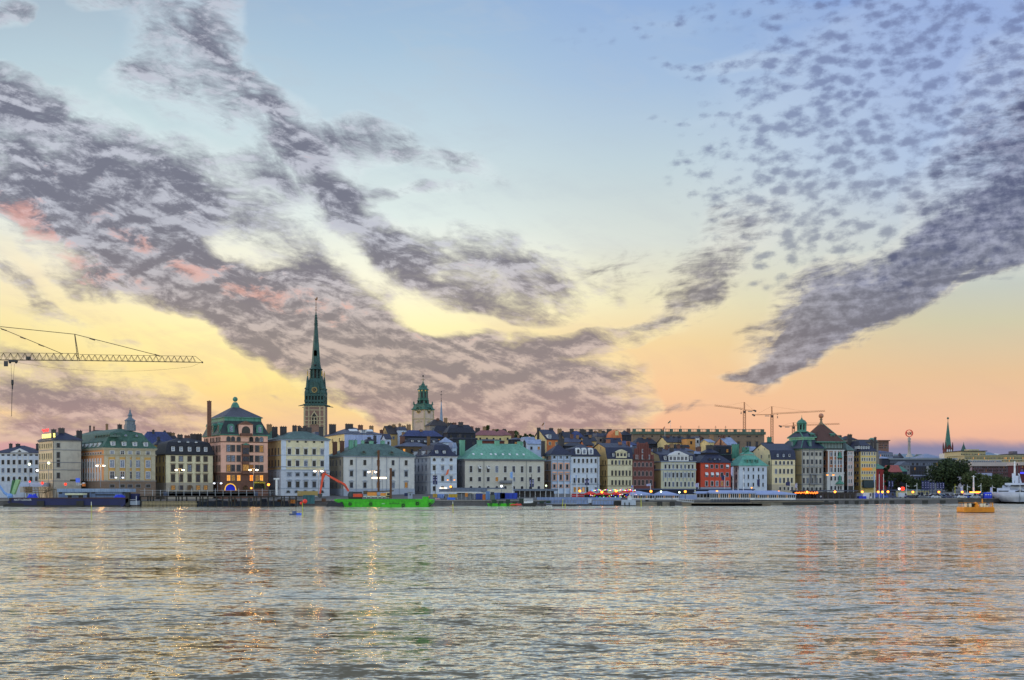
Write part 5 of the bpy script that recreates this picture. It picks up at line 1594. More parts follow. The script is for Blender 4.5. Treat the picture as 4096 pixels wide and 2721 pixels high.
def german_tower():
    D = 690; cx = 325
    c = at('S', cx, 1530, D)
    root = empty('church_tower', (c.x, c.y, 0), 0, 'slender church tower with a brick body, clock and very tall needle-like green copper spire', 'church tower')
    s_ = D / F / 2.852
    def Z(Y): return CAMZ + (HY - ty('S', Y)) / F * D
    hw = 112 * s_
    b = MB(); b.box(-hw, hw, -hw, hw, 2, Z(1272)); b.build('tower_body', TOWB, root)
    q = MB()
    for sx in (-1, 1):
        for y0 in (-hw - .12,):
            q.box(sx * hw - .5, sx * hw + .5, y0, y0 + .8, 2, Z(1280), 0)
            q.box(sx * hw * .56 - .35, sx * hw * .56 + .35, y0, y0 + .4, 2, Z(1280), 0)
    for Y in (1280, 1320, 1395, 1440, 1480):
        q.box(-hw - .1, hw + .1, -hw - .1, -hw + .05, Z(Y) - .25, Z(Y) + .25, 0)
    q.build('stone_bands', TOWS, root)
    wd = MB(); ww = 32 * s_
    wd.prism([(-ww, Z(1480)), (ww, Z(1480)), (ww, Z(1400)), (ww * .6, Z(1372)), (0, Z(1350)), (-ww * .6, Z(1372)), (-ww, Z(1400))], -hw - .3, -hw, 'y', 0)
    for X in (-ww, 0, ww): wd.box(X - .25, X + .25, -hw - .55, -hw - .3, Z(1480), Z(1395), 1)
    for z in (1400, 1440): wd.box(-ww, ww, -hw - .5, -hw - .3, Z(z) - .2, Z(z) + .2, 1)
    wd.prism([(-ww - .8, Z(1400)), (-ww, Z(1400)), (0, Z(1350)), (ww, Z(1400)), (ww + .8, Z(1400)), (0, Z(1328))], -hw - .6, -hw, 'y', 1)
    wd.build('gothic_window', [BLK, TOWS], root)
    g = MB()
    g.box(-hw - .5, hw + .5, -hw - .5, hw + .5, Z(1272), Z(1250))
    for sx in (-1, 1):
        for sy in (-1, 1):
            g.tube((sx * hw, sy * hw, Z(1262)), (sx * (hw + 6.2 * .35 + 1.2), sy * (hw + .8), Z(1275)), .45, .15)
    g.box(-hw + .2, hw - .2, -hw + .2, hw - .2, Z(1250), Z(1240))
    g.box(-hw * .8, hw * .8, -hw * .8, hw * .8, Z(1240), Z(1150), 1)
    for i in range(7):
        x = -hw + .4 + i * (2 * hw - .8) / 6
        g.box(x - .35, x + .35, -hw, -hw + .6, Z(1240), Z(1160)); g.box(-hw, -hw + .6, x - .35, x + .35, Z(1240), Z(1160)); g.box(hw - .6, hw, x - .35, x + .35, Z(1240), Z(1160))
    g.box(-hw, hw, -hw, hw, Z(1162), Z(1135)); g.box(-hw - .1, hw + .1, -hw - .1, -hw + .2, Z(1228), Z(1205))
    for sx in (-1, 1):
        for sy in (-1, 1):
            x, y = sx * (hw - 1.3), sy * (hw - 1.3)
            g.lathe([(1.5, Z(1135)), (1.6, Z(1120)), (1.1, Z(1085)), (1.5, Z(1080)), (1.5, Z(1070)), (.9, Z(1062)), (.2, Z(1040))], (x, y, 0), 8)
            g.tube((x, y, Z(1062)), (x, y, Z(1030)), .12)
            xx, yy = sx * 82 * s_, sy * 82 * s_
            g.lathe([(1.1, Z(1070)), (.7, Z(980)), (.35, Z(940)), (.3, Z(930)), (.12, Z(925)), (.1, Z(860))], (xx, yy, 0), 6)
            for Y in (930, 915, 900, 885): g.ball((xx, yy, Z(Y)), .4, 2, 6)
    g.build('gallery', [COPD, BLK, GOLD], root)
    g = MB()
    A = 92 * s_
    g.rings([[(x * A * k, y * A * k, Z(Y)) for x, y in ((-1, -1), (1, -1), (1, 1), (-1, 1))] for k, Y in ((1.08, 1135), (1.0, 1060), (.86, 1000), (.68, 962))], 0, True, True)
    g.prism([(-58 * s_, Z(1130)), (58 * s_, Z(1130)), (56 * s_, Z(1060)), (36 * s_, Z(1005)), (0, Z(995)), (-36 * s_, Z(1005)), (-56 * s_, Z(1060))], -hw * .98, 0, 'y')
    clock(g, (0, -hw * .98, Z(1092)), 31 * s_)
    g.build('clock_stage', [COPD, GOLD, BLK], root)
    g = MB()
    r8 = 60 * s_
    g.lathe([(r8 * 1.1, Z(962)), (r8 * 1.05, Z(955))], (0, 0, 0), 8, 0, math.pi / 8)
    for i in range(8):
        a = math.pi / 8 + i * math.pi / 4
        g.tube((r8 * .95 * math.cos(a), r8 * .95 * math.sin(a), Z(955)), (r8 * .95 * math.cos(a), r8 * .95 * math.sin(a), Z(855)), .55, n=6)
    g.lathe([(r8 * .45, Z(955)), (r8 * .45, Z(855))], (0, 0, 0), 8, 1)
    g.lathe([(r8 * 1.35, Z(852)), (r8 * 1.3, Z(846)), (r8 * 1.05, Z(838)), (r8 * .86, Z(790)), (r8 * .82, Z(770)), (r8 * .68, Z(645)), (r8 * .3, Z(340)), (r8 * .14, Z(225)), (.12, Z(180)), (.1, Z(62))], (0, 0, 0), 8, 0, math.pi / 8)
    for Y in range(235, 350, 18):
        rr = r8 * (.14 + (Y - 225) / 115 * .16)
        for i in range(8):
            a = math.pi / 8 + i * math.pi / 4
            g.ball((rr * 1.12 * math.cos(a), rr * 1.12 * math.sin(a), Z(Y)), .26, 0, 5)
    for i in range(4):
        a = i * math.pi / 2 + math.pi / 4
        g.tube((r8 * .98 * math.cos(a), r8 * .98 * math.sin(a), Z(845)), (r8 * .98 * math.cos(a), r8 * .98 * math.sin(a), Z(768)), .14)
        g.prism([(-.9, Z(700)), (.9, Z(700)), (.9, Z(648)), (0, Z(632)), (-.9, Z(648))], -r8 * .8, -r8 * .3, 'y', 1)
    g.ball((0, -r8 * .86, Z(806)), .7, 1)
    g.build('spire', [COPD, BLK], root)
    g = MB()
    g.lathe([(.1, Z(180)), (.45, Z(172)), (.1, Z(165)), (.3, Z(140)), (.12, Z(130)), (.2, Z(80)), (.1, Z(70))], (0, 0, 0), 6)
    g.tube((-.9, 0, Z(172)), (.9, 0, Z(172)), .1)
    z = Z(66)
    g.prism([(-.9, z + 1.6), (-.5, z + .4), (.1, z), (.8, z + .5), (1.0, z + 1.5), (.6, z + 2.4), (.2, z + 1.6), (-.4, z + 1.0)], -.12, .12, 'y')
    g.build('weathercock', mat('old_gilding', (150, 104, 70), .5), root)


german_tower()


def cathedral_tower():
    D = 740
    t = 'K'
    x1, x0, x2 = tx(t, 640), tx(t, 305), tx(t, 850)
    th = R(57)
    k1 = (x1 - CX) / F
    P = Vector((k1 * D, D, 0))
    s_ = D / F / 6.53
    side = 385 * s_
    root = empty('cathedral_tower', P, th, 'pale plastered cathedral tower with two clock faces and a green copper lantern top', 'church tower')
    def Z(Y): return CAMZ + (HY - ty(t, Y)) / F * D
    PL = mat('tower_plaster', (206, 184, 168), .9, 'plaster', c2=(170, 150, 140))
    TG = mat('tower_green_copper', (66, 120, 104), .6, 'seam', c2=(36, 76, 68))
    m = MB(); m.box(0, side, 0, side, 2, Z(1040)); m.build('tower_body', PL, root)
    m = MB()
    for Y in (1270, 1045): m.box(-.25, side + .25, -.25, side + .25, Z(Y) - .3, Z(Y) + .3)
    for (x, y) in ((0, 0), (side, 0), (0, side)): m.box(x - .35, x + .35, y - .35, y + .35, 2, Z(1050))
    m.prism([(side * .2, Z(1360)), (side * .8, Z(1360)), (side * .5, Z(1300))], -.3, 0, 'y')
    m.prism([(side * .2, Z(1360)), (side * .8, Z(1360)), (side * .5, Z(1300))], -.3, 0, 'x')
    m.build('stone_trim', TOWS, root)
    m = MB()
    clock(m, (side * .5, 0, Z(1065)), 68 * s_, 'y', -1, 0, 1); clock(m, (0, side * .5, Z(1065)), 68 * s_, 'x', -1, 0, 1)
    m.build('clock_face', [GOLD, BLK], root)
    c = side / 2
    def sq(k, Y): return [(c + x * c * k, c + y * c * k, Z(Y)) for x, y in ((-1, -1), (1, -1), (1, 1), (-1, 1))]
    m = MB()
    m.rings([sq(1.16, 1030), sq(1.18, 1018), sq(1.0, 985), sq(.92, 930), sq(.92, 890), sq(.78, 882), sq(.62, 862)], 0, True, True)
    for k in (0, 1):
        r_ = 92 * s_
        pts = [(c - r_, Z(1040)), (c + r_, Z(1040))] + [(c + r_ * math.cos(a * math.pi / 6), Z(1040) + r_ * .95 * math.sin(a * math.pi / 6)) for a in range(7)]
        inner = [(c + 74 * s_ * math.cos(a * math.pi / 6), Z(1052) + 78 * s_ * math.sin(a * math.pi / 6)) for a in range(7)]
        outer = [(c + 98 * s_ * math.cos(a * math.pi / 6), Z(1052) + 104 * s_ * math.sin(a * math.pi / 6)) for a in range(7)]
        for i in range(6):
            m.prism([inner[i], outer[i], outer[i + 1], inner[i + 1]], -.75 * (1 - 0), .6, 'y' if k == 0 else 'x')
    for sx in (-1, 1):
        for sy in (-1, 1):
            m.lathe([(.7, Z(890)), (.65, Z(870)), (.4, Z(860)), (.45, Z(840)), (.08, Z(800))], (c + sx * c * .9, c + sy * c * .9, 0), 6)
    m.build('copper_roof', TG, root)
    r8 = 150 * s_
    m = MB()
    m.lathe([(r8 * .75, Z(865)), (r8 * .75, Z(790))], (c, c, 0), 8, 1)
    for i in range(8):
        a = i * math.pi / 4
        m.tube((c + r8 * .95 * math.cos(a), c + r8 * .95 * math.sin(a), Z(868)), (c + r8 * .9 * math.cos(a), c + r8 * .9 * math.sin(a), Z(785)), .4, n=6)
    m.lathe([(r8 * 1.05, Z(788)), (r8 * 1.08, Z(778)), (r8 * .95, Z(768)), (r8 * .95, Z(735)), (r8 * 1.0, Z(728)), (r8 * .88, Z(715)), (r8 * .88, Z(510))], (c, c, 0), 8, 0)
    for i in range(8):
        a = math.pi / 8 + i * math.pi / 4
        u = Vector((math.cos(a), math.sin(a), 0)); v = Vector((-u.y, u.x, 0)); cc = Vector((c, c, 0)) + u * r8 * .83
        pts = [(-24, 715), (24, 715), (24, 585), (0, 560), (-24, 585)]
        m.add([cc + v * p * s_ + Vector((0, 0, Z(Y))) for p, Y in pts], [(0, 1, 2, 3, 4)], 1)
        m.add([cc + v * 22 * s_ * math.cos(q * math.pi / 5) + Vector((0, 0, Z(520) + 26 * s_ * math.sin(q * math.pi / 5))) for q in range(10)], [tuple(range(10))], 2)
    m.lathe([(r8 * 1.08, Z(508)), (r8 * 1.08, Z(498)), (r8 * .82, Z(470)), (r8 * .66, Z(415)), (r8 * .35, Z(380)), (r8 * .3, Z(350)), (r8 * .18, Z(335)), (.35, Z(300)), (.12, Z(240)), (.1, Z(120))], (c, c, 0), 8, 0)
    for i in range(8):
        a = i * math.pi / 4
        m.lathe([(.2, Z(420)), (.22, Z(395)), (.05, Z(375))], (c + r8 * .72 * math.cos(a), c + r8 * .72 * math.sin(a), 0), 5)
    m.ball((c, c, Z(135)), .55, 1); m.ball((c, c, Z(240)), .3, 2); m.tube((c - .7, c + .7, Z(222)), (c + .7, c - .7, Z(222)), .12, mi=1)
    m.build('lantern', [TG, BLK, GOLD], root)


cathedral_tower()
# thin far spire
c = at('K', 1078, 1360, 1000); s_ = 1000 / F / 6.53
def ZK(Y): return CAMZ + (HY - ty('K', Y)) / F * 1000
r_ = empty('needle_spire', (c.x, c.y, 0), 0, 'thin pale grey needle spire to the right of the cathedral tower', 'church spire')
MB().lathe([(46 * s_, 2), (46 * s_, ZK(1335)), (42 * s_, ZK(1300)), (13 * s_, ZK(900)), (9 * s_, ZK(830))], n=8).build('spire', mat('pale_iron', (140, 160, 186), .5, 'seam', c2=(104, 120, 146)), r_)
b = MB(); b.lathe([(9 * s_, ZK(830)), (14 * s_, ZK(805)), (5 * s_, ZK(790)), (4 * s_, ZK(750)), (10 * s_, ZK(742)), (3 * s_, ZK(730)), (3 * s_, ZK(580))], n=6)
b.tube((-26 * s_, 0, ZK(650)), (26 * s_, 0, ZK(650)), .25); b.ball((0, 0, ZK(565)), 13 * s_, 0, 8); b.build('finial', DARKM, r_)

# right-hand church
D = 1500
c = at('H', 953, 700, D); s_ = D / F / 3.267
def ZH(Y): return CAMZ + (HY - ty('H', Y)) / F * 1500
r_ = empty('church_tower', (c.x, c.y, 0), 0, 'red brick church tower with a pointed green copper spire on the right horizon', 'church tower')
hw = 50 * s_
RB = mat('dark_red_brick', (118, 58, 54), .9, 'brick', c2=(80, 40, 40), scale=3)
b = MB(); b.box(-hw, hw, -hw, hw, 2, ZH(570)); b.build('tower_body', RB, r_)
b = MB()
for x in (-26, 0, 26):
    b.prism([((x - 8) * s_, ZH(620)), ((x + 8) * s_, ZH(620)), ((x + 8) * s_, ZH(590)), (x * s_, ZH(578)), ((x - 8) * s_, ZH(590))], -hw - .3, -hw, 'y')
b.build('window', TRIMW, r_)
b = MB()
for sx in (-1, 1):
    for sy in (-1, 1):
        b = MB(); b.lathe([(10 * s_, ZH(590)), (10 * s_, ZH(545)), (.3, ZH(490))], (sx * hw * .9, sy * hw * .9, 0), 6); b.build('pinnacle', RB, r_)
b = MB(); b.prism([(-hw * .7, ZH(572)), (hw * .7, ZH(572)), (0, ZH(520))], -hw - .2, -hw * .3, 'y')
b.build('gable', RB, r_)
b = MB(); b.lathe([(hw * 1.0, ZH(572)), (hw * .82, ZH(520)), (4 * s_, ZH(215)), (.3, ZH(200)), (.25, ZH(160))], n=8); b.ball((0, 0, ZH(175)), 1.4); b.build('spire', mat('green_spire_copper', (62, 112, 98), .55, 'seam', c2=(44, 96, 88)), r_)

# ---------------------------------------------------------------- cranes
def truss(m, p, q, hgt, wid, n, r_=.08, mi=0, up=Vector((0, 0, 1)), square=False):
    p = Vector(p); q = Vector(q)
    d = (q - p).normalized(); s = d.cross(up).normalized(); u = s.cross(d).normalized()
    if square:
        offs = [s * wid / 2 + u * hgt / 2, -s * wid / 2 + u * hgt / 2, -s * wid / 2 - u * hgt / 2, s * wid / 2 - u * hgt / 2]
    else:
        offs = [s * wid / 2, -s * wid / 2, u * hgt]
    k = len(offs)
    for o in offs:
        m.tube(p + o, q + o, r_ * 1.3, n=4, mi=mi)
    L = (q - p)
    for i in range(n):
        a, b_, c_ = p + L * i / n, p + L * (i + .5) / n, p + L * (i + 1) / n
        if square:
            for j in range(4):
                o0, o1 = offs[j], offs[(j + 1) % 4]
                m.tube(a + o0, c_ + o1, r_ * .8, n=3, mi=mi); m.tube(a + o0, a + o1, r_ * .8, n=3, mi=mi)
        else:
            for j in (0, 1):
                m.tube(a + offs[j], b_ + offs[2], r_, n=3, mi=mi); m.tube(b_ + offs[2], c_ + offs[j], r_, n=3, mi=mi)
            m.tube(a + offs[0], a + offs[1], r_ * .8, n=3, mi=mi)


def crane(t, D, mast, jibA, jibB, cjA, cjB, peak, ybase, label, ties, col, cab=True, hook=None, scale=1.0, cw=(0, 0)):
    s_ = D / F / TILE[t][2]
    o = at(t, mast[0], ybase, D)
    root = empty('tower_crane', (o.x, o.y, 2), 0, label, 'crane')
    def L(X, Y): return at(t, X, Y, D) - Vector((o.x, o.y, 2))
    a, b_ = L(mast[0], mast[1]), L(mast[0], ybase)
    m = MB(); truss(m, (0, 0, 0), a, 38 * s_ * scale, 38 * s_ * scale, int(a.z / (40 * s_ * scale)) + 1, 2.2 * s_, up=Vector((0, 1, 0)), square=True); m.build('mast', col, root)
    m = MB(); p, q = L(*jibA), L(*jibB); truss(m, p, q, 20 * s_ * scale, 16 * s_, max(6, int((q - p).length / (30 * s_))), 1.6 * s_); m.build('jib', col, root)
    m = MB(); p2, q2 = L(*cjA), L(*cjB); m.tube(p2, q2, 5 * s_, n=4); m.tube(p2 + Vector((0, 0, 8 * s_)), q2 + Vector((0, 0, 4 * s_)), 1.5 * s_, n=4); m.build('counter_jib', col, root)
    m = MB(); e = L(*cjB)
    m.box(e.x - 12 * s_, e.x + 14 * s_, -8 * s_, 8 * s_, e.z - 22 * s_, e.z + 8 * s_); m.box(e.x - 34 * s_, e.x - 8 * s_, -7 * s_, 7 * s_, e.z - 8 * s_, e.z + 14 * s_)
    m.build('counterweight', IRON, root)
    if cw[0]:
        c_ = L(*cw); MB().box(c_.x - 36 * s_, c_.x + 36 * s_, -.4, .4, c_.z - 6 * s_, c_.z + 6 * s_).build('sign_board', mat('grey_board', (128, 130, 128), .8), root)
    m = MB(); pk = L(*peak)
    truss(m, a, pk, 14 * s_, 14 * s_, 5, 2 * s_, up=Vector((0, 1, 0)), square=True)
    m.build('tower_head', col, root)
    m = MB()
    for T in ties: m.tube(pk, L(*T), 1.3 * s_, n=4)
    m.build('tie_bar', col, root)
    if cab:
        m = MB(); m.box(a.x - 14 * s_, a.x + 18 * s_, -12 * s_, 8 * s_, a.z - 50 * s_, a.z - 12 * s_); m.build('cab', IRON, root)
    if hook:
        m = MB(); h0, h1 = L(hook[0], hook[1]), L(hook[0], hook[2])
        m.tube(h0, h1, .8 * s_, n=4); m.lathe([(1, h1.z - 10 * s_), (5 * s_, h1.z), (4 * s_, h1.z + 14 * s_), (1, h1.z + 20 * s_)], (h1.x, 0, 0), 6); m.box(h0.x - 10 * s_, h0.x + 10 * s_, -4 * s_, 4 * s_, h0.z - 3 * s_, h0.z + 5 * s_); m.build('hook_block', IRON, root)
    return root


CRO = mat('orange_brown_crane_paint', (176, 112, 72), .6, c2=(130, 80, 56))
crane('T', 1300, (642, 330), (625, 318), (155, 262), (645, 328), (820, 338), (640, 200), 700, 'left one of the two orange tower cranes above the palace, jib pointing left', [(340, 262), (780, 325)], CRO, hook=(588, 318, 380), cw=(735, 352))
crane('T', 1350, (1090, 400), (1105, 398), (1955, 352), (1085, 402), (800, 408), (1086, 268), 860, 'orange tower crane right of the palace with its long jib pointing right', [(1640, 350), (850, 390)], CRO, hook=(1180, 400, 450), cw=(1012, 424))
crane('T', 1500, (1440, 585), (1440, 588), (2190, 562), (1440, 590), (1235, 590), (1440, 530), 860, 'farthest orange crane, its jib passing behind the domed lantern and pyramid roof', [(1900, 535), (1270, 580)], CRO, cw=(1338, 606))


def big_crane():
    D = 400; t = 'L'; s_ = D / F / 2.8446
    DKC = mat('rusty_dark_crane_paint', (96, 80, 58), .6, c2=(64, 54, 44))
    o = at(t, -330, 900, D)
    root = empty('tower_crane', (o.x, o.y, 2), 0, 'large dark lattice crane jib reaching in from the left edge with a hanging hook', 'crane')
    def L(X, Y): return at(t, X, Y, D) - Vector((o.x, o.y, 2))
    m = MB(); truss(m, (0, 0, 0), L(-330, 450), 2.2, 2.2, 26, .1, up=Vector((0, 1, 0)), square=True); m.build('mast', DKC, root)
    m = MB(); truss(m, L(-330, 453), L(897, 462), 80 * s_, 60 * s_, 15, .075); m.build('jib', DKC, root)
    m = MB(); truss(m, L(905, 462), L(2225, 482), 68 * s_, 60 * s_, 19, .07); m.tube(L(2225, 415), L(2300, 478), .08); m.tube(L(2225, 482), L(2305, 486), .1); m.box(L(2300, 486).x - .1, L(2300, 486).x + .25, -.4, .4, L(0, 492).z, L(0, 474).z); m.build('jib', DKC, root)
    m = MB(); truss(m, L(-330, 450), L(-200, 30), 1.2, 1.2, 10, .09, up=Vector((0, 1, 0)), square=True); m.build('tower_head', DKC, root)
    m = MB(); m.tube(L(-330, 453), L(-800, 455), .4, n=4); m.box(L(-800, 455).x - 1, L(-800, 455).x + 3, -1, 1, L(0, 560).z, L(0, 455).z); m.build('counter_jib', DKC, root)
    pk = L(-200, 40)
    m = MB()
    for a, b_ in ((L(-200, 60), L(0, 76)), (L(0, 76), L(850, 163)), (L(850, 163), L(1830, 412)), (L(-200, 0), L(0, 92)), (L(0, 92), L(715, 388))):
        m.tube(a, b_, .11, n=5)
    for a in (L(45, 112), L(262, 205), L(470, 290), L(1050, 220), L(1790, 402)):
        m.tube(a - Vector((.9, 0, -.3)), a + Vector((.9, 0, -.3)), .2, n=5)
    m.build('tie_bar', DKC, root)
    m = MB()
    for dy in (-.8, .8): m.tube(L(850, 163) + Vector((0, dy * .2, 0)), L(893, 462) + Vector((0, dy, 0)), .12, n=5)
    for i in range(8):
        f = (i + 1) / 9; p = L(850, 163).lerp(L(893, 462), f); m.tube(p - Vector((0, .8 * f, 0)), p + Vector((0, .8 * f, 0)), .06, n=3)
    m.build('king_post', DKC, root)
    m = MB(); c_ = L(150, 475)
    m.box(c_.x - 42 * s_, c_.x + 42 * s_, -.9, .9, c_.z - 4 * s_, c_.z + 16 * s_); m.ball((c_.x - 36 * s_, 0, c_.z - 6 * s_), 16 * s_, 0, 8); m.ball((c_.x + 34 * s_, 0, c_.z - 6 * s_), 16 * s_, 0, 8)
    m.box(L(55, 0).x, L(102, 0).x, -.8, -.7, L(0, 532).z, L(0, 470).z); m.build('trolley', IRON, root)
    m = MB(); m.box(L(300, 0).x, L(345, 0).x, -.5, .5, L(0, 452).z, L(0, 418).z); m.build('winch', IRON, root)
    m = MB()
    m.tube(L(126, 500), L(132, 682), .045, n=4); m.tube(L(164, 500), L(150, 682), .045, n=4)
    h0, h1 = L(141, 682), L(138, 790)
    m.lathe([(.12, h1.z), (7 * s_, h1.z + 4 * s_), (9 * s_, h1.z + 45 * s_), (15 * s_, h1.z + 60 * s_), (15 * s_, h0.z - 6 * s_), (12 * s_, h0.z)], (h0.x, 0, 0), 8)
    m.tube(L(138, 790), L(131, 1098), .11, .08, n=5)
    m.build('hook_block', DARKM, root)
    m = MB(); pts = [L(200 + i * 2080 / 20, 485 + 100 * (1 - ((i - 11) / 11) ** 2) if i < 20 else 488) for i in range(21)]
    m.path(pts, .035, 3); m.build('cable', DARKM, root)


big_crane()

# ---------------------------------------------------------------- far right: houses, halls and roofs beyond the bridge
def blk(t, X0, X1, Y0, Y1, D, depth, m, label, name='building', roof=None, rY=None, wins=None, cat='building', kind='flat', flank=0, grp=None, inset=.45):
    """a plain block standing in the distance; wins = (n columns, [(Y0,Y1)...], glass mix, width share)"""
    a = at(t, X0, Y1, D); b_ = at(t, X1, Y0, D)
    root = empty(name, (a.x, D, 0), 0, label, cat, grp)
    w = b_.x - a.x; zt = b_.z
    MB().box(0, w, 0, depth, 2, zt).build('wall', m, root)
    def Z(Y): return CAMZ + (HY - ty(t, Y)) / F * D
    if roof:
        zr = Z(rY)
        if kind == 'hip':
            i = min(depth / 2, w * inset)
            o = MB().rings([[(-.5, -.5, zt + .02), (w + .5, -.5, zt + .02), (w + .5, depth + .5, zt + .02), (-.5, depth + .5, zt + .02)], [(i, depth / 2 - .1, zr), (w - i, depth / 2 - .1, zr), (w - i, depth / 2 + .1, zr), (i, depth / 2 + .1, zr)]], 0, True, True).build('roof', roof, root)
        elif kind == 'slab':
            MB().box(-1, w + 1, -1.5, depth, zt + .01, zr).build('roof', roof, root)
        elif kind == 'gab':
            MB().prism([(-.5, zt + .01), (depth + .5, zt + .01), (depth / 2, zr)], -.3, w + .3, 'x').build('roof', roof, root)
        elif kind == 'gabf':
            MB().prism([(-.5, zt + .01), (w + .5, zt + .01), (w / 2, zr)], -.3, depth, 'y').build('roof', roof, root)
    if wins:
        n, rows, mp, share = wins
        for (r0, r1) in rows:
            for i in range(n):
                cw = w / n
                ww = cw * share
                put('window', window_mesh(ww, Z(r0) - Z(r1), 'bare', pick(mp), m, DARKM), root, ((i + .5) * cw, -.01, Z(r1)))
    return root


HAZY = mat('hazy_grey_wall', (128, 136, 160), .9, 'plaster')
BLK_ = blk
blk('H', 45, 180, 472, 620, 1150, 30, mat('round_brown_wall', (138, 104, 92), .9, 'plaster'), 'tall brown rounded office tower seen over the yellow hotel', 'office_tower', mat('brown_roof', (110, 84, 76), .8), 460, (7, [(490, 506), (520, 536), (552, 568)], (5, 2, 1, 0, 0), .5), kind='slab')
blk('H', -30, 30, 470, 620, 1120, 20, GRW, 'grey-green block with a stubby copper turret just right of the yellow hotel', 'office_tower', GREENT, 425, kind='hip', inset=.2)
blk('H', 10, 235, 625, 760, 1000, 30, HAZY, 'grey-blue roofed block in front of the brown office tower', roof=BLUER, rY=590, kind='hip', wins=(9, [(650, 675)], (3, 3, 1, .3, .5), .4))
blk('H', 85, 190, 700, 800, 900, 20, NAVYW, 'low block with a pale hipped roof left of the long flat roof', roof=LITEB, rY=668, kind='hip')
blk('H', -20, 55, 665, 770, 850, 15, GRW, 'small house with a green dome beside the yellow hotel', roof=GREENT, rY=640, kind='hip')
blk('H', 230, 330, 690, 760, 1250, 20, NAVYW, 'distant dark gables left of the revolving sign tower', roof=DKROOF, rY=660, kind='gab')
blk('H', 320, 372, 690, 760, 1260, 12, NAVYW, 'small dark turreted house on the far skyline', roof=DKROOF, rY=625, kind='hip')
blk('H', 370, 615, 695, 760, 1350, 60, HAZY, 'department store with pale sheet roofs at the foot of the revolving sign tower', roof=mat('pale_teal_roof', (128, 150, 166), .6, 'seam', c2=(96, 116, 136)), rY=632, kind='gab')
blk('H', 605, 670, 695, 760, 1330, 30, HAZY, 'dark green roofed store wing right of the sign tower', roof=GREYGR, rY=640, kind='gab')
blk('H', 635, 900, 692, 760, 1300, 50, HAZY, 'hall with a broad pale pyramid roof left of the brick church', roof=mat('pale_slate', (140, 152, 178), .6, 'seam', c2=(106, 118, 146)), rY=630, kind='hip')
blk('H', 930, 1005, 632, 760, 1250, 20, PALE, 'small pale block in front of the brick church tower')
blk('H', 1040, 1130, 655, 760, 1150, 20, BLUEW, 'white stucco house with a small black dome', roof=BLK, rY=612, kind='hip', wins=(4, [(690, 705)], (4, 1, 0, 0, 0), .4), inset=.3)
blk('H', 195, 1052, 715, 850, 900, 40, mat('dim_concrete', (92, 98, 116), .9, 'plaster'), 'long low exhibition hall with a thin flat roof and glazed bands', 'exhibition_hall', mat('pale_roof_edge', (142, 150, 160), .8), 697, (30, [(760, 790)], (2, 3, 4, .3, .5), .7), kind='slab')
blk('H', 328, 455, 790, 900, 800, 14, mat('grey_gable', (120, 120, 128), .9, 'plaster'), 'dark grey gabled house between the salmon roof and the navy block', roof=mat('grey_gable_roof', (96, 104, 124), .6, 'seam'), rY=735, kind='gabf', wins=(3, [(800, 820), (840, 860)], (3, 2, 1, 0, 0), .35))
blk('H', 470, 672, 800, 930, 820, 20, NAVYW, 'navy glass-fronted block behind the trees', wins=(6, [(820, 850), (870, 900)], (4, 3, 0, 0, .4), .6))
blk('H', 672, 800, 800, 960, 830, 20, mat('warm_grey_wall', (150, 148, 152), .9, 'plaster'), 'plain grey wall block left of the largest tree')
blk('H', 530, 695, 930, 1010, 700, 14, HAZY, 'low pavilion with a pale lilac roof among the trees', roof=mat('lilac_roof', (176, 184, 214), .7), rY=915, kind='slab', wins=(5, [(950, 985)], (2, 4, 1, 0, 0), .5))
blk('H', 195, 350, 880, 960, 720, 16, NAVYW, 'house with a salmon red roof and one dormer, right of the small red building', roof=mat('salmon_red_roof', (176, 92, 84), .8, 'seam', c2=(140, 70, 66)), rY=785, kind='gab')
blk('H', 340, 420, 870, 960, 724, 12, NAVYW, 'small house end with a green copper roof edge', roof=GREENT, rY=800, kind='hip')
h = blk('H', 30, 148, 835, 1105, 690, 18, mat('deep_red_wall', (160, 52, 54), .9, 'plaster', c2=(120, 40, 44)), 'deep red building with a small green copper roof beside the yellow hotel', roof=GREENT, rY=765, kind='hip', wins=(2, [(870, 900), (950, 985)], (4, 1, 0, 0, 0), .25))
# long cream blocks
CR2 = mat('cream_concrete', (190, 178, 140), .9, 'plaster', c2=(160, 148, 118))
blk('H', 1122, 1445, 608, 700, 1050, 40, CR2, 'cream office block with a band of dark windows, top of the right skyline', 'office_block', mat('flat_dark_roof', (70, 70, 80), .8), 598, (16, [(640, 660)], (5, 1, 1, .3, 1), .55), kind='slab')
blk('H', 1230, 1360, 580, 600, 1070, 12, CR2, 'small plant room on the cream office block', 'plant_room')
blk('H', 1440, 1600, 655, 700, 1150, 40, HAZY, 'block with a slanted teal glass roof', roof=mat('teal_glass_roof', (92, 122, 148), .4, 'seam'), rY=612, kind='gab')
blk('H', 1600, 1700, 655, 700, 1180, 30, PALE, 'whitish roof peak right of the slanted glass roof', roof=PALE, rY=628, kind='hip')
blk('H', 1745, 1960, 655, 700, 1160, 30, mat('mauve_block', (104, 96, 108), .9, 'plaster'), 'mauve-grey block on the right skyline with a box on top', 'office_block', DKROOF, 640, kind='slab')
blk('H', 1800, 1860, 605, 645, 1165, 10, mat('mauve_block', (104, 96, 108), .9, 'plaster'), 'little box structure on the mauve-grey block', 'plant_room')
blk('H', 1170, 1960, 662, 760, 980, 40, CR2, 'long cream office slab with two rows of windows, some lit', 'office_block', mat('cream_edge', (200, 190, 156), .8), 655, (44, [(686, 706), (722, 740)], (4, 2, 1, 1, 2), .6), kind='slab')
blk('H', 1180, 1655, 725, 760, 940, 20, mat('pale_canopy', (176, 176, 186), .9, 'plaster'), 'pale terrace canopy in front of the long cream slab', 'terrace', wins=(20, [(738, 748)], (5, 1, 0, 0, .5), .7))
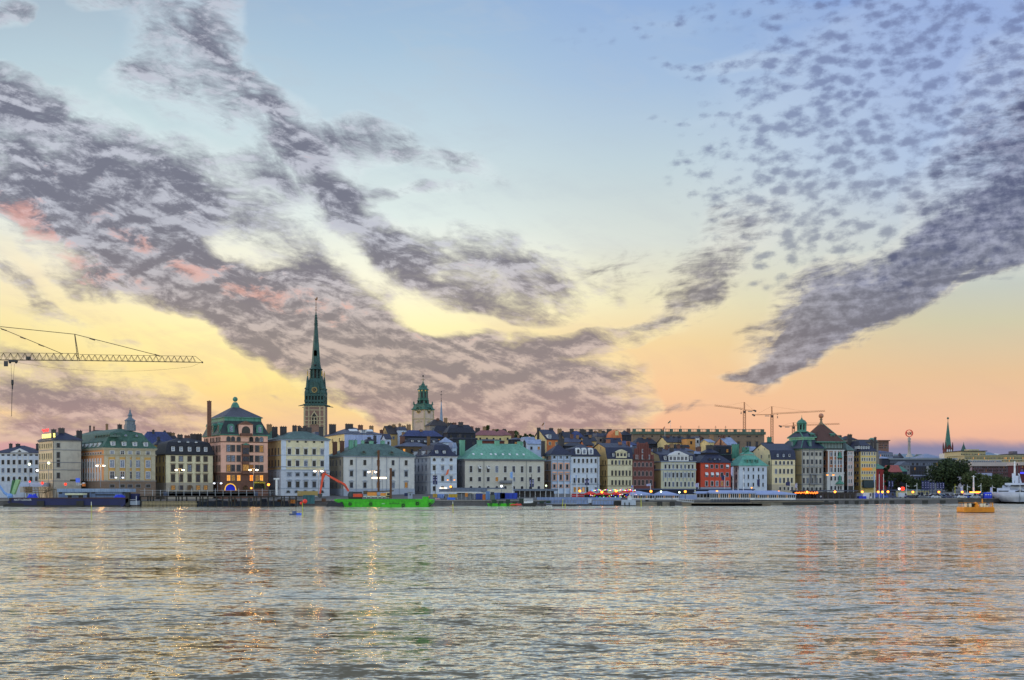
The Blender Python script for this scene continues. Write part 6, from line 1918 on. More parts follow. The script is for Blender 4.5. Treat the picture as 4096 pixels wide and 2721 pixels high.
MAU = mat('mauve_facade', (158, 140, 152), .9, 'plaster', c2=(130, 114, 130))
r_ = blk('H', 1272, 1905, 800, 945, 860, 25, MAU, 'long mauve facade with brown window frames under a beige attic', 'office_block', mat('beige_attic', (190, 176, 172), .9, 'plaster'), 750, (30, [(806, 828), (848, 872), (892, 916)], (5, 2, 5, 0, .5), .5), kind='slab')
b = MB()
for i in range(31):
    x = (at('H', 1272, 0, 860).x * 0) + i * (at('H', 1905, 0, 860).x - at('H', 1272, 0, 860).x) / 30
    b.box(x - .2, x + .2, -.35, 0, at('H', 0, 945, 860).z, at('H', 0, 802, 860).z)
for Y in (838, 882, 925):
    z = at('H', 0, Y, 860).z; b.box(0, at('H', 1905, 0, 860).x - at('H', 1272, 0, 860).x, -.3, 0, z - .25, z + .25)
b.build('facade_grid', mat('brown_grid', (96, 62, 64), .8), r_)
blk('H', 1160, 1275, 780, 945, 870, 20, mat('pale_lilac_wall', (156, 162, 184), .9, 'plaster'), 'pale lilac end wall left of the long mauve facade')
blk('H', 1330, 1530, 890, 950, 800, 12, mat('lilac_wall', (160, 166, 196), .9, 'plaster'), 'low lilac wall behind the right-hand trees')
r_ = blk('H', 1902, 1990, 790, 1010, 800, 20, mat('dark_maroon_wall', (92, 44, 52), .9, 'plaster'), 'dark maroon theatre front with a blue neon strip, right edge', 'theatre', mat('beige_attic', (190, 176, 172), .9, 'plaster'), 748, (5, [(800, 820), (840, 870)], (2, 1, 3, 0, 1), .5), kind='slab')
a = at('H', 1915, 900, 798)
MB().box(a.x - at('H', 1902, 0, 800).x, a.x - at('H', 1902, 0, 800).x + 6, -.5, -.2, a.z, a.z + 1.1).build('neon_strip', mat('blue_neon', (70, 70, 255), .5, emit=1.2), r_)
# spire on the skyline
c = at('H', 1158, 620, 1100)
r_ = empty('needle_spire', (c.x, 1100, 0), 0, 'tiny dark green spire beside the cream office block', 'church spire')
MB().lathe([(2.6, 2), (2.6, at('H', 0, 600, 1100).z), (1.6, at('H', 0, 560, 1100).z), (.4, at('H', 0, 515, 1100).z), (.1, at('H', 0, 485, 1100).z)], n=6).build('spire', COPD, r_)
# revolving sign tower
D = 1360; c = at('H', 447, 690, D)
def Z6(Y): return at('H', 0, Y, 1360).z
s_ = D / F / 3.267
r_ = empty('sign_tower', (c.x, D, 0), 0, 'pale lattice clock tower with a red ring carrying two letters', 'sign tower')
b = MB(); b.lathe([(58 * s_, 2), (56 * s_, Z6(695)), (42 * s_, Z6(668)), (24 * s_, Z6(640)), (17 * s_, Z6(610)), (15 * s_, Z6(500)), (17 * s_, Z6(462)), (21 * s_, Z6(455)), (21 * s_, Z6(435)), (12 * s_, Z6(428)), (6 * s_, Z6(415))], n=10)
for i in range(9):
    z = Z6(620 - i * 18); b.box(-17 * s_, 17 * s_, -17 * s_, 17 * s_, z - .25, z + .1, 1)
b.build('tower_body', [mat('tower_concrete', (176, 168, 160), .8, 'plaster'), mat('concrete_ring', (120, 124, 138), .8)], r_)
RED_ = mat('red_sign_paint', (210, 66, 54), .5, emit=.25)
b = MB(); R_ = 44 * s_; zc = Z6(371); n = 28
for i in range(n):
    a0, a1 = 2 * math.pi * i / n, 2 * math.pi * (i + 1) / n
    for y in (-1, 1):
        b.tube((R_ * math.cos(a0), y, zc + R_ * math.sin(a0)), (R_ * math.cos(a1), y, zc + R_ * math.sin(a1)), .42, n=4)
    if i % 2: b.tube((R_ * math.cos(a0), -1, zc + R_ * math.sin(a0)), (R_ * math.cos(a0), 1, zc + R_ * math.sin(a0)), .3, n=4)
b.build('ring', RED_, r_)
me = text_mesh('NK', 5.4, mat('sign_letter_dark_red', (130, 70, 60), .5), .6)
put('lettering', me, r_, (0, -.2, zc - 1.95))

# ---------------------------------------------------------------- trees
LEAF = []
for nme, c1, c2 in (('dark_foliage', (44, 60, 34), (24, 36, 22)), ('mid_foliage', (70, 84, 42), (36, 50, 28)), ('olive_foliage', (92, 98, 56), (54, 62, 38))):
    m = mat(nme, c1, .8, 'flat', c2=c2, scale=1.5)
    LEAF.append(m)
BARK = mat('bark', (74, 60, 48), .95)


def tree(x, D, zb, W, H, label, mi=0, n=2600, crown0=.2, seed=1, lf=.55, grp=None, name='broadleaf_tree'):
    r = random.Random(seed)
    root = empty(name, (x, D, zb), 0, label, 'tree', grp)
    t = MB()
    t.tube((0, 0, -1), (0, 0, H * .45), W * .045 + .1, W * .03 + .05, 7)
    lumps = []
    for i in range(17):
        a = r.random() * 6.28; rr = r.random() ** .6 * .42 * W
        z = H * (crown0 + (1 - crown0) * (.18 + .7 * r.random()))
        k = 1 - abs((z / H) - .55) * .7
        lumps.append((Vector((rr * math.cos(a) * k, rr * math.sin(a) * k * .8, z)), W * (.09 + .12 * r.random())))
    for c_, rad in lumps:
        t.tube((0, 0, H * .35), c_, W * .018 + .05, .05, 5)
    t.build('trunk', BARK, root)
    cm = MB()
    for i in range(n):
        c_, rad = lumps[r.randrange(len(lumps))]
        d = Vector((r.gauss(0, 1), r.gauss(0, 1), r.gauss(0, 1))).normalized() * rad * (1.25 * r.random() ** .45)
        d.z *= .8
        p = c_ + d
        s_ = lf * (.5 + r.random())
        u = Vector((r.gauss(0, 1), r.gauss(0, 1), r.gauss(0, .7))).normalized(); v = u.orthogonal().normalized()
        w_ = u.cross(v)
        k = r.random() * 6.28
        v, w_ = v * math.cos(k) + w_ * math.sin(k), w_ * math.cos(k) - v * math.sin(k)
        cm.add([p - v * s_, p + w_ * s_ * .6, p + v * s_, p - w_ * s_ * .6], [(0, 1, 2, 3)], 0 if r.random() < .62 else 1)
    cm.build('crown', [LEAF[mi], LEAF[min(2, mi + 1)]], root)
    return root


def tree_at(t, X0, X1, Y0, Y1, D, label, **k):
    a = at(t, (X0 + X1) / 2, Y1, D); b_ = at(t, X0, Y0, D); c_ = at(t, X1, Y0, D)
    zb = 4.3 if D < 760 else 8
    return tree(a.x, D, zb, (c_.x - b_.x) * 1.05, b_.z - zb, label, **k)


tree_at('H', 705, 1250, 728, 1150, 690, 'largest dark spreading tree on the right behind the parked cars', n=9000, seed=3, crown0=.1, lf=.62)
tree_at('H', 1090, 1440, 890, 1150, 680, 'olive tree right of the largest tree, behind the tall white mast', mi=1, n=4200, seed=5, crown0=.05)
tree_at('H', 1320, 1760, 925, 1150, 672, 'broad low olive tree next to the white ship', mi=1, n=6500, seed=8, crown0=.02)
tree_at('H', 1520, 1860, 950, 1120, 700, 'dim tree half hidden by the white ship superstructure', n=2600, seed=9, crown0=.1)
tree_at('H', 180, 400, 885, 1110, 665, 'round dark green tree left of the red traffic light', mi=0, n=3000, seed=11, crown0=.1)
tree_at('H', 340, 570, 890, 1110, 660, 'round dark green tree behind the low yellow hut', mi=0, n=3000, seed=12, crown0=.1)
tree_at('H', 550, 650, 950, 1110, 668, 'small green tree between the pavilion and the blue banners', mi=1, n=1500, seed=13, crown0=.1)
tree_at('H', 105, 205, 755, 1105, 670, 'tall narrow dark tree beside the deep red building', mi=0, n=2600, seed=14, crown0=.0)
for i, (t, X0, X1, Y0, lb) in enumerate((('D', 1500, 1615, 245, 'pointed sparse green tree behind the faded red roofs'), ('D', 1650, 1760, 305, 'round bushy tree behind the faded red roof ridge'), ('D', 1740, 1840, 300, 'pale round tree at the right end of the faded red roofs'),
                                       ('E', -10, 160, 300, 'broad yellow-green tree above the mint green roof'), ('E', 180, 340, 322, 'olive green tree in the middle of the rooftop trees'), ('E', 300, 400, 350, 'low dark tree in the middle of the rooftop grove'), ('E', 380, 500, 365, 'low dark tree next to the cream gable'))):
    tree_at(t, X0, X1, Y0, 470, 790, lb, mi=2 if i in (2, 3) else 1, n=2000, seed=20 + i, crown0=.45, lf=.6)

# ---------------------------------------------------------------- quay wall, piers
QS = mat('quay_stone', (104, 102, 104), .9, 'stone', c2=(50, 48, 54), scale=.9)
WOODD = mat('weathered_wood', (138, 126, 108), .9, 'brick', c2=(66, 60, 54))
qw = empty('quay_wall', (0, 0, 0), 0, 'long grey stone quay wall with dark rubber fenders running along the waterline', 'quay wall')
b = MB()
ks = [-.5, -.2, 0, .094, .2, .344, .45]
for a, b_ in zip(ks[:-1], ks[1:]):
    A = Vector((a * quay_D(a), quay_D(a), 0)); B = Vector((b_ * quay_D(b_), quay_D(b_), 0))
    n_ = (B - A).cross(Vector((0, 0, 1))).normalized()
    o1, o2 = n_ * 1.2, n_ * -.8
    b.add([A + o1 + Vector((0, 0, -2)), B + o1 + Vector((0, 0, -2)), B + o1 + Vector((0, 0, 2.0)), A + o1 + Vector((0, 0, 2.0)), A + o2 + Vector((0, 0, -2)), B + o2 + Vector((0, 0, -2)), B + o2 + Vector((0, 0, 2.0)), A + o2 + Vector((0, 0, 2.0))],
          [(0, 1, 2, 3), (3, 2, 6, 7), (1, 5, 6, 2), (0, 3, 7, 4)])
b.build('wall', QS, qw)
b = MB()
b2 = [Vector((k * quay_D(k), quay_D(k) - 1.3, 0)) for k in ks]
for p, q in zip(b2[:-1], b2[1:]):
    d_ = (q - p).normalized(); nn = Vector((d_.y, -d_.x, 0))
    b.add([p + nn * .15 + Vector((0, 0, 2.0)), q + nn * .15 + Vector((0, 0, 2.0)), q + nn * .15 + Vector((0, 0, 2.35)), p + nn * .15 + Vector((0, 0, 2.35)), p - nn * 1.2 + Vector((0, 0, 2.35)), q - nn * 1.2 + Vector((0, 0, 2.35)), q - nn * 1.2 + Vector((0, 0, 2.0)), p - nn * 1.2 + Vector((0, 0, 2.0))], [(0, 1, 2, 3), (3, 2, 5, 4), (0, 7, 6, 1), (4, 5, 6, 7)])
b.build('coping', mat('coping_stone', (150, 146, 144), .9, 'stone', c2=(110, 108, 110)), qw)
for X in list(range(1050, 1800, 140)):
    k = (tx('G', X) - CX) / F; D = quay_D(k) - 1.6
    MB().box(k * D - 1.3, k * D + 1.3, D - .5, D + .6, .1, 1.5).build('fender', BLK, qw)
for X in (210, 420, 650, 880, 1115):
    k = (tx('H', X) - CX) / F; D = quay_D(k) - 1.6
    MB().box(k * D - 1.3, k * D + 1.3, D - .5, D + .6, .1, 1.5).build('fender', BLK, qw)
for X in (1610, 1660):
    k = (tx('E', X) - CX) / F; D = 490
    MB().box(k * D - .8, k * D + .8, D - .6, D + .3, .1, 1.9).build('fender', BLK, qw)

# long construction pier with dark piles
pz = at('B', 0, 1300, 474).z
x0, x1 = at('B', 175, 0, 474).x, at('C', 700, 0, 474).x
pier = empty('construction_pier', (0, 0, 0), 0, 'long dark temporary pier on piles, in front of the pale yellow and pink houses', 'pier')
MB().box(x0, x1, 474, 486, pz - .35, pz).build('deck', mat('dark_pier_deck', (50, 44, 40), .9), pier)
n = 24
for i in range(n):
    x = x0 + (i + .5 * rnd.random()) * (x1 - x0) / n
    b = MB()
    b.tube((x, 474.6, -2), (x, 474.6, pz - .3), .3, n=8)
    if i % 4 == 1: b.tube((x + 1.0, 474.6, -2), (x + 1.0, 474.6, pz - .3), .3, n=8)
    b.build('pile', BLK, pier)
fz = MB()
for i in range(int((x1 - x0) / 3.1)):
    x = x0 + 2 + i * 3.1
    fz.tube((x, 475, pz), (x, 475, pz + 2.4 + (.6 if i % 3 == 0 else 0)), .09, n=4)
fz.tube((x0, 475, pz + 1.2), (x1, 475, pz + 1.2), .05, n=4); fz.tube((x0, 475, pz + 2.2), (x1, 475, pz + 2.2), .05, n=4)
fz.build('railing', mat('galvanised', (176, 182, 192), .5), pier)
p = MB()
for i in range(22):
    xx = at('B', 480 + i * 50, 0, 475).x; p.box(xx, xx + 4.3, 475.2, 475.3, pz + .1, pz + 1.75)
p.build('mesh_panel', mat('blue_grey_mesh', (72, 84, 112), .9, 'seam', c2=(48, 56, 78)), pier)
# lower landing stage with pale timber
lw = empty('landing_stage', (0, 0, 0), 0, 'low pale timber landing stage under the construction pier', 'pier')
b = MB(); xa, xb = at('B', 215, 0, 470).x, at('B', 890, 0, 470).x
b.box(xa, xb, 470, 473, .9, 1.1)
for i in range(40):
    x = xa + i * (xb - xa) / 39; b.tube((x, 470.2, -1), (x, 470.2, 2.0), .1, n=4)
b.tube((xa, 470.2, 1.9), (xb, 470.2, 1.9), .08, n=4); b.tube((xa, 470.2, 1.5), (xb, 470.2, 1.4), .08, n=4)
b.build('deck', mat('pale_timber', (176, 160, 124), .9), lw)
bg = empty('pontoon', (0, 0, 0), 0, 'rusty blue-grey pontoon lying behind the piles of the construction pier', 'pontoon')
a0, a1 = at('B', 900, 0, 482).x, at('C', 620, 0, 482).x
MB().box(a0, a1, 482, 490, -.3, 1.7).build('hull', mat('rusty_blue_steel', (70, 84, 110), .8, c2=(60, 44, 40), scale=.4), bg)
b = MB()
for i in range(12): b.box(a0 + i * 6 + rnd.random() * 3, a0 + i * 6 + 3.5, 482.5, 485, 1.7, 2.3 + rnd.random() * .9, i % 3)
b.build('deck_cargo', [GREYBL, mat('slate_tarp', (60, 70, 96), .8), mat('rust_brown', (104, 76, 60), .9)], bg)
tm = empty('timber_platform', (0, 0, 0), 0, 'rough timber groyne walls of the quay between the white boat and the pleasure pier', 'pier')
a0, a1 = at('F', 150, 0, 488).x, at('F', 650, 0, 488).x
b = MB()
for i in range(34):
    x = a0 + i * (a1 - a0) / 34; b.box(x, x + (a1 - a0) / 34 - .12, 487.6 - .1 * (i % 2), 489, -1, 1.55 + .1 * rnd.random())
b.build('planking', mat('grey_timber', (150, 142, 128), .9, c2=(100, 94, 86)), tm)
for X in (485, 660):
    a = at('F', X, 0, 486.8); MB().box(a.x - 1, a.x + 1, 486.4, 487.3, -.5, 1.7).build('fender', BLK, tm)
jet = empty('pleasure_pier', (0, 0, 0), 0, 'low dark mooring pier with black barriers left of the long piled dock', 'pier')
a0, a1 = at('F', 790, 0, 486).x, at('F', 1760, 0, 486).x
b = MB(); b.box(a0, a1, 484, 490, .9, 1.35)
for i in range(9):
    x = a0 + i * (a1 - a0) / 8.01; b.box(x, x + 7.5, 483.6, 484.1, -.2, .9)
b.build('deck', WOODD, jet)
b = MB(); c0 = at('F', 1195, 0, 488).x
for i in range(26):
    x = c0 + i * (a1 - c0) / 26; b.box(x, x + (a1 - c0) / 26 - .25, 488, 488.3, 1.35, 2.9)
b.build('barrier', mat('black_barrier', (62, 66, 80), .8), jet)
jd = empty('piled_dock', (0, 0, 0), 0, 'long dock faced with pale vertical piles and a row of black openings', 'pier')
a0, a1 = at('F', 1780, 0, 500).x, at('G', 1065, 0, 503).x
b = MB()
np_ = 90
for i in range(np_):
    x = a0 + i * (a1 - a0) / np_; y = 498 + (x - a0) / (a1 - a0) * 12
    b.tube((x, y, -1), (x, y, 1.3), (a1 - a0) / np_ * .42, n=6)
b.build('piling', mat('pale_piles', (140, 134, 122), .9, c2=(84, 80, 76), scale=.5), jd)
b = MB(); b.add([(a0 - .5, 497.6, 1.3), (a1 + .5, 509.6, 1.3), (a1 + .5, 516, 1.3), (a0 - .5, 504, 1.3), (a0 - .5, 497.6, 1.7), (a1 + .5, 509.6, 1.7), (a1 + .5, 516, 1.7), (a0 - .5, 504, 1.7)], [(0, 3, 2, 1), (4, 5, 6, 7), (0, 1, 5, 4), (1, 2, 6, 5), (2, 3, 7, 6), (3, 0, 4, 7)]); b.build('deck', WOODD, jd)
for X in (480, 670, 860, 1035):
    a = at('G', X, 0, 502 + (X - 0) / 1065 * 6); MB().box(a.x - 3.6, a.x + 3.6, a.y - 1.8, a.y - .9, .2, 1.2).build('opening', BLK, jd)

# ---------------------------------------------------------------- vessels
def ship_hull(m, L, W, H0, rake0=0, rake1=0, bot=.15, mi=0, z0=-.6, sheer=0, n=10):
    """box-like barge hull along x with raked ends"""
    m.prism([(rake0, z0), (L - rake1, z0), (L, H0 * .75), (L, H0), (0, H0 + sheer), (0, H0 * .75 + sheer)], 0, W, 'y', mi)


def tyre(m, x, y, z, r_, mi=0):
    n = 12
    for i in range(n):
        a0, a1 = 2 * math.pi * i / n, 2 * math.pi * (i + 1) / n
        m.tube((x + r_ * math.cos(a0), y, z + r_ * math.sin(a0)), (x + r_ * math.cos(a1), y, z + r_ * math.sin(a1)), r_ * .38, n=6, mi=mi)


# blue barge
D = 470
a, e = at('A', 45, 1415, D), at('A', 1790, 1415, D)
bb = empty('cargo_barge', (a.x, D, 0), 0, 'long dark blue steel barge with white lettering, moored at the far left', 'barge')
L = e.x - a.x; zt = at('A', 0, 1305, D).z
BLUEH = mat('navy_hull_paint', (18, 28, 82), .6, c2=(14, 20, 56), scale=.25)
m = MB(); m.prism([(5, -.6), (L - 3, -.6), (L, zt * .6), (L, zt), (3, zt), (1.5, zt * .55)], 0, 9, 'y', 0)
m.build('hull', BLUEH, bb)
m = MB(); m.prism([(0, -.5), (9, -.5), (8, 1.1), (3.2, 1.6), (2.2, zt + .05), (3.4, zt + .05), (3, 1.4), (0, .6)], -.12, 9.2, 'y'); m.box(6, L - 3.1, -.06, 9.06, -.6, .55); m.build('black_underbody', BLK, bb)
MB().box(2.4, L - .3, -.15, 9.15, zt, zt + .3).build('gunwale', mat('rust_brown_rail', (74, 52, 48), .8), bb)
for X in (570, 1120):
    x = at('A', X, 0, D).x - a.x; MB().box(x - 1.4, x + 1.4, -.5, -.1, .3, 2.2).build('fender', BLK, bb)
me = text_mesh('NATT LODGER', 1.0, WHITE, .03)
put('lettering', me, bb, (at('A', 318, 0, D).x - a.x, -.1, at('A', 0, 1335, D).z))
cb = MB()
def bx(t, X0, X1, Y0, Y1, D, dep, m, mi=0, ox=0, oy=0):
    p, q = at(t, X0, Y1, D), at(t, X1, Y0, D)
    m.box(p.x - ox, q.x - ox, D - oy, D + dep - oy, p.z, q.z, mi)
# things on and behind the blue barge
def solo(name, label, cat, t, parts, D, dep, loc_=None, grp=None):
    """parts: list of (part name, material, [(X0,X1,Y0,Y1,dy,dep)...])"""
    X0 = min(r[0] if not isinstance(r[0], tuple) else r[0][1] for p in parts for r in p[2])
    p0 = at(t, X0, 0, D)
    root = empty(name, (p0.x, D, 0), 0, label, cat, grp)
    for nm, mt, rects in parts:
        m = MB()
        for r in rects:
            dy = r[4] if len(r) > 4 else 0; dp = r[5] if len(r) > 5 else dep
            p, q = at(t, r[0], r[3], D), at(t, r[1], r[2], D)
            m.box(p.x - p0.x, q.x - p0.x, dy, dy + dp, p.z, q.z)
        m.build(nm, mt, root)
    return root


BTARP = mat('bright_blue_tarpaulin', (30, 60, 220), .6, c2=(20, 36, 150), scale=.8)
RUSTM = mat('rusty_brown_steel', (96, 78, 64), .9, c2=(58, 46, 42))
LBSH = mat('pale_blue_cladding', (126, 146, 180), .8, 'seam', c2=(96, 114, 148))
def lump(name, label, cat, t, X0, X1, Y0, Y1, D, m, seed=1, grp=None):
    r = random.Random(seed)
    p, q = at(t, X0, Y1, D), at(t, X1, Y0, D)
    w, h_ = q.x - p.x, q.z - p.z
    b = MB()
    nx = 7
    def prof(k): return [(w * (i / nx), h_ * (0 if i in (0, nx) else (.55 + .45 * r.random())) * k) for i in range(nx + 1)]
    rg = []
    for j, (yy, k) in enumerate(((0, .05), (.5, .8), (1.4, 1), (2.4, .8), (3, .05))):
        rg.append([(x, yy, z) for x, z in prof(k)])
    for j in range(len(rg) - 1):
        o = len(b.v); b.v += rg[j] + rg[j + 1]; n = nx + 1
        for i in range(nx): b.f.append((o + i, o + i + 1, o + i + 1 + n, o + i + n)); b.mi.append(0)
    o = b.build(name, m, None, p)
    return tag(o, label, cat, grp)


lump('tarpaulin', 'crumpled bright blue tarpaulin bundle on the blue barge, left', 'tarpaulin', 'A', 365, 495, 1235, 1302, 473, BTARP, 3)
lump('tarpaulin', 'bright blue tarpaulin over cargo at the right end of the blue barge', 'tarpaulin', 'A', 1580, 1725, 1240, 1292, 473, BTARP, 5)
solo('work_shed', 'long low grey-blue site shed with dark openings behind the blue barge', 'shed', 'A', [('wall', LBSH, [(815, 1700, 1215, 1290)]), ('roof', mat('pale_blue_shed_roof', (150, 172, 200), .7, 'seam', c2=(118, 138, 170)), [(800, 1812, 1168, 1215, -.4, 8)]), ('opening', DARKM, [(820, 868, 1212, 1240, -.1, .2), (1150, 1250, 1222, 1290, -.1, .2), (1280, 1330, 1215, 1232, -.5, .1), (1330, 1600, 1245, 1262, -.1, .2)])], 482, 7)
solo('site_cabin', 'site cabin with a cream awning and dark openings on the blue barge', 'cabin', 'A', [('wall', LBSH, [(940, 1160, 1255, 1305)]), ('awning', mat('cream_awning', (206, 208, 180), .8), [(925, 1170, 1232, 1256, -1.5, 5)]), ('opening', DARKM, [(945, 1000, 1258, 1305, -.05, .1), (1095, 1160, 1258, 1305, -.05, .1)])], 474, 4)
solo('white_tarp_shed', 'pale sheeted shed above brown scaffolding left of the corner house', 'shed', 'A', [('wall', mat('pale_sheeting', (184, 196, 222), .8, 'plaster'), [(278, 600, 1082, 1140)]), ('side', mat('sand_sheeting', (190, 180, 170), .8, 'plaster'), [(278, 345, 1140, 1220)])], 500, 8)
sc_ = empty('scaffolding', (at('A', 350, 0, 496).x, 496, 2), 0, 'tangle of brown scaffold planks and poles above the left part of the blue barge', 'scaffolding')
b = MB(); o_ = at('A', 350, 0, 496)
for Y in (1150, 1172, 1196, 1222):
    p, q = at('A', 340 + (Y - 1150) * .4, Y, 496), at('A', 640 - (Y - 1150) * .2, Y + 4, 496); b.box(p.x - o_.x, q.x - o_.x, -1.5, 1, q.z - 2, q.z - 1.7)
b.build('plank', mat('brown_plank', (140, 122, 98), .9), sc_)
b = MB(); r = random.Random(4)
for i in range(34):
    X = 350 + i * 14; p, q = at('A', X, 1300, 496), at('A', X + r.uniform(-10, 10), 1130 + r.random() * 60, 496)
    b.tube((p.x - o_.x, r.uniform(-1.5, 1), p.z - 2), (q.x - o_.x, r.uniform(-1.5, 1), q.z - 2), .08, n=4)
for i in range(8):
    p, q = at('A', 600 + i * 18, 1240 - i * 8, 496), at('A', 690 + i * 16, 1150 + i * 4, 496)
    b.tube((p.x - o_.x, 0, p.z - 2), (q.x - o_.x, -1, q.z - 2), .1, n=4)
b.build('pole', mat('dull_scaffold_tube', (120, 108, 90), .6), sc_)
solo('container', 'dark blue container standing over the right end of the blue barge', 'container', 'B', [('box', BLUEH, [(60, 152, 1272, 1360)]), ('base', GREYBL, [(55, 165, 1362, 1412, -1, 4)]), ('frame', WHITE, [(60, 64, 1300, 1412, -1.2, .2), (150, 155, 1300, 1412, -1.2, .2), (60, 155, 1345, 1349, -1.2, .2)])], 472, 4)
solo('mooring_post', 'thick black steel mooring post beside the blue barge stern', 'post', 'B', [('post', BLK, [(5, 52, 1255, 1425)])], 470, 2)
gm = MB(); p = at('A', 150, 1215, 490)
pts = [(0, 0), (1.4, 0), (3.6, 6.0), (2.0, 6.2)]
gm.prism(pts, 0, 1.5, 'y'); gm.prism([(-.6, 0), (.5, 0), (1.4, 5.6), (.5, 5.9)], .2, 1.2, 'y', 1)
o = gm.build('conveyor_chute', [mat('pale_green_paint', (150, 190, 140), .7), mat('green_paint', (60, 110, 70), .7)], None, p - Vector((0, 0, 1))); tag(o, 'pale green tilted chute left of the scaffolding', 'chute')
gm = MB(); p = at('A', 0, 1260, 488); q = at('A', 75, 1225, 488)
gm.tube((0, 0, 0), (-6.5, 0, 9.5), .5, .35, 6); gm.tube((0, 0, 0), (2.2, 0, -1.5), .6, n=6); gm.ball((2.3, 0, -1.4), 1.2)
o = gm.build('machine_arm', mat('light_blue_machine_paint', (120, 160, 220), .6), None, at('A', 60, 1225, 488)); tag(o, 'light blue machine arm at the left edge behind the barge', 'machine')

# green barge with its load
D = 463
a, e = at('P', 200, 555, D), at('P', 2215, 555, D)
gb_ = empty('work_barge', (a.x, D, 0), 0, 'bright green steel work barge with black tyre fenders and black lettering', 'barge')
L = e.x - a.x; zt = at('P', 0, 398, D).z
GRN = mat('bright_green_paint', (64, 190, 22), .6, c2=(40, 120, 20), scale=.8)
def PX(X, D_=463): return at('P', X, 0, D_).x - a.x
def PZ(Y, D_=463): return at('P', 0, Y, D_).z
MB().prism([(PX(410), -.5), (PX(2080), -.5), (PX(2130), .2), (PX(2205), PZ(470)), (PX(2210), PZ(405)), (PX(2180), zt), (PX(190), zt), (PX(195), PZ(430)), (PX(330), PZ(500))], 0, 12, 'y').build('hull', GRN, gb_)
MB().box(PX(2000), PX(2115), .5, 4, zt, PZ(345)).build('locker', GRN, gb_)
b = MB()
for X in range(450, 1900, 68):
    b.box(PX(X) - .06, PX(X) + .06, -.12, 0, PZ(440), zt)
b.box(PX(250), PX(1850), -.1, 0, zt - .12, zt + .12); b.box(PX(250), PX(1850), -.05, 0, PZ(444), PZ(440)); b.build('rubbing_strake', mat('shaded_green_paint', (50, 160, 26), .6), gb_)
for i, (X, Y) in enumerate(((517, 495), (940, 498), (1608, 522), (1898, 488), (2158, 500))):
    m = MB(); tyre(m, PX(X), -.35, PZ(Y), .5); m.tube((PX(X - 40), -.1, PZ(430)), (PX(X), -.3, PZ(Y - 15)), .05, n=4); m.tube((PX(X + 40), -.1, PZ(430)), (PX(X), -.3, PZ(Y - 15)), .05, n=4); m.build('tyre_fender', BLK, gb_)
me = text_mesh('SKANSKA', 1.0, BLK, .02)
wt_ = max(v.co.x for v in me.vertices) - min(v.co.x for v in me.vertices); k_ = (PX(1525) - PX(1315)) / wt_
me.transform(Matrix.Diagonal((k_, 1, .95, 1))); put('lettering', me, gb_, (PX(1420), -.04, PZ(500)))
me = text_mesh('ANTE', .5, WHITE, .02); put('lettering', me, gb_, (PX(1195), -.04, PZ(497)))
me = text_mesh('SITE WORKS', .45, mat('faint_green_letters', (40, 120, 24), .6), .02); put('lettering', me, gb_, (PX(678), -.04, PZ(482)))
sh_ = lump('mooring_net', 'dark tangled heap of nets and tyres at the left end of the green barge', 'net', 'P', 20, 390, 410, 552, 461, BLK, 8)
def pile(t, X, Y0, Y1, D, r_, label):
    a_, b2_ = at(t, X, Y1, D), at(t, X, Y0, D)
    m = MB(); m.tube((0, 0, 0), (0, 0, b2_.z - a_.z), r_, n=10); m.lathe([(r_ * 1.25, b2_.z - a_.z - .6), (r_ * 1.25, b2_.z - a_.z), (r_ * .8, b2_.z - a_.z + .25)], n=10)
    m.tube((0, 0, (b2_.z - a_.z) * .62), (0, 0, (b2_.z - a_.z) * .76), r_ * 1.2, n=10)
    tag(m.build('steel_pile', mat('rust_pile', (104, 70, 50), .9, c2=(64, 42, 34)), None, a_), label, 'steel pile')
pile('C', 1792, 640, 1200, 472, .42, 'taller rusty brown steel pile rising behind the orange truck crane')
pile('D', 220, 888, 1305, 466, .42, 'shorter rusty brown steel pile on the green barge, right of the truck crane')
# excavator
EXR = mat('orange_red_machine_paint', (226, 78, 42), .5, c2=(170, 52, 34))
D = 465; o_ = at('C', 1350, 1310, D)
ex = empty('excavator', (o_.x, D + 2, zt), 0, 'orange-red long-arm excavator with its boom raised, on the green barge', 'excavator')
def C2(X, Y): p = at('C', X, Y, D); return (p.x - o_.x, p.z - zt)
m = MB(); p, q = C2(1428, 1285), C2(1555, 1240); m.box(p[0], q[0], 0, 3, p[1], q[1]); m.build('body', EXR, ex)
m = MB(); p, q = C2(1425, 1238), C2(1545, 1212); m.box(p[0], q[0], .3, 2.5, p[1], q[1] ); m.build('deck_rails', DARKM, ex)
m = MB(); p, q = C2(1352, 1290), C2(1422, 1208); m.prism([(p[0], p[1]), (q[0], p[1]), (q[0], q[1]), (p[0] + .6, q[1]), (p[0], p[1] + 1.2)], 0, 2, 'y'); m.build('cab', [mat('cab_glass', (60, 72, 84), .2, 'glass')], ex)
m = MB(); p, q = C2(1362, 1310), C2(1540, 1286); m.box(p[0], q[0], -.2, .7, .05, q[1]); m.box(p[0], q[0], 2.4, 3.3, .05, q[1]); m.build('track', BLK, ex)
m = MB()
B0, B1, B2, B3 = C2(1358, 1205), C2(1300, 1112), C2(1180, 1045), C2(1028, 960)
for (u, v, w0, w1) in ((B0, B1, .35, .5), (B1, B2, .5, .42), (B2, B3, .42, .28)):
    d_ = Vector((v[0] - u[0], v[1] - u[1])).normalized(); nn = Vector((-d_.y, d_.x))
    m.prism([(u[0] + nn.x * w0, u[1] + nn.y * w0), (u[0] - nn.x * w0, u[1] - nn.y * w0), (v[0] - nn.x * w1, v[1] - nn.y * w1), (v[0] + nn.x * w1, v[1] + nn.y * w1)], 1.2, 1.9, 'y')
m.build('boom', EXR, ex)
m = MB(); u, v, w_ = C2(1030, 930), C2(1000, 985), C2(955, 1240)
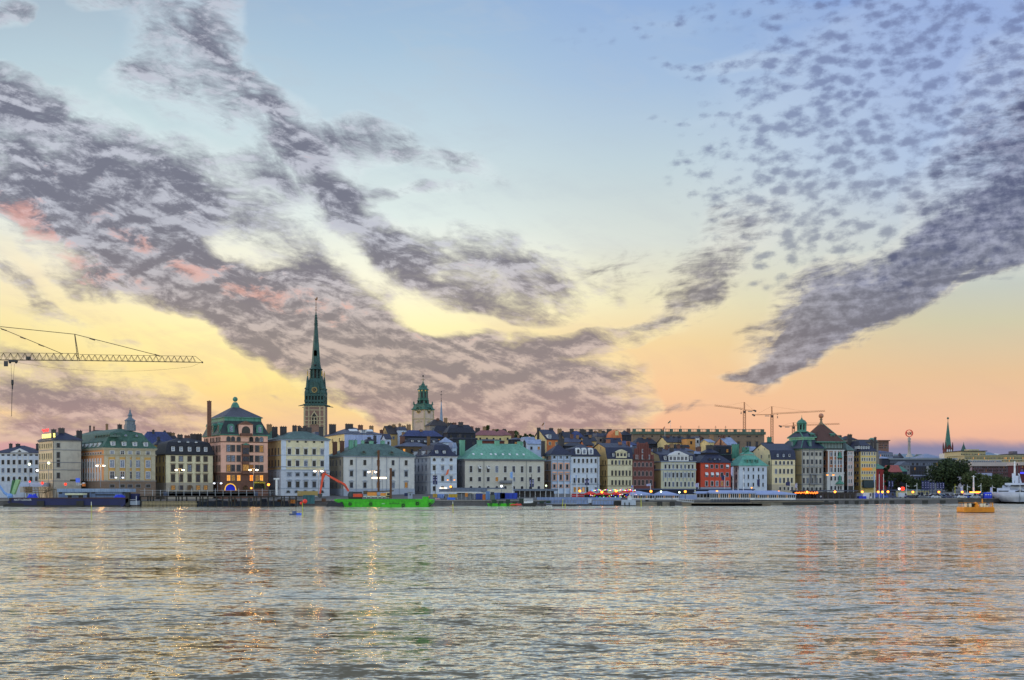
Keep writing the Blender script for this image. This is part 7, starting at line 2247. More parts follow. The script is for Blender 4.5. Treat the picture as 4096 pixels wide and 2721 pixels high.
m.prism([C2(1038, 918), C2(985, 965), C2(960, 1140), C2(945, 1245), C2(965, 1245), C2(1005, 1040), C2(1034, 965)], 1.3, 1.8, 'y'); m.build('arm', EXR, ex)
m = MB(); q1, q2 = C2(1095, 962), C2(1060, 975); m.tube((C2(1095, 962)[0], 1.1, C2(1095, 962)[1]), (C2(1015, 940)[0], 1.1, C2(1015, 940)[1]), .12); m.tube((C2(1340, 1160)[0], 1.1, C2(1340, 1160)[1]), (C2(1230, 1080)[0], 1.1, C2(1230, 1080)[1]), .12); m.build('hydraulic_cylinder', IRON, ex)
m = MB(); p = C2(955, 1262); m.prism([(p[0] - .8, p[1] + .6), (p[0] + .9, p[1] + .7), (p[0] + .7, p[1] - .8), (p[0] - .2, p[1] - 1.0), (p[0] - .9, p[1] - .3)], 1.1, 2.1, 'y'); m.build('bucket', IRON, ex)
# truck crane
D = 466; o_ = at('P', 775, 398, D)
tc_ = empty('truck_crane', (o_.x, D + 1, zt), 0, 'orange and white mobile truck crane with a dark telescopic jib, parked on the green barge', 'truck crane')
def P2(X, Y): p = at('P', X, Y, D); return (p.x - o_.x, p.z - zt)
def pb(m, X0, X1, Y0, Y1, y0, y1, mi=0): p, q = P2(X0, Y1), P2(X1, Y0); m.box(p[0], q[0], y0, y1, max(.05, p[1]), q[1], mi)
m = MB(); pb(m, 780, 1335, 330, 352, 0, 2.4); m.build('chassis', mat('white_chassis', (210, 206, 200), .6), tc_)
m = MB(); pb(m, 860, 1050, 255, 328, .1, 2.3); pb(m, 1130, 1240, 270, 328, .1, 2.3); m.build('superstructure', mat('orange_machine_paint', (224, 140, 60), .5), tc_)
m = MB(); pb(m, 1245, 1335, 255, 372, 0, 2.4); m.build('cab', mat('cream_cab', (224, 196, 140), .5), tc_)
m = MB(); pb(m, 1268, 1322, 270, 318, -.05, 0); m.build('cab_window', G_MID, tc_)
for X in (850, 938, 1080, 1165, 1290):
    m = MB(); p = P2(X, 375); m.tube((p[0], 0, .52), (p[0], .5, .52), .52, n=12); m.tube((p[0], -.04, .52), (p[0], 0, .52), .25, n=10, mi=1); m.build('wheel', [BLK, WHITE], tc_)
m = MB(); p, q = P2(865, 258), P2(1400, 222); m.prism([(p[0], p[1] - .1), (q[0], q[1] - .25), (q[0], q[1] + .15), (p[0], p[1] + .45)], .8, 1.5, 'y'); pb(m, 775, 860, 222, 300, .5, 2); m.build('telescopic_jib', mat('dark_jib', (84, 70, 58), .6), tc_)

def small_hull(t, X0, X1, Y0, Y1, D, m, label, dep=4, top=None, name='boat'):
    p, q = at(t, X0, Y1, D), at(t, X1, Y0, D)
    root = empty(name, (p.x, D, 0), 0, label, 'boat')
    L = q.x - p.x; H = q.z
    MB().prism([(L * .06, -.3), (L * .94, -.3), (L, H), (0, H)], 0, dep, 'y').build('hull', m, root)
    return root, L, H, p


r_, L, H, p0 = small_hull('D', 1562, 1990, 1375, 1415, 478, GRN, 'small bright green work pontoon with red deck gear, left of the black tug', 6, name='work_pontoon')
for i in range(7):
    m = MB(); tyre(m, 1.5 + i * 3.4, -.3, .8, .42); m.build('tyre_fender', BLK, r_)
m = MB()
for i in range(9): m.box(2 + i * 2.7, 3.8 + i * 2.7, 1, 3, H, H + .6 + rnd.random() * 1.4)
m.build('deck_cargo', mat('dark_green_gear', (44, 62, 52), .8), r_)
m = MB(); m.tube((L * .2, 2, H), (L * .18, 2, H + 3.4), .9, n=8); m.build('tank', mat('grey_green_tank', (84, 96, 84), .7), r_)
lump('deck_gear', 'low heap of red-orange gear at the right end of the green pontoon', 'gear', 'E', 130, 315, 1372, 1402, 476, mat('red_orange_gear', (206, 72, 56), .8), 12)
# black tug
p0 = at('E', 300, 1412, 476)
tg = empty('tugboat', (p0.x, 476, 0), 0, 'black hulled tugboat with a white railing and small wheelhouse', 'tugboat')
L = at('E', 515, 0, 476).x - p0.x
def EZ(Y): return at('E', 0, Y, 476).z
MB().prism([(1, -.4), (L * .85, -.4), (L, .8), (L, EZ(1350)), (L * .6, EZ(1368)), (0, EZ(1378)), (0, .8)], 0, 5, 'y').build('hull', BLK, tg)
m = MB()
for i in range(9): m.tube((L * (.16 + i * .07), .2, EZ(1372)), (L * (.17 + i * .07), .2, EZ(1312)), .1, n=4)
m.box(L * .15, L * .75, .1, .3, EZ(1315), EZ(1309)); m.box(L * .15, L * .75, .1, .3, EZ(1368), EZ(1345)); m.build('railing', WHITE, tg)
m = MB(); m.box(L * .4, L * .72, 1.2, 3.8, EZ(1365), EZ(1325)); m.build('wheelhouse', GREYBL, tg)
m = MB(); m.tube((L * .05, 2, EZ(1370)), (-.8, 2, EZ(1250)), .1); m.tube((L * .6, 2, EZ(1330)), (L * .6, 2, EZ(1240)), .08); m.build('mast', IRON, tg)

# white sheds, hoarding, kiosks along the promenade
solo('hoarding', 'long pale blue-grey corrugated hoarding on the quay left of the red parasols', 'fence', 'E', [('panel', mat('blue_grey_hoarding', (146, 164, 204), .8, 'seam', c2=(110, 128, 168), scale=1.6), [(518, 1700, 1290, 1352, 5, .5), (640, 1235, 1330, 1384), (1280, 1600, 1335, 1390)]), ('gate', mat('pale_gate', (176, 186, 206), .8), [(1228, 1275, 1305, 1366, -.4, .3)]), ('post', GREY, [(640 + i * 38, 645 + i * 38, 1326, 1392, -.2, .2) for i in range(26)])], 489.6, .4)
solo('floating_stage', 'low grey floating stage with white rails in front of the hoarding', 'pontoon', 'E', [('deck', mat('grey_deck', (120, 130, 148), .8), [(520, 1060, 1362, 1372, -4, 4)]), ('rail', WHITE, [(640, 1060, 1378, 1381, -4, .1), (640, 720, 1395, 1412, -5, 2)])], 486, 4)
GRK = mat('grey_terminal_roof', (110, 122, 142), .7, 'seam', c2=(84, 94, 114))
TW = mat('terminal_wall', (160, 166, 178), .8, 'plaster')
solo('ferry_shelter', 'long low ferry shelter with a grey roof below the narrow pale blue house', 'shelter', 'D', [('roof', GRK, [(895, 1560, 1170, 1215, -1, 9), (1080, 1812, 1155, 1172, 2, 9)]), ('wall', TW, [(1140, 1350, 1235, 1325, 1, 5)]), ('post', WHITE, [(905 + i * 60, 910 + i * 60, 1215, 1320, -.5, .3) for i in range(11)]), ('sign_strip', WHITE, [(900, 1480, 1212, 1224, -1.3, .2)])], 505, 8)
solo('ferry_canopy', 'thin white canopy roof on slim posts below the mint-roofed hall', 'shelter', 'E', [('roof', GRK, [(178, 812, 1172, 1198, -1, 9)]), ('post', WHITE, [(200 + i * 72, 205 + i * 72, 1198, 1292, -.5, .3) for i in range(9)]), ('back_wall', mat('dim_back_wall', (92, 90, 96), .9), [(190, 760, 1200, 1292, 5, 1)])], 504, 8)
for i, (t, X0, X1, Y0, Y1, mt, lb) in enumerate((
        ('D', 808, 862, 1240, 1288, mat('mustard_paint', (196, 156, 60), .7), 'mustard yellow skip left of the blue portable toilets'),
        ('D', 1030, 1146, 1246, 1288, mat('yellow_container_paint', (212, 172, 56), .7, 'seam'), 'yellow container in front of the ferry shelter'),
        ('D', 1255, 1292, 1228, 1282, mat('orange_box_paint', (220, 140, 60), .7), 'small orange-yellow machine box at the ferry shelter wall'),
        ('D', 1405, 1498, 1235, 1318, mat('blue_container_paint', (50, 70, 150), .7, 'seam'), 'royal blue container right of the shelter wall'),
        ('D', 1500, 1538, 1250, 1325, mat('orange_paint', (214, 120, 50), .7), 'slim orange cabinet beside the royal blue container'),
        ('D', 1545, 1600, 1205, 1320, mat('sky_blue_paint', (110, 150, 210), .7, 'seam'), 'sky blue tall container next to the orange cabinet'),
        ('D', 1610, 1660, 1215, 1300, mat('dark_container', (52, 58, 72), .7, 'seam'), 'dark grey container behind the small green pontoon'),
        ('D', 1662, 1812, 1225, 1312, mat('blue_striped_container', (84, 112, 190), .7, 'seam', c2=(60, 80, 150)), 'blue ribbed container under the white globe lamp'),
        ('E', 0, 242, 1228, 1310, mat('deep_blue_container', (40, 72, 190), .7, 'seam', c2=(30, 50, 140)), 'long deep blue container below the mint-roofed hall'),
        ('C', 740, 888, 1258, 1378, mat('teal_container', (60, 112, 120), .7, 'seam', c2=(40, 80, 88)), 'teal container on the water side behind the red ball marker'),
        ('C', 540, 590, 1322, 1372, mat('orange_container', (214, 130, 60), .7), 'left one of the two small orange containers on the pontoon'),
        ('C', 596, 640, 1324, 1374, mat('orange_container', (214, 130, 60), .7), 'right one of the two small orange containers on the pontoon'))):
    D = 476 if t == 'C' else 500
    solo('container', lb, 'container', t, [('box', mt, [(X0, X1, Y0, Y1)]), ('door_bars', DARKM, [(X0 + (X1 - X0) * .3, X0 + (X1 - X0) * .3 + 2, Y0 + 4, Y1 - 4, -.06, .06), (X0 + (X1 - X0) * .7, X0 + (X1 - X0) * .7 + 2, Y0 + 4, Y1 - 4, -.06, .06)])], D, 2.6)
for i in range(4):
    solo('portable_toilet', ('first', 'second', 'third', 'fourth')[i] + ' blue portable toilet from the left in the row below the pale blue house', 'toilet', 'D', [('cabin', mat('toilet_blue', (70, 120, 220), .6), [(872 + i * 24, 892 + i * 24, 1245, 1300)]), ('roof', WHITE, [(871 + i * 24, 893 + i * 24, 1240, 1245)]), ('door', mat('toilet_pale', (150, 180, 230), .6), [(876 + i * 24, 888 + i * 24, 1252, 1298, -.05, .05)])], 503, 1.6, grp='blue portable toilets')
solo('barrier', 'bright blue site barrier with white feet in front of the yellow container', 'barrier', 'D', [('panel', mat('bright_blue_barrier', (60, 120, 236), .7), [(1008, 1116, 1292, 1322)]), ('foot', WHITE, [(1010, 1016, 1322, 1328), (1108, 1114, 1322, 1328)])], 496, .4)
solo('barrier', 'red and white striped barrier row below the mustard skip', 'barrier', 'D', [('panel', WHITE, [(840, 900, 1300, 1318)]), ('stripe', mat('red_stripe', (206, 60, 56), .7), [(848 + i * 14, 854 + i * 14, 1300, 1318, -.04, .04) for i in range(4)])], 496, .3)
solo('site_hut', 'small grey hut with a dark lean-to behind the stern of the green barge', 'hut', 'P', [('wall', GREYBL, [(1700, 1785, 262, 385)]), ('roof', GREY, [(1695, 1792, 252, 262, -.3, 4)]), ('lean_to', mat('navy_panel', (38, 48, 88), .8), [(1628, 1698, 270, 332)]), ('window', DARKM, [(1740, 1760, 285, 320, -.05, .05)])], 492, 3)
solo('fence', 'tan boarded fence on the pier in front of the cream palazzo', 'fence', 'C', [('panel', mat('tan_board', (176, 152, 96), .9, 'brick'), [(660, 945, 1202, 1268)])], 480, .3)
# restaurants: white marquees and pavilion
MARQ = mat('white_marquee', (150, 164, 202), .8, 'plaster', c2=(116, 130, 172))
def marquee(t, X0, X1, Yr, Ye, Yb, D, label, n=8, xr=None, glass=True):
    p0 = at(t, X0, Yb, D); L = at(t, X1, 0, D).x - p0.x
    root = empty('marquee', (p0.x, D, 0), 0, label, 'marquee')
    def Z(Y): return at(t, 0, Y, D).z
    dep = 9
    xr0, xr1 = (.12, .88) if xr is None else xr
    m = MB(); m.rings([[(-.4, -.4, Z(Ye)), (L + .4, -.4, Z(Ye)), (L + .4, dep, Z(Ye)), (-.4, dep, Z(Ye))], [(L * xr0, dep * .5, Z(Yr)), (L * xr1, dep * .5, Z(Yr)), (L * xr1, dep * .55, Z(Yr)), (L * xr0, dep * .55, Z(Yr))]], 0, True, True)
    m.box(-.4, L + .4, -.5, -.4, Z(Ye) - .5, Z(Ye)); m.build('canopy', MARQ, root)
    m = MB()
    for i in range(n + 1): m.box(L * i / n - .08, L * i / n + .08, -.1, .1, Z(Yb), Z(Ye))
    m.box(0, L, -.05, .05, Z(Yb), Z(Yb) + .9)
    m.build('frame', WHITE, root)
    m = MB()
    for i in range(n): m.box(L * i / n + .15, L * (i + 1) / n - .15, .1, .2, Z(Yb) + .9, Z(Ye) - .5, 0 if i % 5 < 3 else i % 5 - 2)
    m.build('glazing', [G_DARK, G_MID, G_LITS], root)
    return root


marquee('F', 75, 410, 1200, 1248, 1330, 512, 'white sloping marquee right of the red parasols', 14, (.05, .4))
marquee('F', 430, 745, 1203, 1250, 1325, 514, 'white marquee between two pale globe lamps, below the white pediment house', 12, (.25, .55))
solo('tent_wall', 'plain pale blue tent wall below the red house', 'tent', 'F', [('canvas', MARQ, [(752, 1000, 1256, 1325)]), ('trim', WHITE, [(752, 1000, 1250, 1256, -.05, .1)])], 516, 8)
marquee('F', 1000, 1185, 1205, 1225, 1320, 518, 'small pale tent left of the long glazed pavilion', 4)
marquee('F', 1185, 1812, 1190, 1222, 1325, 512, 'long white glazed restaurant pavilion below the light green roofed house', 22, (.03, .97))
marquee('G', 0, 632, 1195, 1240, 1325, 514, 'long white marquee restaurant with lit glazing below the cream gable house', 24, (.1, .6))
solo('flat_roof_kiosk', 'long grey flat roof strip behind the marquees below the red brick house', 'kiosk', 'F', [('roof', mat('slate_flat_roof', (78, 88, 116), .8), [(100, 980, 1168, 1185, 0, 6)]), ('wall', NAVYW, [(110, 970, 1185, 1245, .5, 4)])], 530, 6)
solo('flat_roof_kiosk', 'long dark flat roof behind the glazed pavilion', 'kiosk', 'F', [('roof', mat('slate_flat_roof', (78, 88, 116), .8), [(1000, 1812, 1170, 1186, 0, 6)]), ('wall', NAVYW, [(1010, 1800, 1186, 1245, .5, 4)])], 532, 6)
# pergola with orange lights and stone-walled bar
solo('harbour_building', 'long low dark building with stone piers, below the green-domed and pyramid-roofed offices', 'building', 'G', [('roof', mat('dark_flat_roof', (64, 70, 90), .7), [(625, 1500, 1190, 1206, -1, 10)]), ('wall', mat('dark_stone_wall', (84, 80, 86), .9, 'stone'), [(930, 1495, 1218, 1320, 1, 6)]), ('column', mat('dark_column', (44, 46, 58), .8), [(640 + i * 48, 648 + i * 48, 1206, 1320, -.5, .5) for i in range(7)]), ('opening', G_DARK, [(960 + i * 76, 1010 + i * 76, 1240, 1320, .9, .1) for i in range(7)]), ('back_wall', DARKM, [(632, 930, 1206, 1320, 5, 1)])], 545, 8)
ml = mat('orange_string_light', (255, 120, 40), .5, emit=3.0)
sl = empty('string_lights', at('G', 625, 1225, 540), 0, 'wavy string of orange lights along the dark pergola', 'string lights')
m = MB(); o_ = at('G', 625, 1225, 540); prev = None
r = random.Random(3)
for i in range(64):
    X = 628 + i * 5; Y = 1226 + 9 * math.sin(i * .9) * (1 if i > 10 else .3) + r.uniform(-3, 3)
    p = at('G', X, Y, 540) - o_
    if i not in (22, 23, 46): m.ball(p, .22 if i % 2 else .15, n=6)
m.build('bulb', ml, sl)
MB().box(0, at('G', 945, 0, 540).x - o_.x, .3, .4, .6, .75).build('cable', DARKM, sl)
# red parasols
REDC = mat('coral_red_canvas', (226, 62, 56), .8, c2=(190, 46, 44), scale=.4)
par = None
def parasol(t, X0, X1, Ytop, Ye, D, label):
    p = at(t, (X0 + X1) / 2, Ye, D); W = (at(t, X1, 0, D).x - at(t, X0, 0, D).x) / 2
    zt = at(t, 0, Ytop, D).z - p.z
    root = empty('parasol', (p.x, D, 2.6), 0, label, 'parasol', 'red restaurant parasols')
    z = p.z - 2.6
    m = MB(); m.rings([[(x * W, y * W * .5, z) for x, y in ((-1, -1), (0, -1.08), (1, -1), (1.05, 0), (1, 1), (0, 1.08), (-1, 1), (-1.05, 0))], [(x * W * .45, y * W * .22, z + zt * .55) for x, y in ((-1, -1), (0, -1), (1, -1), (1, 0), (1, 1), (0, 1), (-1, 1), (-1, 0))], [(x * .15, y * .15, z + zt) for x, y in ((-1, -1), (0, -1), (1, -1), (1, 0), (1, 1), (0, 1), (-1, 1), (-1, 0))]], 0, True, True)
    m.rings([[(x * W, y * W * .5, z - .4) for x, y in ((-1, -1), (0, -1.08), (1, -1), (1.05, 0), (1, 1), (0, 1.08), (-1, 1), (-1.05, 0))], [(x * W, y * W * .5, z) for x, y in ((-1, -1), (0, -1.08), (1, -1), (1.05, 0), (1, 1), (0, 1.08), (-1, 1), (-1.05, 0))]], 0, False)
    m.build('canopy', REDC, root); MB().tube((0, 0, -.4), (0, 0, z + zt + .3), .1, n=6).build('pole', DARKM, root)
    return root


parasol('E', 1172, 1345, 1200, 1238, 512, 'leftmost red parasol, next to the red bar front')
parasol('E', 1340, 1535, 1206, 1240, 511, 'second red parasol from the left, with a glowing orange lamp in front')
parasol('E', 1530, 1712, 1204, 1240, 512, 'third red parasol from the left')
parasol('E', 1680, 1880, 1170, 1212, 522, 'raised red parasol behind the third one')
parasol('F', -20, 150, 1172, 1212, 516, 'rightmost red parasol, beside the brick house')
solo('bar_front', 'low red bar front below the three-dormer house', 'bar', 'E', [('panel', mat('red_panel', (196, 56, 60), .8), [(1000, 1168, 1240, 1285)]), ('counter', WHITE, [(1000, 1168, 1262, 1265, -.1, .1)])], 512, 1)
o_ = at('E', 1290, 1190, 508)
cl = empty('string_lights', o_, 0, 'chain of multicoloured bulbs above the red parasols', 'string lights')
colr = [mat('bulb_' + nm, c, .5, emit=2.2) for nm, c in (('blue', (70, 90, 255)), ('green', (60, 220, 90)), ('yellow', (255, 200, 80)), ('white', (230, 240, 255)), ('red', (255, 70, 50)))]
for j, mt in enumerate(colr):
    m = MB()
    for i in range(j, 44, 5):
        p = at('E', 1285 + i * 14, 1188 + 5 * math.sin(i * .8), 508) - o_; m.ball(p, .17, n=6)
    m.build('bulb', mt, cl)
m = MB(); m.path([at('E', 1285 + i * 14, 1185 + 5 * math.sin(i * .8), 508) - o_ for i in range(44)], .03, 3); m.build('cable', DARKM, cl)
o_ = at('E', 1200, 1280, 510)
cl = empty('string_lights', o_, 0, 'lower sprinkle of coloured bulbs among the tables under the red parasols', 'string lights')
r = random.Random(9)
for j, mt in enumerate(colr):
    m = MB()
    for i in range(9):
        p = at('E', 1250 + r.random() * 720, 1245 + r.random() * 42, 510) - o_; m.ball(p, .13, n=6)
    m.build('bulb', mt, cl)
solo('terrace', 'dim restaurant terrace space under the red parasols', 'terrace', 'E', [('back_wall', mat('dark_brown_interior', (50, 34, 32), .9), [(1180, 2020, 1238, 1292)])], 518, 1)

# small white boat and kiosk at the dock
solo('kiosk', 'small white kiosk with a pointed roof at the dock right of the red parasols', 'kiosk', 'F', [('wall', WHITE, [(45, 92, 1285, 1372)]), ('roof', mat('cream_roof', (210, 208, 190), .8), [(40, 97, 1278, 1286, -.3, 4), (52, 85, 1268, 1278, 0, 3), (62, 75, 1260, 1268, .5, 2)])], 486, 3)
solo('work_boat', 'grey-white flat work boat moored in front of the kiosk', 'boat', 'F', [('hull', mat('grey_white_hull', (170, 180, 196), .7), [(-40, 152, 1325, 1398, 0, 4)]), ('fender', BLK, [(-10, 4, 1360, 1405, -.3, .3), (52, 66, 1360, 1405, -.3, .3)])], 482, 4)
solo('ramp_boat', 'small grey launch with a slanted windscreen on the timber dock', 'boat', 'F', [('hull', GREYBL, [(240, 345, 1350, 1368, 0, 4)]), ('windscreen', G_DARK, [(285, 332, 1325, 1350, 0, 1.5)])], 490, 4)
gw = MB(); p, q = at('F', 720, 1335, 488), at('F', 960, 1358, 488)
gw.path([p, q], .12, 5); gw.path([p + Vector((0, 0, 1)), q + Vector((0, 0, 1))], .06, 4)
for i in range(9): f = i / 8; gw.tube(p.lerp(q, f), p.lerp(q, f) + Vector((0, 0, 1)), .05, n=4)
tag(gw.build('gangway', WHITE), 'sloping white gangway behind the low mooring pier', 'gangway')

# white ship at the right edge
D = 556; p0 = at('Q', 1050, 1220, D)
wsh = empty('white_ship', (p0.x, D, 0), -R(22), 'large white ship with a high bow, masts and anchor, cut by the right edge', 'ship')
def QX(X): return at('Q', X, 0, D).x - p0.x
def QZ(Y): return at('Q', 0, Y, D).z
SHW = mat('ship_white', (200, 206, 222), .5, c2=(150, 160, 186), scale=.15)
m = MB()
rg = []
for f, y in ((0, -6), (.35, -4), (.7, 2), (1, 12)):
    rg.append(y)
cxb = QX(1330)
secs = []
for y, kw, zt_ in ((-9, .03, 985), (-7.5, .3, 988), (-5, .52, 992), (0, .75, 1000), (8, .92, 1008), (40, 1.0, 1010)):
    W = 13.5 * kw
    secs.append([(cxb - W * .6 * kw, y + (6 if kw < .5 else 2) * (1 - kw), -1), (cxb + W * .6 * kw, y + (6 if kw < .5 else 2) * (1 - kw), -1), (cxb + W * .82, y + 1.5 * (1 - kw), 2.4), (cxb + W, y, QZ(zt_)), (cxb - W, y, QZ(zt_)), (cxb - W * .82, y + 1.5 * (1 - kw), 2.4)])
m.rings(secs, 0, True, True); m.build('hull', SHW, wsh, smooth=True)
m = MB(); m.rings([[(p[0] + (p[0] - cxb) * .012, p[1] - .12, min(p[2], .8) if i in (2, 5) else (-1 if p[2] < 0 else .8)) for i, p in enumerate(s_)] for s_ in secs], 0, True, True); m.build('waterline_band', BLK, wsh)
m = MB(); m.box(QX(890), QX(1700), 14, 36, QZ(1010), QZ(905)); m.box(QX(1000), QX(1700), 16, 34, QZ(905), QZ(850)); m.box(QX(1050), QX(1600), 15, 30, QZ(850), QZ(795)); m.box(QX(1150), QX(1500), 14, 28, QZ(950), QZ(905)); m.build('superstructure', SHW, wsh)
for i in range(6):
    x = QX(1160 + i * 60); MB().box(x, x + 1.6, 14.9, 15, QZ(865), QZ(838)).build('bridge_window', G_DARK, wsh)
for i in range(5):
    x = QX(920 + i * 40); MB().box(x, x + .9, 13.9, 14, QZ(980), QZ(960)).build('window', G_DARK, wsh)
m = MB()
for X0, X1 in ((1195, 1235), (1340, 1385)):
    m.prism([(QX(X0), QZ(795)), (QX(X1), QZ(795)), (QX((X0 + X1) / 2) + 1.2 * (1 if X0 < 1300 else -1), QZ(590)), (QX((X0 + X1) / 2) - .6, QZ(590))], 18, 19.5, 'y')
m.box(QX(1250), QX(1320), 18, 22, QZ(795), QZ(640)); m.build('derrick_post', SHW, wsh)
m = MB(); m.tube((QX(1243), 19, QZ(640)), (QX(1243), 19, QZ(330)), .5, .3); m.tube((QX(1225), 19, QZ(430)), (QX(1262), 19, QZ(430)), .15); m.tube((QX(1225), 19, QZ(350)), (QX(1262), 19, QZ(350)), .15); m.build('foremast', WHITE, wsh)
m = MB(); m.tube((QX(1300), 24, QZ(640)), (QX(1300), 24, QZ(360)), .3, .12); m.box(QX(1285), QX(1315), 23.8, 24.2, QZ(405), QZ(380)); m.build('radar_mast', DARKM, wsh)
m = MB(); m.tube((cxb, -8.5, QZ(985)), (cxb, -8.5, QZ(820)), .15, .08); m.build('jackstaff', WHITE, wsh)
m = MB(); m.tube((cxb, -8.3, QZ(990)), (cxb, -8.3, QZ(930)), .28); m.tube((cxb - 2, -8.3, QZ(975)), (cxb + 2, -8.3, QZ(975)), .25); m.tube((cxb - 2, -8.3, QZ(975)), (cxb, -8.3, QZ(950)), .2); m.tube((cxb + 2, -8.3, QZ(975)), (cxb, -8.3, QZ(950)), .2); m.build('anchor', DARKM, wsh)
m = MB(); m.box(QX(680), QX(890), 16, 20, QZ(1000), QZ(990));
for i in range(6): m.box(QX(690 + i * 36), QX(694 + i * 36), 16, 16.2, QZ(1050), QZ(1000))
m.build('boarding_bridge', WHITE, wsh)
m = MB()
pp = [(1035, 850), (1050, 842), (1060, 860), (1100, 862), (1100, 850), (1070, 845), (1050, 820)]
m.path([(QX(X), 13, QZ(Y)) for X, Y in pp[:5]], .35, 6); m.build('davit', DARKM, wsh)

# yellow square pontoon
D = 362; p0 = at('Q', 188, 1420, D)
yp = empty('yellow_pontoon', (p0.x, D, 0), 0, 'orange-yellow rectangular pontoon with ribbed sides and rails, alone on the water', 'pontoon')
YEL = mat('orange_yellow_paint', (226, 146, 28), .55, c2=(196, 112, 24), scale=.5)
def YX(X): return at('Q', X, 0, 362).x - p0.x
def YZ(Y): return at('Q', 0, Y, 362).z
L = YX(828); H = YZ(1302)
m = MB(); m.prism([(.25, -.4), (L - .25, -.4), (L, .5), (L, H - .25), (L - .25, H), (.25, H), (0, H - .25), (0, .5)], 0, 6, 'y')
for i in range(21): m.box(.3 + i * (L - .9) / 20, .42 + i * (L - .9) / 20, -.09, 0, .05, H - .05)
m.build('hull', YEL, yp)
MB().box(-.05, L + .05, -.12, 6.1, -.4, .14).build('black_waterline', BLK, yp)
m = MB()
for X in (215, 240, 790, 805): m.tube((YX(X), .3, H), (YX(X + (6 if X < 500 else 0)), .3, YZ(1205)), .06, n=5)
for i in range(4): m.tube((YX(740 + i * 20), .3, H), (YX(740 + i * 20), .3, YZ(1210)), .05, n=4)
for z in (YZ(1212), YZ(1250), YZ(1285)): m.tube((YX(735), .3, z), (YX(805), .3, z), .05, n=4); m.tube((YX(222), 5.5, z), (YX(805), 5.5, z), .05, n=4)
for i in range(10): m.tube((YX(225 + i * 62), 5.5, H), (YX(225 + i * 62), 5.5, YZ(1212)), .05, n=4)
m.build('railing', YEL, yp)
for X in (265, 350, 590, 655, 700):
    m = MB(); m.lathe([(.42, H), (.46, H + .5), (.42, H + .95), (.3, H + 1.05)], (YX(X), 1.4, 0), 10); m.build('drum', mat('cream_drum', (224, 214, 190), .6), yp)
m = MB(); m.tube((YX(628), 2, H), (YX(624), 2, YZ(1130)), .22, .14, 8); m.tube((YX(628), 2, H), (YX(640), 2, YZ(1200)), .12); m.box(YX(606), YX(645), 1.9, 2.1, YZ(1180), YZ(1172)); m.build('mast', YEL, yp)
m = MB(); m.prism([(YX(470), H), (YX(545), H), (YX(530), YZ(1235)), (YX(490), YZ(1195)), (YX(465), YZ(1215)), (YX(490), YZ(1250))], 1.5, 2.6, 'y'); m.build('winch', YEL, yp)
m = MB()
for i in range(9): m.box(YX(320 + i * 20), YX(336 + i * 20), 2.5, 3.5, H, YZ(1215 + (i * 37) % 40))
m.build('deck_gear', mat('dark_olive_gear', (44, 42, 26), .8), yp)
m = MB(); m.prism([(YX(672), YZ(1262)), (YX(718), YZ(1262)), (YX(695), YZ(1212))], .9, 1.0, 'y'); m.build('warning_triangle', mat('dark_warning', (60, 40, 60), .6), yp)

# small blue raft
p0 = at('C', 545, 1535, 334); D = 334
rb = empty('work_raft', (p0.x, D, 0), 0, 'tiny blue work raft with a box cabin floating beside the yellow marker pole', 'raft')
s_ = D / F / 3.485
m = MB(); m.box(0, 95 * s_, 0, 2, -.1, .3); m.build('deck', mat('slate_raft', (70, 84, 120), .7), rb)
m = MB(); m.box(40 * s_, 92 * s_, .3, 1.6, .3, 1.0); m.tube((40 * s_, .9, 1.0), (40 * s_, .9, 1.5), .04); m.build('cabin', mat('raft_cabin', (92, 106, 140), .7), rb)
m = MB(); m.prism([(98 * s_, -.1), (155 * s_, -.1), (160 * s_, .25), (150 * s_, .5), (100 * s_, .5)], .2, 1.8, 'y'); m.build('float', mat('bright_blue_float', (40, 100, 236), .5), rb)

# marker poles in the water
MARK = mat('lime_yellow_pole', (196, 196, 50), .6, c2=(150, 150, 40)); TIPW = mat('pale_pole_tip', (220, 224, 214), .6)
for i, (t, X, Y0, Y1, dx, lb) in enumerate((('A', 1278, 1350, 1596, 3, 'tallest lime yellow marker pole with a white tip, in front of the blue barge'),
        ('C', 738, 1360, 1552, 4, 'lime yellow marker pole under the red ball beside the blue raft'),
        ('D', 1090, 1348, 1500, 3, 'lime yellow marker pole in front of the stone quay right of the green barge'),
        ('E', 868, 1310, 1408, -6, 'slanting lime yellow marker pole, left one of the close pair'),
        ('E', 906, 1375, 1442, -2, 'short lime yellow marker pole, right one of the close pair'),
        ('F', 226, 1285, 1420, 2, 'lime yellow marker pole in front of the timber dock'))):
    D = min(480, 8 * F / (ty(t, Y1) - HY))
    p, q = at(t, X, Y1, D), at(t, X - dx * 2, Y0, D)
    r_ = empty('marker_pole', p, 0, lb, 'marker pole', 'lime yellow marker poles')
    v = q - p; rad = 6.5 * D / F / 3.485 * .8
    MB().tube((0, 0, -.8), v * .8, rad, rad * .85, 8).build('pole', MARK, r_); MB().tube(v * .8, v, rad * .85, rad * .7, 8).build('tip', TIPW if i in (0, 2) else MARK, r_)
D = 8 * F / (ty('C', 1552) - HY)
p = at('C', 766, 1344, D); m = MB(); m.ball((0, 0, 0), .62, 0, 14); m.ball((-1.0, .3, -.5), .42, 0, 10)
tag(m.build('marker_buoy', mat('signal_red', (236, 58, 44), .5), None, p, smooth=True), 'bright red ball buoy on top of a marker pole', 'buoy')
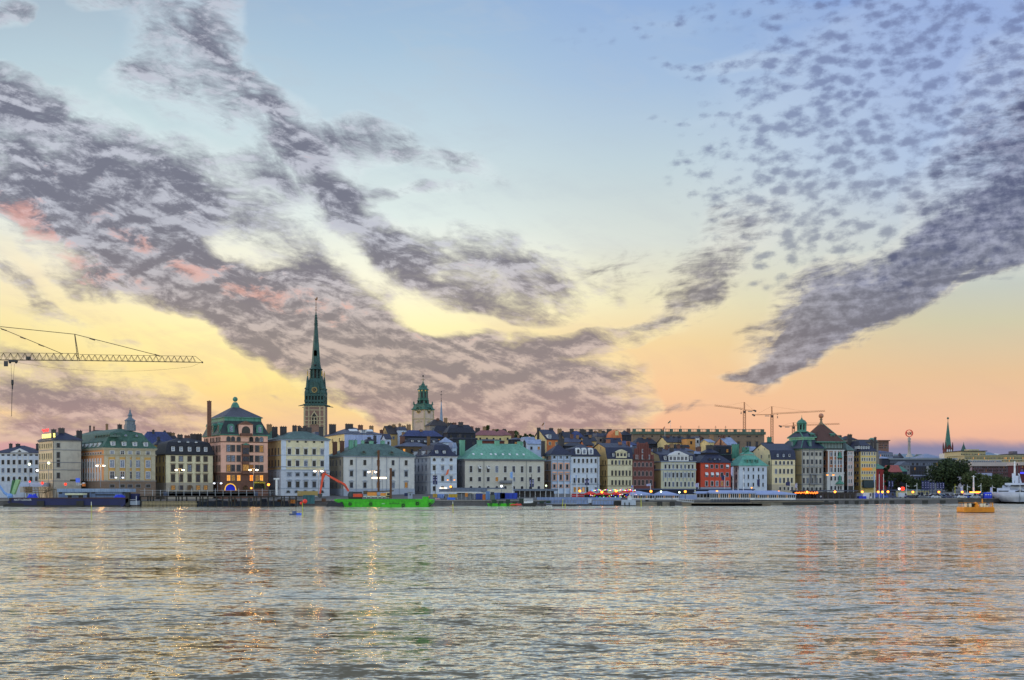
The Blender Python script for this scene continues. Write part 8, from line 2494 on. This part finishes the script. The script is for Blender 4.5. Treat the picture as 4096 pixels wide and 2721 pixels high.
# floating boom
bm = MB(); bm2 = MB(); prev = None; r = random.Random(2)
for i in range(150):
    X = -60 + i * 17
    y = 2047.5 - max(0, (X - 500)) * .0045 + 1.2 * math.sin(i * .37) - (0 if X < 2300 else (X - 2300) * .02)
    D = 8 * F / (y - HY); p = pt(X, y, D)
    if prev is not None:
        (bm if (X < 1150 and (250 < X)) or X > 2230 else bm2).tube(prev, p, .14, n=5)
        if i % 3 == 0: (bm if (X < 1150 and (250 < X)) or X > 2230 else bm2).ball(p, .24, 0, 6)
    prev = p
fb = empty('floating_boom', (0, 0, 0), 0, 'long dark red floating boom lying on the water in front of the barges', 'boom')
bm.build('red_float_line', mat('dark_red_float', (150, 40, 40), .6), fb); bm2.build('dark_float_line', mat('dull_float', (74, 56, 50), .7), fb)

# ---------------------------------------------------------------- lamps, flags, banners
LW = mat('lamp_white_glow', (255, 236, 210), .5, emit=7.0); LO = mat('lamp_orange_glow', (255, 150, 50), .5, emit=3.5); LG = mat('lamp_pale_glow', (236, 250, 200), .5, emit=5.0); LR = mat('red_signal_glow', (255, 50, 30), .5, emit=2.5); LW2 = mat('lamp_small_white_glow', (240, 244, 255), .5, emit=4.0)


def point(parent, loc, e, col, r_=.5):
    l = bpy.data.lights.new('lamp_light', 'POINT'); l.energy = e; l.color = col; l.shadow_soft_size = r_
    o = bpy.data.objects.new('lamp_light', l); COL.objects.link(o); o.parent = parent; o.location = loc


def lamp(t, X, Y, Yb, D, kind, label, grp, r_=.42, e=0, double=False):
    p = at(t, X, Y, D); b_ = at(t, X, Yb, D)
    root = empty('street_lamp', b_, 0, label, 'street lamp', grp)
    z = p.z - b_.z
    MB().tube((0, 0, 0), (0, 0, z + (.2 if double else -.1)), .13, .08, 6).build('post', GREY if kind != 'o' else DARKM, root)
    mt = {'w': LW, 'o': LO, 'g': LG, 'r': LR, 's': LW2, 'y': LO}[kind]
    if double:
        MB().tube((-1.7, 0, z + .4), (1.7, 0, z + .4), .07, n=5).build('arm', GREY, root)
        for sx in (-1, 1):
            m = MB(); m.lathe([(.12, r_ * .8), (r_ * 1.3, .2), (r_ * 1.25, .0)], (sx * 1.4, 0, z + .1), 10, 0); m.build('lamp_hood', GREY, root)
            m = MB(); m.ball((sx * 1.4, 0, z), r_ * 1.1, 0, 10, .7); m.build('lamp_glass', mt, root)
    else:
        m = MB(); m.ball((0, 0, z), r_, 0, 12); m.build('lamp_glass', mt, root)
        MB().lathe([(r_ * .6, z + r_ * .85), (r_ * .3, z + r_ * 1.2), (.04, z + r_ * 1.5)], n=8).build('lamp_cap', DARKM, root)
    if e:
        point(root, (0, -1.2, z), e * (.07 if kind == 'w' else .02), (1, .58, .18) if kind == 'w' else (1, .5, .15))
    return root


GL = 'bright double-headed street lamps on the quay'
lamp('A', 1400, 845, 1150, 488, 'w', 'bright double street lamp in front of the orange-brown flank of the bank', GL, .5, 9000, True)
lamp('B', 686, 972, 1290, 486, 'w', 'bright double street lamp in front of the pale yellow house', GL, .5, 9000, True)
lamp('B', 1612, 972, 1290, 486, 'w', 'bright double street lamp at the right corner of the pink building', GL, .5, 9000, True)
lamp('C', 953, 922, 1260, 486, 'w', 'bright double street lamp beside the excavator elbow', GL, .5, 9000, True)
lamp('C', 1703, 934, 1190, 490, 'w', 'bright double street lamp in front of the wide white house', GL, .5, 9000, True)
G2 = 'smaller street lamps left'
lamp('A', 410, 826, 1090, 505, 'g', 'pale yellow globe lamp in front of the white pediment house', G2, .5, 900)
lamp('A', 678, 810, 1100, 500, 'g', 'pale yellow lamp in front of the corner house flank', G2, .5, 900)
lamp('A', 518, 914, 1090, 505, 's', 'small lantern glowing at the left edge of the corner house', G2, .5)
lamp('A', 278, 1055, 1100, 500, 's', 'small low lamp above the white sheeted shed', G2, .35)
lamp('A', 1665, 1012, 1160, 488, 's', 'double lamp with pale heads in front of the stone front of the bank', G2, .35, 0, True)
lamp('B', 1162, 1140, 1290, 486, 's', 'double lamp with pale heads left of the blue arched awning', G2, .4, 0, True)
lamp('D', 1060, 1046, 1180, 505, 'y', 'small double lamp with yellow heads at the right edge of the narrow pale blue house', G2, .3, 0, True)
lamp('D', 1055, 1140, 1200, 503, 'y', 'single amber globe lamp below the narrow pale blue house', G2, .45)
lamp('D', 1763, 1132, 1225, 502, 's', 'big white globe lamp above the ribbed blue container', G2, .45, 600)
lamp('E', 643, 1125, 1290, 502, 'g', 'small lamp at the corner of the salmon-panelled house', G2, .3)
lamp('G', 1120, 975, 1190, 560, 'y', 'double amber lamp in front of the pilastered brick building', G2, .45, 1200, True)
lamp('C', 258, 1112, 1230, 484, 'o', 'round amber lantern by the doorway right of the pink building', G2, .55, 400)
lamp('C', 18, 1160, 1230, 484, 'o', 'small amber lantern on the pink building base', G2, .4)
GO = 'orange globe lamps along the promenade'
for i, (t, X, Y, lb) in enumerate((('E', 1113, 1200, 'orange globe lamp above the red bar front'), ('E', 1420, 1215, 'orange globe lamp in front of the second red parasol'), ('E', 1620, 1200, 'orange globe lamp above the third red parasol'),
        ('F', 362, 1205, 'orange globe lamp over the sloping white marquee'), ('F', 840, 1208, 'orange globe lamp over the plain pale tent wall'), ('F', 1282, 1208, 'orange globe lamp over the long glazed pavilion'),
        ('G', 400, 1212, 'orange globe lamp over the long marquee restaurant'), ('G', 795, 1215, 'orange globe lamp under the string of orange lights'), ('G', 1185, 1212, 'orange globe lamp in front of the stone-walled bar'), ('G', 1565, 1212, 'orange globe lamp below the yellow hotel'), ('G', 1788, 1213, 'orange globe lamp near the two parked blue vans'),
        ('H', 97, 1138, 'orange globe lamp above the second blue van'), ('H', 170, 1135, 'orange globe lamp right of the three white flagpoles'), ('H', 495, 1138, 'orange globe lamp in front of the low yellow hut'), ('H', 835, 1138, 'orange globe lamp among the parked cars below the biggest tree'), ('H', 1140, 1138, 'orange globe lamp between the blue car and the white van'))):
    k = (tx(t, X) - CX) / F
    D = quay_D(k) + 5
    lamp(t, X, Y, 1312 if t != 'H' else 1228, D, 'o', lb, GO, .55, 700)
lamp('H', 362, 1095, 1200, 575, 'r', 'large red traffic light glowing in front of the dark trees', 'red signals', .95, 500)
lamp('H', 316, 1097, 1200, 578, 's', 'pale lamp immediately left of the large red traffic light', G2, .5)
lamp('H', 186, 1156, 1200, 560, 'r', 'small red tail light beside the second blue van', 'red signals', .4)
for X, lb in ((590, 'red lantern left of the orange sign at the corner house foot'), (415, 'small red lantern above the white sheeted shed'), (912, 'red lantern at the foot of the ochre flank')):
    lamp('A', X, 1090 if X == 590 else (1070 if X < 500 else 1105), 1150, 498, 'r', lb, 'red signals', .55 if X != 415 else .35)
lamp('F', 503, 1208, 1300, 500, 'g', 'pale green globe lamp between the two white marquees', G2, .35)
lamp('F', 758, 1218, 1300, 500, 'g', 'pale green globe lamp at the left edge of the plain tent wall', G2, .35)
lamp('G', 22, 1155, 1200, 530, 'y', 'small warm lamp on the roof terrace below the light green roofed house', G2, .3)
for i, (X, lb) in enumerate(((1300, 'wide amber light bar on the jetty right of the white van'), (1352, 'short amber light bar beside the wide one'))):
    p = at('H', X, 1142, 572); r_ = empty('light_bar', (p.x, 572, p.z), 0, lb, 'light bar', 'amber light bars')
    MB().box(-2.2 + i, 2.2 - i, -.3, .3, -.3, .35).build('lamp_glass', LO, r_); MB().tube((0, 0, -.3), (0, 0, -5), .1).build('post', GREY, r_)

# white flagpoles with pale flags
PBF = mat('pale_blue_flag', (130, 170, 226), .8); PWF = mat('white_purple_flag', (190, 190, 222), .8, c2=(120, 116, 176), scale=.6); NVF = mat('navy_flag', (44, 50, 96), .8)
for t, X, Y0, Y1, Xf, D, lb, m, hf in (('E', 815, 975, 1285, 800, 500, 'leftmost white flagpole of four, below the salmon-panelled house', PBF, 100), ('E', 905, 975, 1285, 890, 500, 'second white flagpole of four, below the salmon-panelled house', PBF, 60), ('E', 990, 975, 1285, 975, 500, 'third white flagpole of four, left of the three-dormer house', PBF, 110), ('E', 1072, 975, 1285, 1055, 500, 'rightmost white flagpole of four, below the three-dormer house', PBF, 90),
        ('F', 1507, 858, 1318, 1480, 515, 'tallest white flagpole with a furled white flag right of the red house', PWF, 140), ('F', 1577, 905, 1318, 0, 515, 'bare white flagpole, middle of three right of the red house', None, 0), ('F', 1650, 905, 1318, 0, 515, 'bare white flagpole in front of the light green roofed house', None, 0),
        ('G', 1738, 965, 1305, 1727, 545, 'left one of three white poles beside the yellow hotel', PBF, 110), ('H', 55, 905, 1222, 0, 556, 'middle one of three white poles beside the yellow hotel', None, 0), ('H', 112, 905, 1222, 0, 556, 'right one of three white poles beside the yellow hotel', None, 0),
        ('E', 180, 930, 1290, 140, 502, 'thin pole with a sky blue flag before the mint-roofed hall', PBF, 100), ('F', 110, 1118, 1300, 90, 500, 'slim pole with a bright blue flag at the rightmost red parasol', mat('bright_blue_flag', (40, 70, 220), .7), 30), ('F', 355, 1095, 1200, 300, 530, 'angled lilac flag below the brick house', PWF, 34),
        ('F', 1025, 1088, 1170, 980, 540, 'white and navy flag left of the red house', PWF, 60), ('F', 1390, 980, 1290, 1345, 540, 'navy flag with a pale emblem on the red house', NVF, 70), ('G', 140, 1030, 1180, 100, 540, 'dark blue hanging flag below the light green roofed house', NVF, 110), ('G', 560, 1068, 1190, 500, 545, 'navy flag with a pale emblem below the white mansard house', NVF, 60), ('G', 655, 1090, 1190, 632, 545, 'white and pink hanging banner left of the domed building', PWF, 70)):
    flag(t, X, Y0, Y1, Xf, D, lb, m, hf, r_=.16, slant=10, grp=None)
for t, X, lb in (('H', 1288, 'tall thick white mast behind the amber light bars'),):
    a = at(t, X, 1165, 575); b_ = at(t, X, 920, 575); r_ = empty('mast', a, 0, lb, 'mast'); MB().tube((0, 0, 0), (0, 0, b_.z - a.z), .5, .25, 8).build('pole', WHITE, r_); MB().tube((-.9, 0, (b_.z - a.z) * .93), (.9, 0, (b_.z - a.z) * .93), .12).build('crosstree', WHITE, r_)
for i, (X, Y0, lb) in enumerate(((410, 1025, 'slim mast with a lamp arm behind the left end of the low yellow hut'), (548, 1020, 'slim mast with a lamp arm behind the middle of the low yellow hut'), (1045, 1035, 'yellowish mast right of the blue banner group'), (1147, 1050, 'slim mast beside a hanging banner left of the white van'), (1207, 1040, 'slim mast with a furled white flag above the white van'), (1385, 1025, 'plain thin mast left of the low olive tree'), (1533, 1050, 'thin mast with a lilac banner near the boarding bridge'))):
    a = at('H', X, 1165, 566); b_ = at('H', X, Y0, 566)
    r_ = empty('mast', a, 0, lb, 'mast'); hh = b_.z - a.z
    MB().tube((0, 0, 0), (0, 0, hh), .17, .08, 6).build('pole', MARK if i == 2 else WHITE, r_)
    MB().tube((0, 0, hh * .8), (1.4 * (-1) ** i, 0, hh * .7), .1).build('arm', WHITE, r_)
    if i in (3, 6): MB().box(-1.0, -.2, -.04, .04, hh * .2, hh * .75).build('banner', PWF, r_)
# banner groups
for gi, (xs, Y0, Y1, lb) in enumerate((((175, 215), 995, 1075, 'below the salmon roofed house'), ((612, 648, 680), 995, 1108, 'left of the largest tree'), ((712, 752), 1012, 1108, 'in front of the left side of the largest tree'), ((808, 845, 880), 1016, 1100, 'in front of the middle of the largest tree'))):
    for j, X in enumerate(xs):
        a = at('H', X, 1165, 568); t0, t1 = at('H', X, Y0, 568).z - a.z, at('H', X, Y1, 568).z - a.z
        r_ = empty('banner_pole', a, 0, ('left', 'middle', 'right')[j if len(xs) == 3 else j * 2] + ' purple-white banner of the group ' + lb, 'banner', 'purple and white street banners')
        MB().tube((0, 0, 0), (0, 0, t0 + .4), .12, n=6).build('pole', NVF, r_)
        m = MB(); s_ = 568 / F / 3.267; m.box(.15, 25 * s_, -.03, .03, t1, t0, 0)
        for q in range(3): m.ball((13 * s_, -.04, t1 + (t0 - t1) * (.25 + .27 * q)), 6 * s_, 1, 8)
        m.build('banner', [NVF, PWF], r_)
for i, (t, X, Y0, Y1, lb) in enumerate((('D', 838, 985, 1110, 'pole with purple and white banners in front of the narrow pale blue house'), ('E', 442, 1035, 1145, 'black pole with two purple banners before the mint-roofed hall'), ('E', 1212, 1035, 1120, 'black pole with two purple banners in front of the three-dormer house'))):
    a = at(t, X, 1290, 504); t0, t1 = at(t, X, Y0, 504).z - a.z, at(t, X, Y1, 504).z - a.z
    r_ = empty('banner_pole', a, 0, lb, 'banner', 'purple and white street banners')
    MB().tube((0, 0, 0), (0, 0, t0 + 2), .14, n=6).build('pole', BLK, r_)
    for sx in (-1, 1):
        m = MB(); m.box(min(sx * .2, sx * .9), max(sx * .2, sx * .9), -.03, .03, t1, t0, 0); m.ball((sx * .55, -.04, (t0 + t1) / 2), .3, 1, 8); m.ball((sx * .55, -.04, t0 - .8), .25, 1, 8); m.build('banner', [NVF, PWF], r_)
# white column right of the pink building, catenary posts
a = at('C', 370, 1262, 480); b_ = at('C', 370, 1040, 480)
r_ = empty('steel_column', a, 0, 'thick white steel column with a capital on the construction pier', 'column')
m = MB(); m.tube((0, 0, 0), (0, 0, b_.z - a.z), .42, n=8); m.box(-1.1, 1.1, -.5, .5, b_.z - a.z, b_.z - a.z + .5); m.build('shaft', WHITE, r_)
# blue advertising board and orange-white box near the bank
solo('billboard', 'small bright blue board on a pale trestle at the foot of the ochre flank', 'board', 'A', [('panel', mat('blue_board', (96, 124, 240), .6), [(1055, 1112, 1020, 1082)]), ('leg', WHITE, [(1068, 1074, 1082, 1125), (1094, 1100, 1082, 1125)])], 490, .3)
solo('shop_sign', 'dark green shop sign band at the foot of the ochre flank', 'sign', 'A', [('board', mat('dark_green_board', (60, 62, 36), .8), [(975, 1052, 1040, 1064)])], 492, .3)
solo('work_lamp_trailer', 'orange machine with a white top right of the blue board', 'machine', 'A', [('body', mat('orange_paint', (214, 120, 50), .7), [(1142, 1175, 1098, 1135)]), ('top', WHITE, [(1148, 1170, 1082, 1097)]), ('arm', PALE, [(1110, 1142, 1100, 1110)])], 490, 1.5)
# tall light strip
p = at('C', 1745, 1018, 500); q = at('D', 160, 1018, 500)
r_ = empty('light_strip', (p.x, 500, p.z), 0, 'horizontal strip of warm light on the front of the wide white house', 'light')
MB().box(-1.5, q.x - p.x, -.1, .1, -.35, .35).build('lamp_glass', mat('warm_strip_glow', (255, 226, 190), .5, emit=2.5), r_); MB().tube((3, .2, -8), (3, .2, 0), .1).build('post', GREY, r_)

# ---------------------------------------------------------------- vehicles
def car(kind, L, Hh, W, m):
    """side-on car mesh pieces, origin at ground under its left end"""
    body = MB(); gl = MB()
    if kind == 'van':
        body.prism([(0, .35), (L, .35), (L, 1.0), (L * .9, 1.25), (L * .8, Hh), (.1, Hh), (0, Hh - .2)], 0, W, 'y')
        gl.prism([(L * .66, 1.25), (L * .86, 1.25), (L * .785, Hh - .2), (L * .66, Hh - .2)], -.02, W + .02, 'y')
    else:
        body.prism([(0, .35), (L, .35), (L, .75), (L * .93, .88), (L * .73, .95), (L * .6, Hh), (L * .28, Hh), (L * .12, .98), (.02, .9)], 0, W, 'y')
        gl.prism([(L * .17, .97), (L * .69, .97), (L * .585, Hh - .09), (L * .3, Hh - .09)], -.02, W + .02, 'y')
    return body, gl


CARS = {}
def place_car(X, D, kind, m, label, L=4.4, Hh=1.45, t='H', Y=1228, rz=0.0, flip=False, z=None):
    p = at(t, X, Y, D)
    root = empty('parked_van' if kind == 'van' else 'parked_car', (p.x, D, 2.36 if z is None else z), rz, label, 'van' if kind == 'van' else 'car', 'vehicles parked along the quay')
    key = (kind, L, m.name)
    if key not in CARS:
        b, g = car(kind, L, Hh, 1.8, m)
        w = MB(); w.tube((0, -.03, 0), (0, .2, 0), .33, n=12); w.tube((0, -.05, 0), (0, -.03, 0), .17, n=8, mi=1)
        CARS[key] = (b.mesh('body', m), g.mesh('glass', G_DARK), w.mesh('wheel', [BLK, GREYBL]))
    b, g, w = CARS[key]
    put('body', b, root); put('glass', g, root)
    for x in (L * .19, L * .81):
        put('wheel', w, root, (x, 0, .33)); put('wheel', w, root, (x, 1.62, .33))
    return root


CM = {k: mat(k + '_car_paint', c, .3) for k, c in (('silver', (160, 168, 184)), ('white', (204, 208, 220)), ('navy', (44, 56, 100)), ('blue', (60, 90, 190)), ('black', (36, 38, 46)), ('maroon', (96, 40, 52)), ('grey', (104, 112, 128)), ('sky', (110, 160, 214)))}
place_car(-2, 556, 'van', CM['blue'], 'left one of the two blue vans beside the yellow hotel poles', 6.4, 2.6)
place_car(100, 557, 'van', CM['navy'], 'right one of the two blue vans, navy, nearer the cars', 6.4, 2.6)
place_car(315, 566, 'van', CM['white'], 'white van at the left end of the low yellow hut', 4.2, 2.5)
seq = ['navy', 'black', 'silver', 'grey', 'silver', 'maroon', 'white', 'grey', 'sky', 'navy', 'silver', 'navy', 'white', 'blue', 'black', 'silver']
words = ['darkish navy car, first of the row below the yellow hut', 'black car, second of the row below the yellow hut', 'silver car under the orange lamp by the yellow hut', 'grey car at the middle of the yellow hut', 'silver car below the hut windows', 'maroon car right of the hut windows', 'white car at the right end of the yellow hut', 'grey car left of the sky blue car', 'sky blue car, the palest blue one of the row', 'navy car under the orange lamp below the biggest tree', 'silver car right of the biggest tree lamp', 'second navy car, below the right half of the biggest tree', 'white car left of the bright blue car', 'bright blue car, the most vivid of the row', 'black car left of the white van', 'silver hatchback in front of the white van']
for i, c in enumerate(seq):
    place_car(392 + i * 57, 553 + (i % 3) * 1.2, 'car', CM[c], words[i], 4.4 + .2 * (i % 2), 1.45 + .1 * (i % 3), rz=R(-4 + 5 * (i % 3)))
for i in range(9):
    place_car(700 + i * 62, 562, 'car', CM[('silver', 'grey', 'white', 'navy', 'silver', 'white', 'grey', 'white', 'silver')[i]], ('first', 'second', 'third', 'fourth', 'fifth', 'sixth', 'seventh', 'eighth', 'ninth')[i] + ' car from the left in the back row below the biggest tree', 4.5, 1.6, Y=1218, z=2.9)
place_car(1178, 559, 'van', CM['white'], 'white panel van right of the last orange globe lamp', 6.2, 2.5)
h = blk('H', 352, 712, 1122, 1222, 574, 9, mat('pale_yellow_hut', (206, 198, 150), .9, 'plaster'), 'low pale yellow quay hut with a shallow grey roof and two windows', 'quay_hut', GREYGR, 1106, None, kind='hip', inset=.2)
for X in (577, 612, 680):
    x = at('H', X, 0, 574).x - h.location.x
    put('window', window_mesh(1.2 if X != 680 else .8, 2.0, 'plain', 1, GREY, DARKM), h, (x, -.02, at('H', 0, 1200, 574).z))
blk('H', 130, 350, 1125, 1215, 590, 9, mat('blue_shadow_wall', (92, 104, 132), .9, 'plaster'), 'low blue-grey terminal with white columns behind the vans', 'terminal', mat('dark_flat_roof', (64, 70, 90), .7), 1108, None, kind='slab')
for i, (X, m_, lb) in enumerate(((1385, CM['navy'], 'dark blue wheeled bin'), (1440, mat('royal_blue', (36, 60, 210), .5), 'left royal blue recycling tank'), (1470, mat('royal_blue', (36, 60, 210), .5), 'middle royal blue recycling tank'), (1500, mat('royal_blue', (36, 60, 210), .5), 'right royal blue recycling tank'))):
    p = at('H', X, 1228, 556); r_ = empty('recycling_tank', (p.x, 556, 2.36), 0, lb + ' on the quay left of the white ship', 'container', 'blue tanks on the quay')
    m = MB(); m.lathe([(.9, 0), (1.0, .5), (1.0, 2.0), (.7, 2.6), (.2, 2.8)], n=10); m.build('tank', m_, r_); MB().box(-.3, .3, -1.05, -.9, 1.5, 1.9).build('hatch', WHITE, r_)
solo('site_trailer', 'white trailer with a blue tarpaulin right of the stone-walled bar', 'trailer', 'G', [('body', WHITE, [(1570, 1660, 1225, 1315)]), ('cover', BTARP, [(1515, 1618, 1272, 1315, -.5, 3)]), ('door', DARKM, [(1675, 1692, 1232, 1275, 0, 2)]), ('panel', WHITE, [(1668, 1700, 1225, 1300, .1, 2)])], 548, 2.5)
lump('hedge_tub', 'dark rounded heap of covered gear left of the blue tarpaulin trailer', 'covered gear', 'G', 1425, 1500, 1270, 1312, 546, DARKM, 21)

# people on the quay
SKIN = mat('skin', (206, 156, 128), .7)


def person(t, X, D, z, top, leg, label, walk=.25, H=1.75):
    p = at(t, X, 0, D)
    v = [(0, 0, .95), (0, 0, 1.2), (0, 0, 1.42), (0, 0, 1.54), (0, 0, 1.66), (.11, walk * .2, .9), (.12, walk * .7, .5), (.12, walk * .9, .06), (.14, walk * .9 - .14, .03),
         (-.11, -walk * .2, .9), (-.12, -walk * .5, .5), (-.12, -walk * 1.1, .08), (-.14, -walk * 1.1 - .14, .04), (.2, 0, 1.4), (.27, -.05, 1.12), (.28, -.18, .9), (-.2, 0, 1.4), (-.27, .05, 1.12), (-.28, -.05, .88)]
    e = [(0, 1), (1, 2), (2, 3), (3, 4), (0, 5), (5, 6), (6, 7), (7, 8), (0, 9), (9, 10), (10, 11), (11, 12), (2, 13), (13, 14), (14, 15), (2, 16), (16, 17), (17, 18)]
    rad = [.15, .14, .15, .06, .10, .1, .07, .05, .045, .1, .07, .05, .045, .07, .05, .035, .07, .05, .035]
    me = bpy.data.meshes.new('person'); me.from_pydata(v, e, [])
    o = bpy.data.objects.new('person', me); COL.objects.link(o)
    sm = o.modifiers.new('skin', 'SKIN'); me.skin_vertices.new() if not me.skin_vertices else None
    for i, r0 in enumerate(rad): me.skin_vertices[0].data[i].radius = (r0, r0)
    me.skin_vertices[0].data[0].use_root = True
    o.modifiers.new('sub', 'SUBSURF').levels = 1
    dg = bpy.context.evaluated_depsgraph_get()
    nm = bpy.data.meshes.new_from_object(o.evaluated_get(dg))
    bpy.data.objects.remove(o)
    nm.name = 'person'
    nm.materials.clear()
    for q in (leg, top, SKIN, DARKM): nm.materials.append(q)
    for pl in nm.polygons:
        c_ = pl.center
        pl.material_index = 0 if c_.z < .93 else (1 if c_.z < 1.47 and not (abs(c_.x) > .2 and c_.z < .95) else (3 if c_.z > 1.68 or (c_.z > 1.58 and c_.y > .03) else 2))
    o = put('person', nm, None, (p.x, D, z)); o.scale = (H / 1.75,) * 3
    return tag(o, label, 'person')


PT = {k: mat(k + '_clothing', c, .9) for k, c in (('orange', (226, 112, 50)), ('navy', (40, 48, 84)), ('grey', (100, 104, 112)), ('black', (34, 34, 40)), ('red', (170, 50, 50)), ('pale', (180, 184, 196)))}
person('D', 752, 496, 2.36, PT['orange'], PT['navy'], 'person in an orange work jacket standing right of the green barge', .1)
person('D', 965, 494, 2.36, PT['navy'], PT['black'], 'person in dark clothes walking before the portable toilets')
person('B', 1265, 480, pz, PT['red'], PT['navy'], 'person in a red top standing on the pier below the blue awning', .15)
person('B', 1330, 481, pz, PT['black'], PT['grey'], 'person in a black coat walking on the pier below the blue awning')
person('F', 655, 497, 2.36, PT['black'], PT['black'], 'person in black standing on the timber quay between the marquees', .1)
person('G', 988, 512, 2.36, PT['pale'], PT['navy'], 'person in a pale jacket at the stone-walled bar')
person('H', 440, 551, 2.36, PT['navy'], PT['black'], 'person in navy standing beside the first parked car', .1)
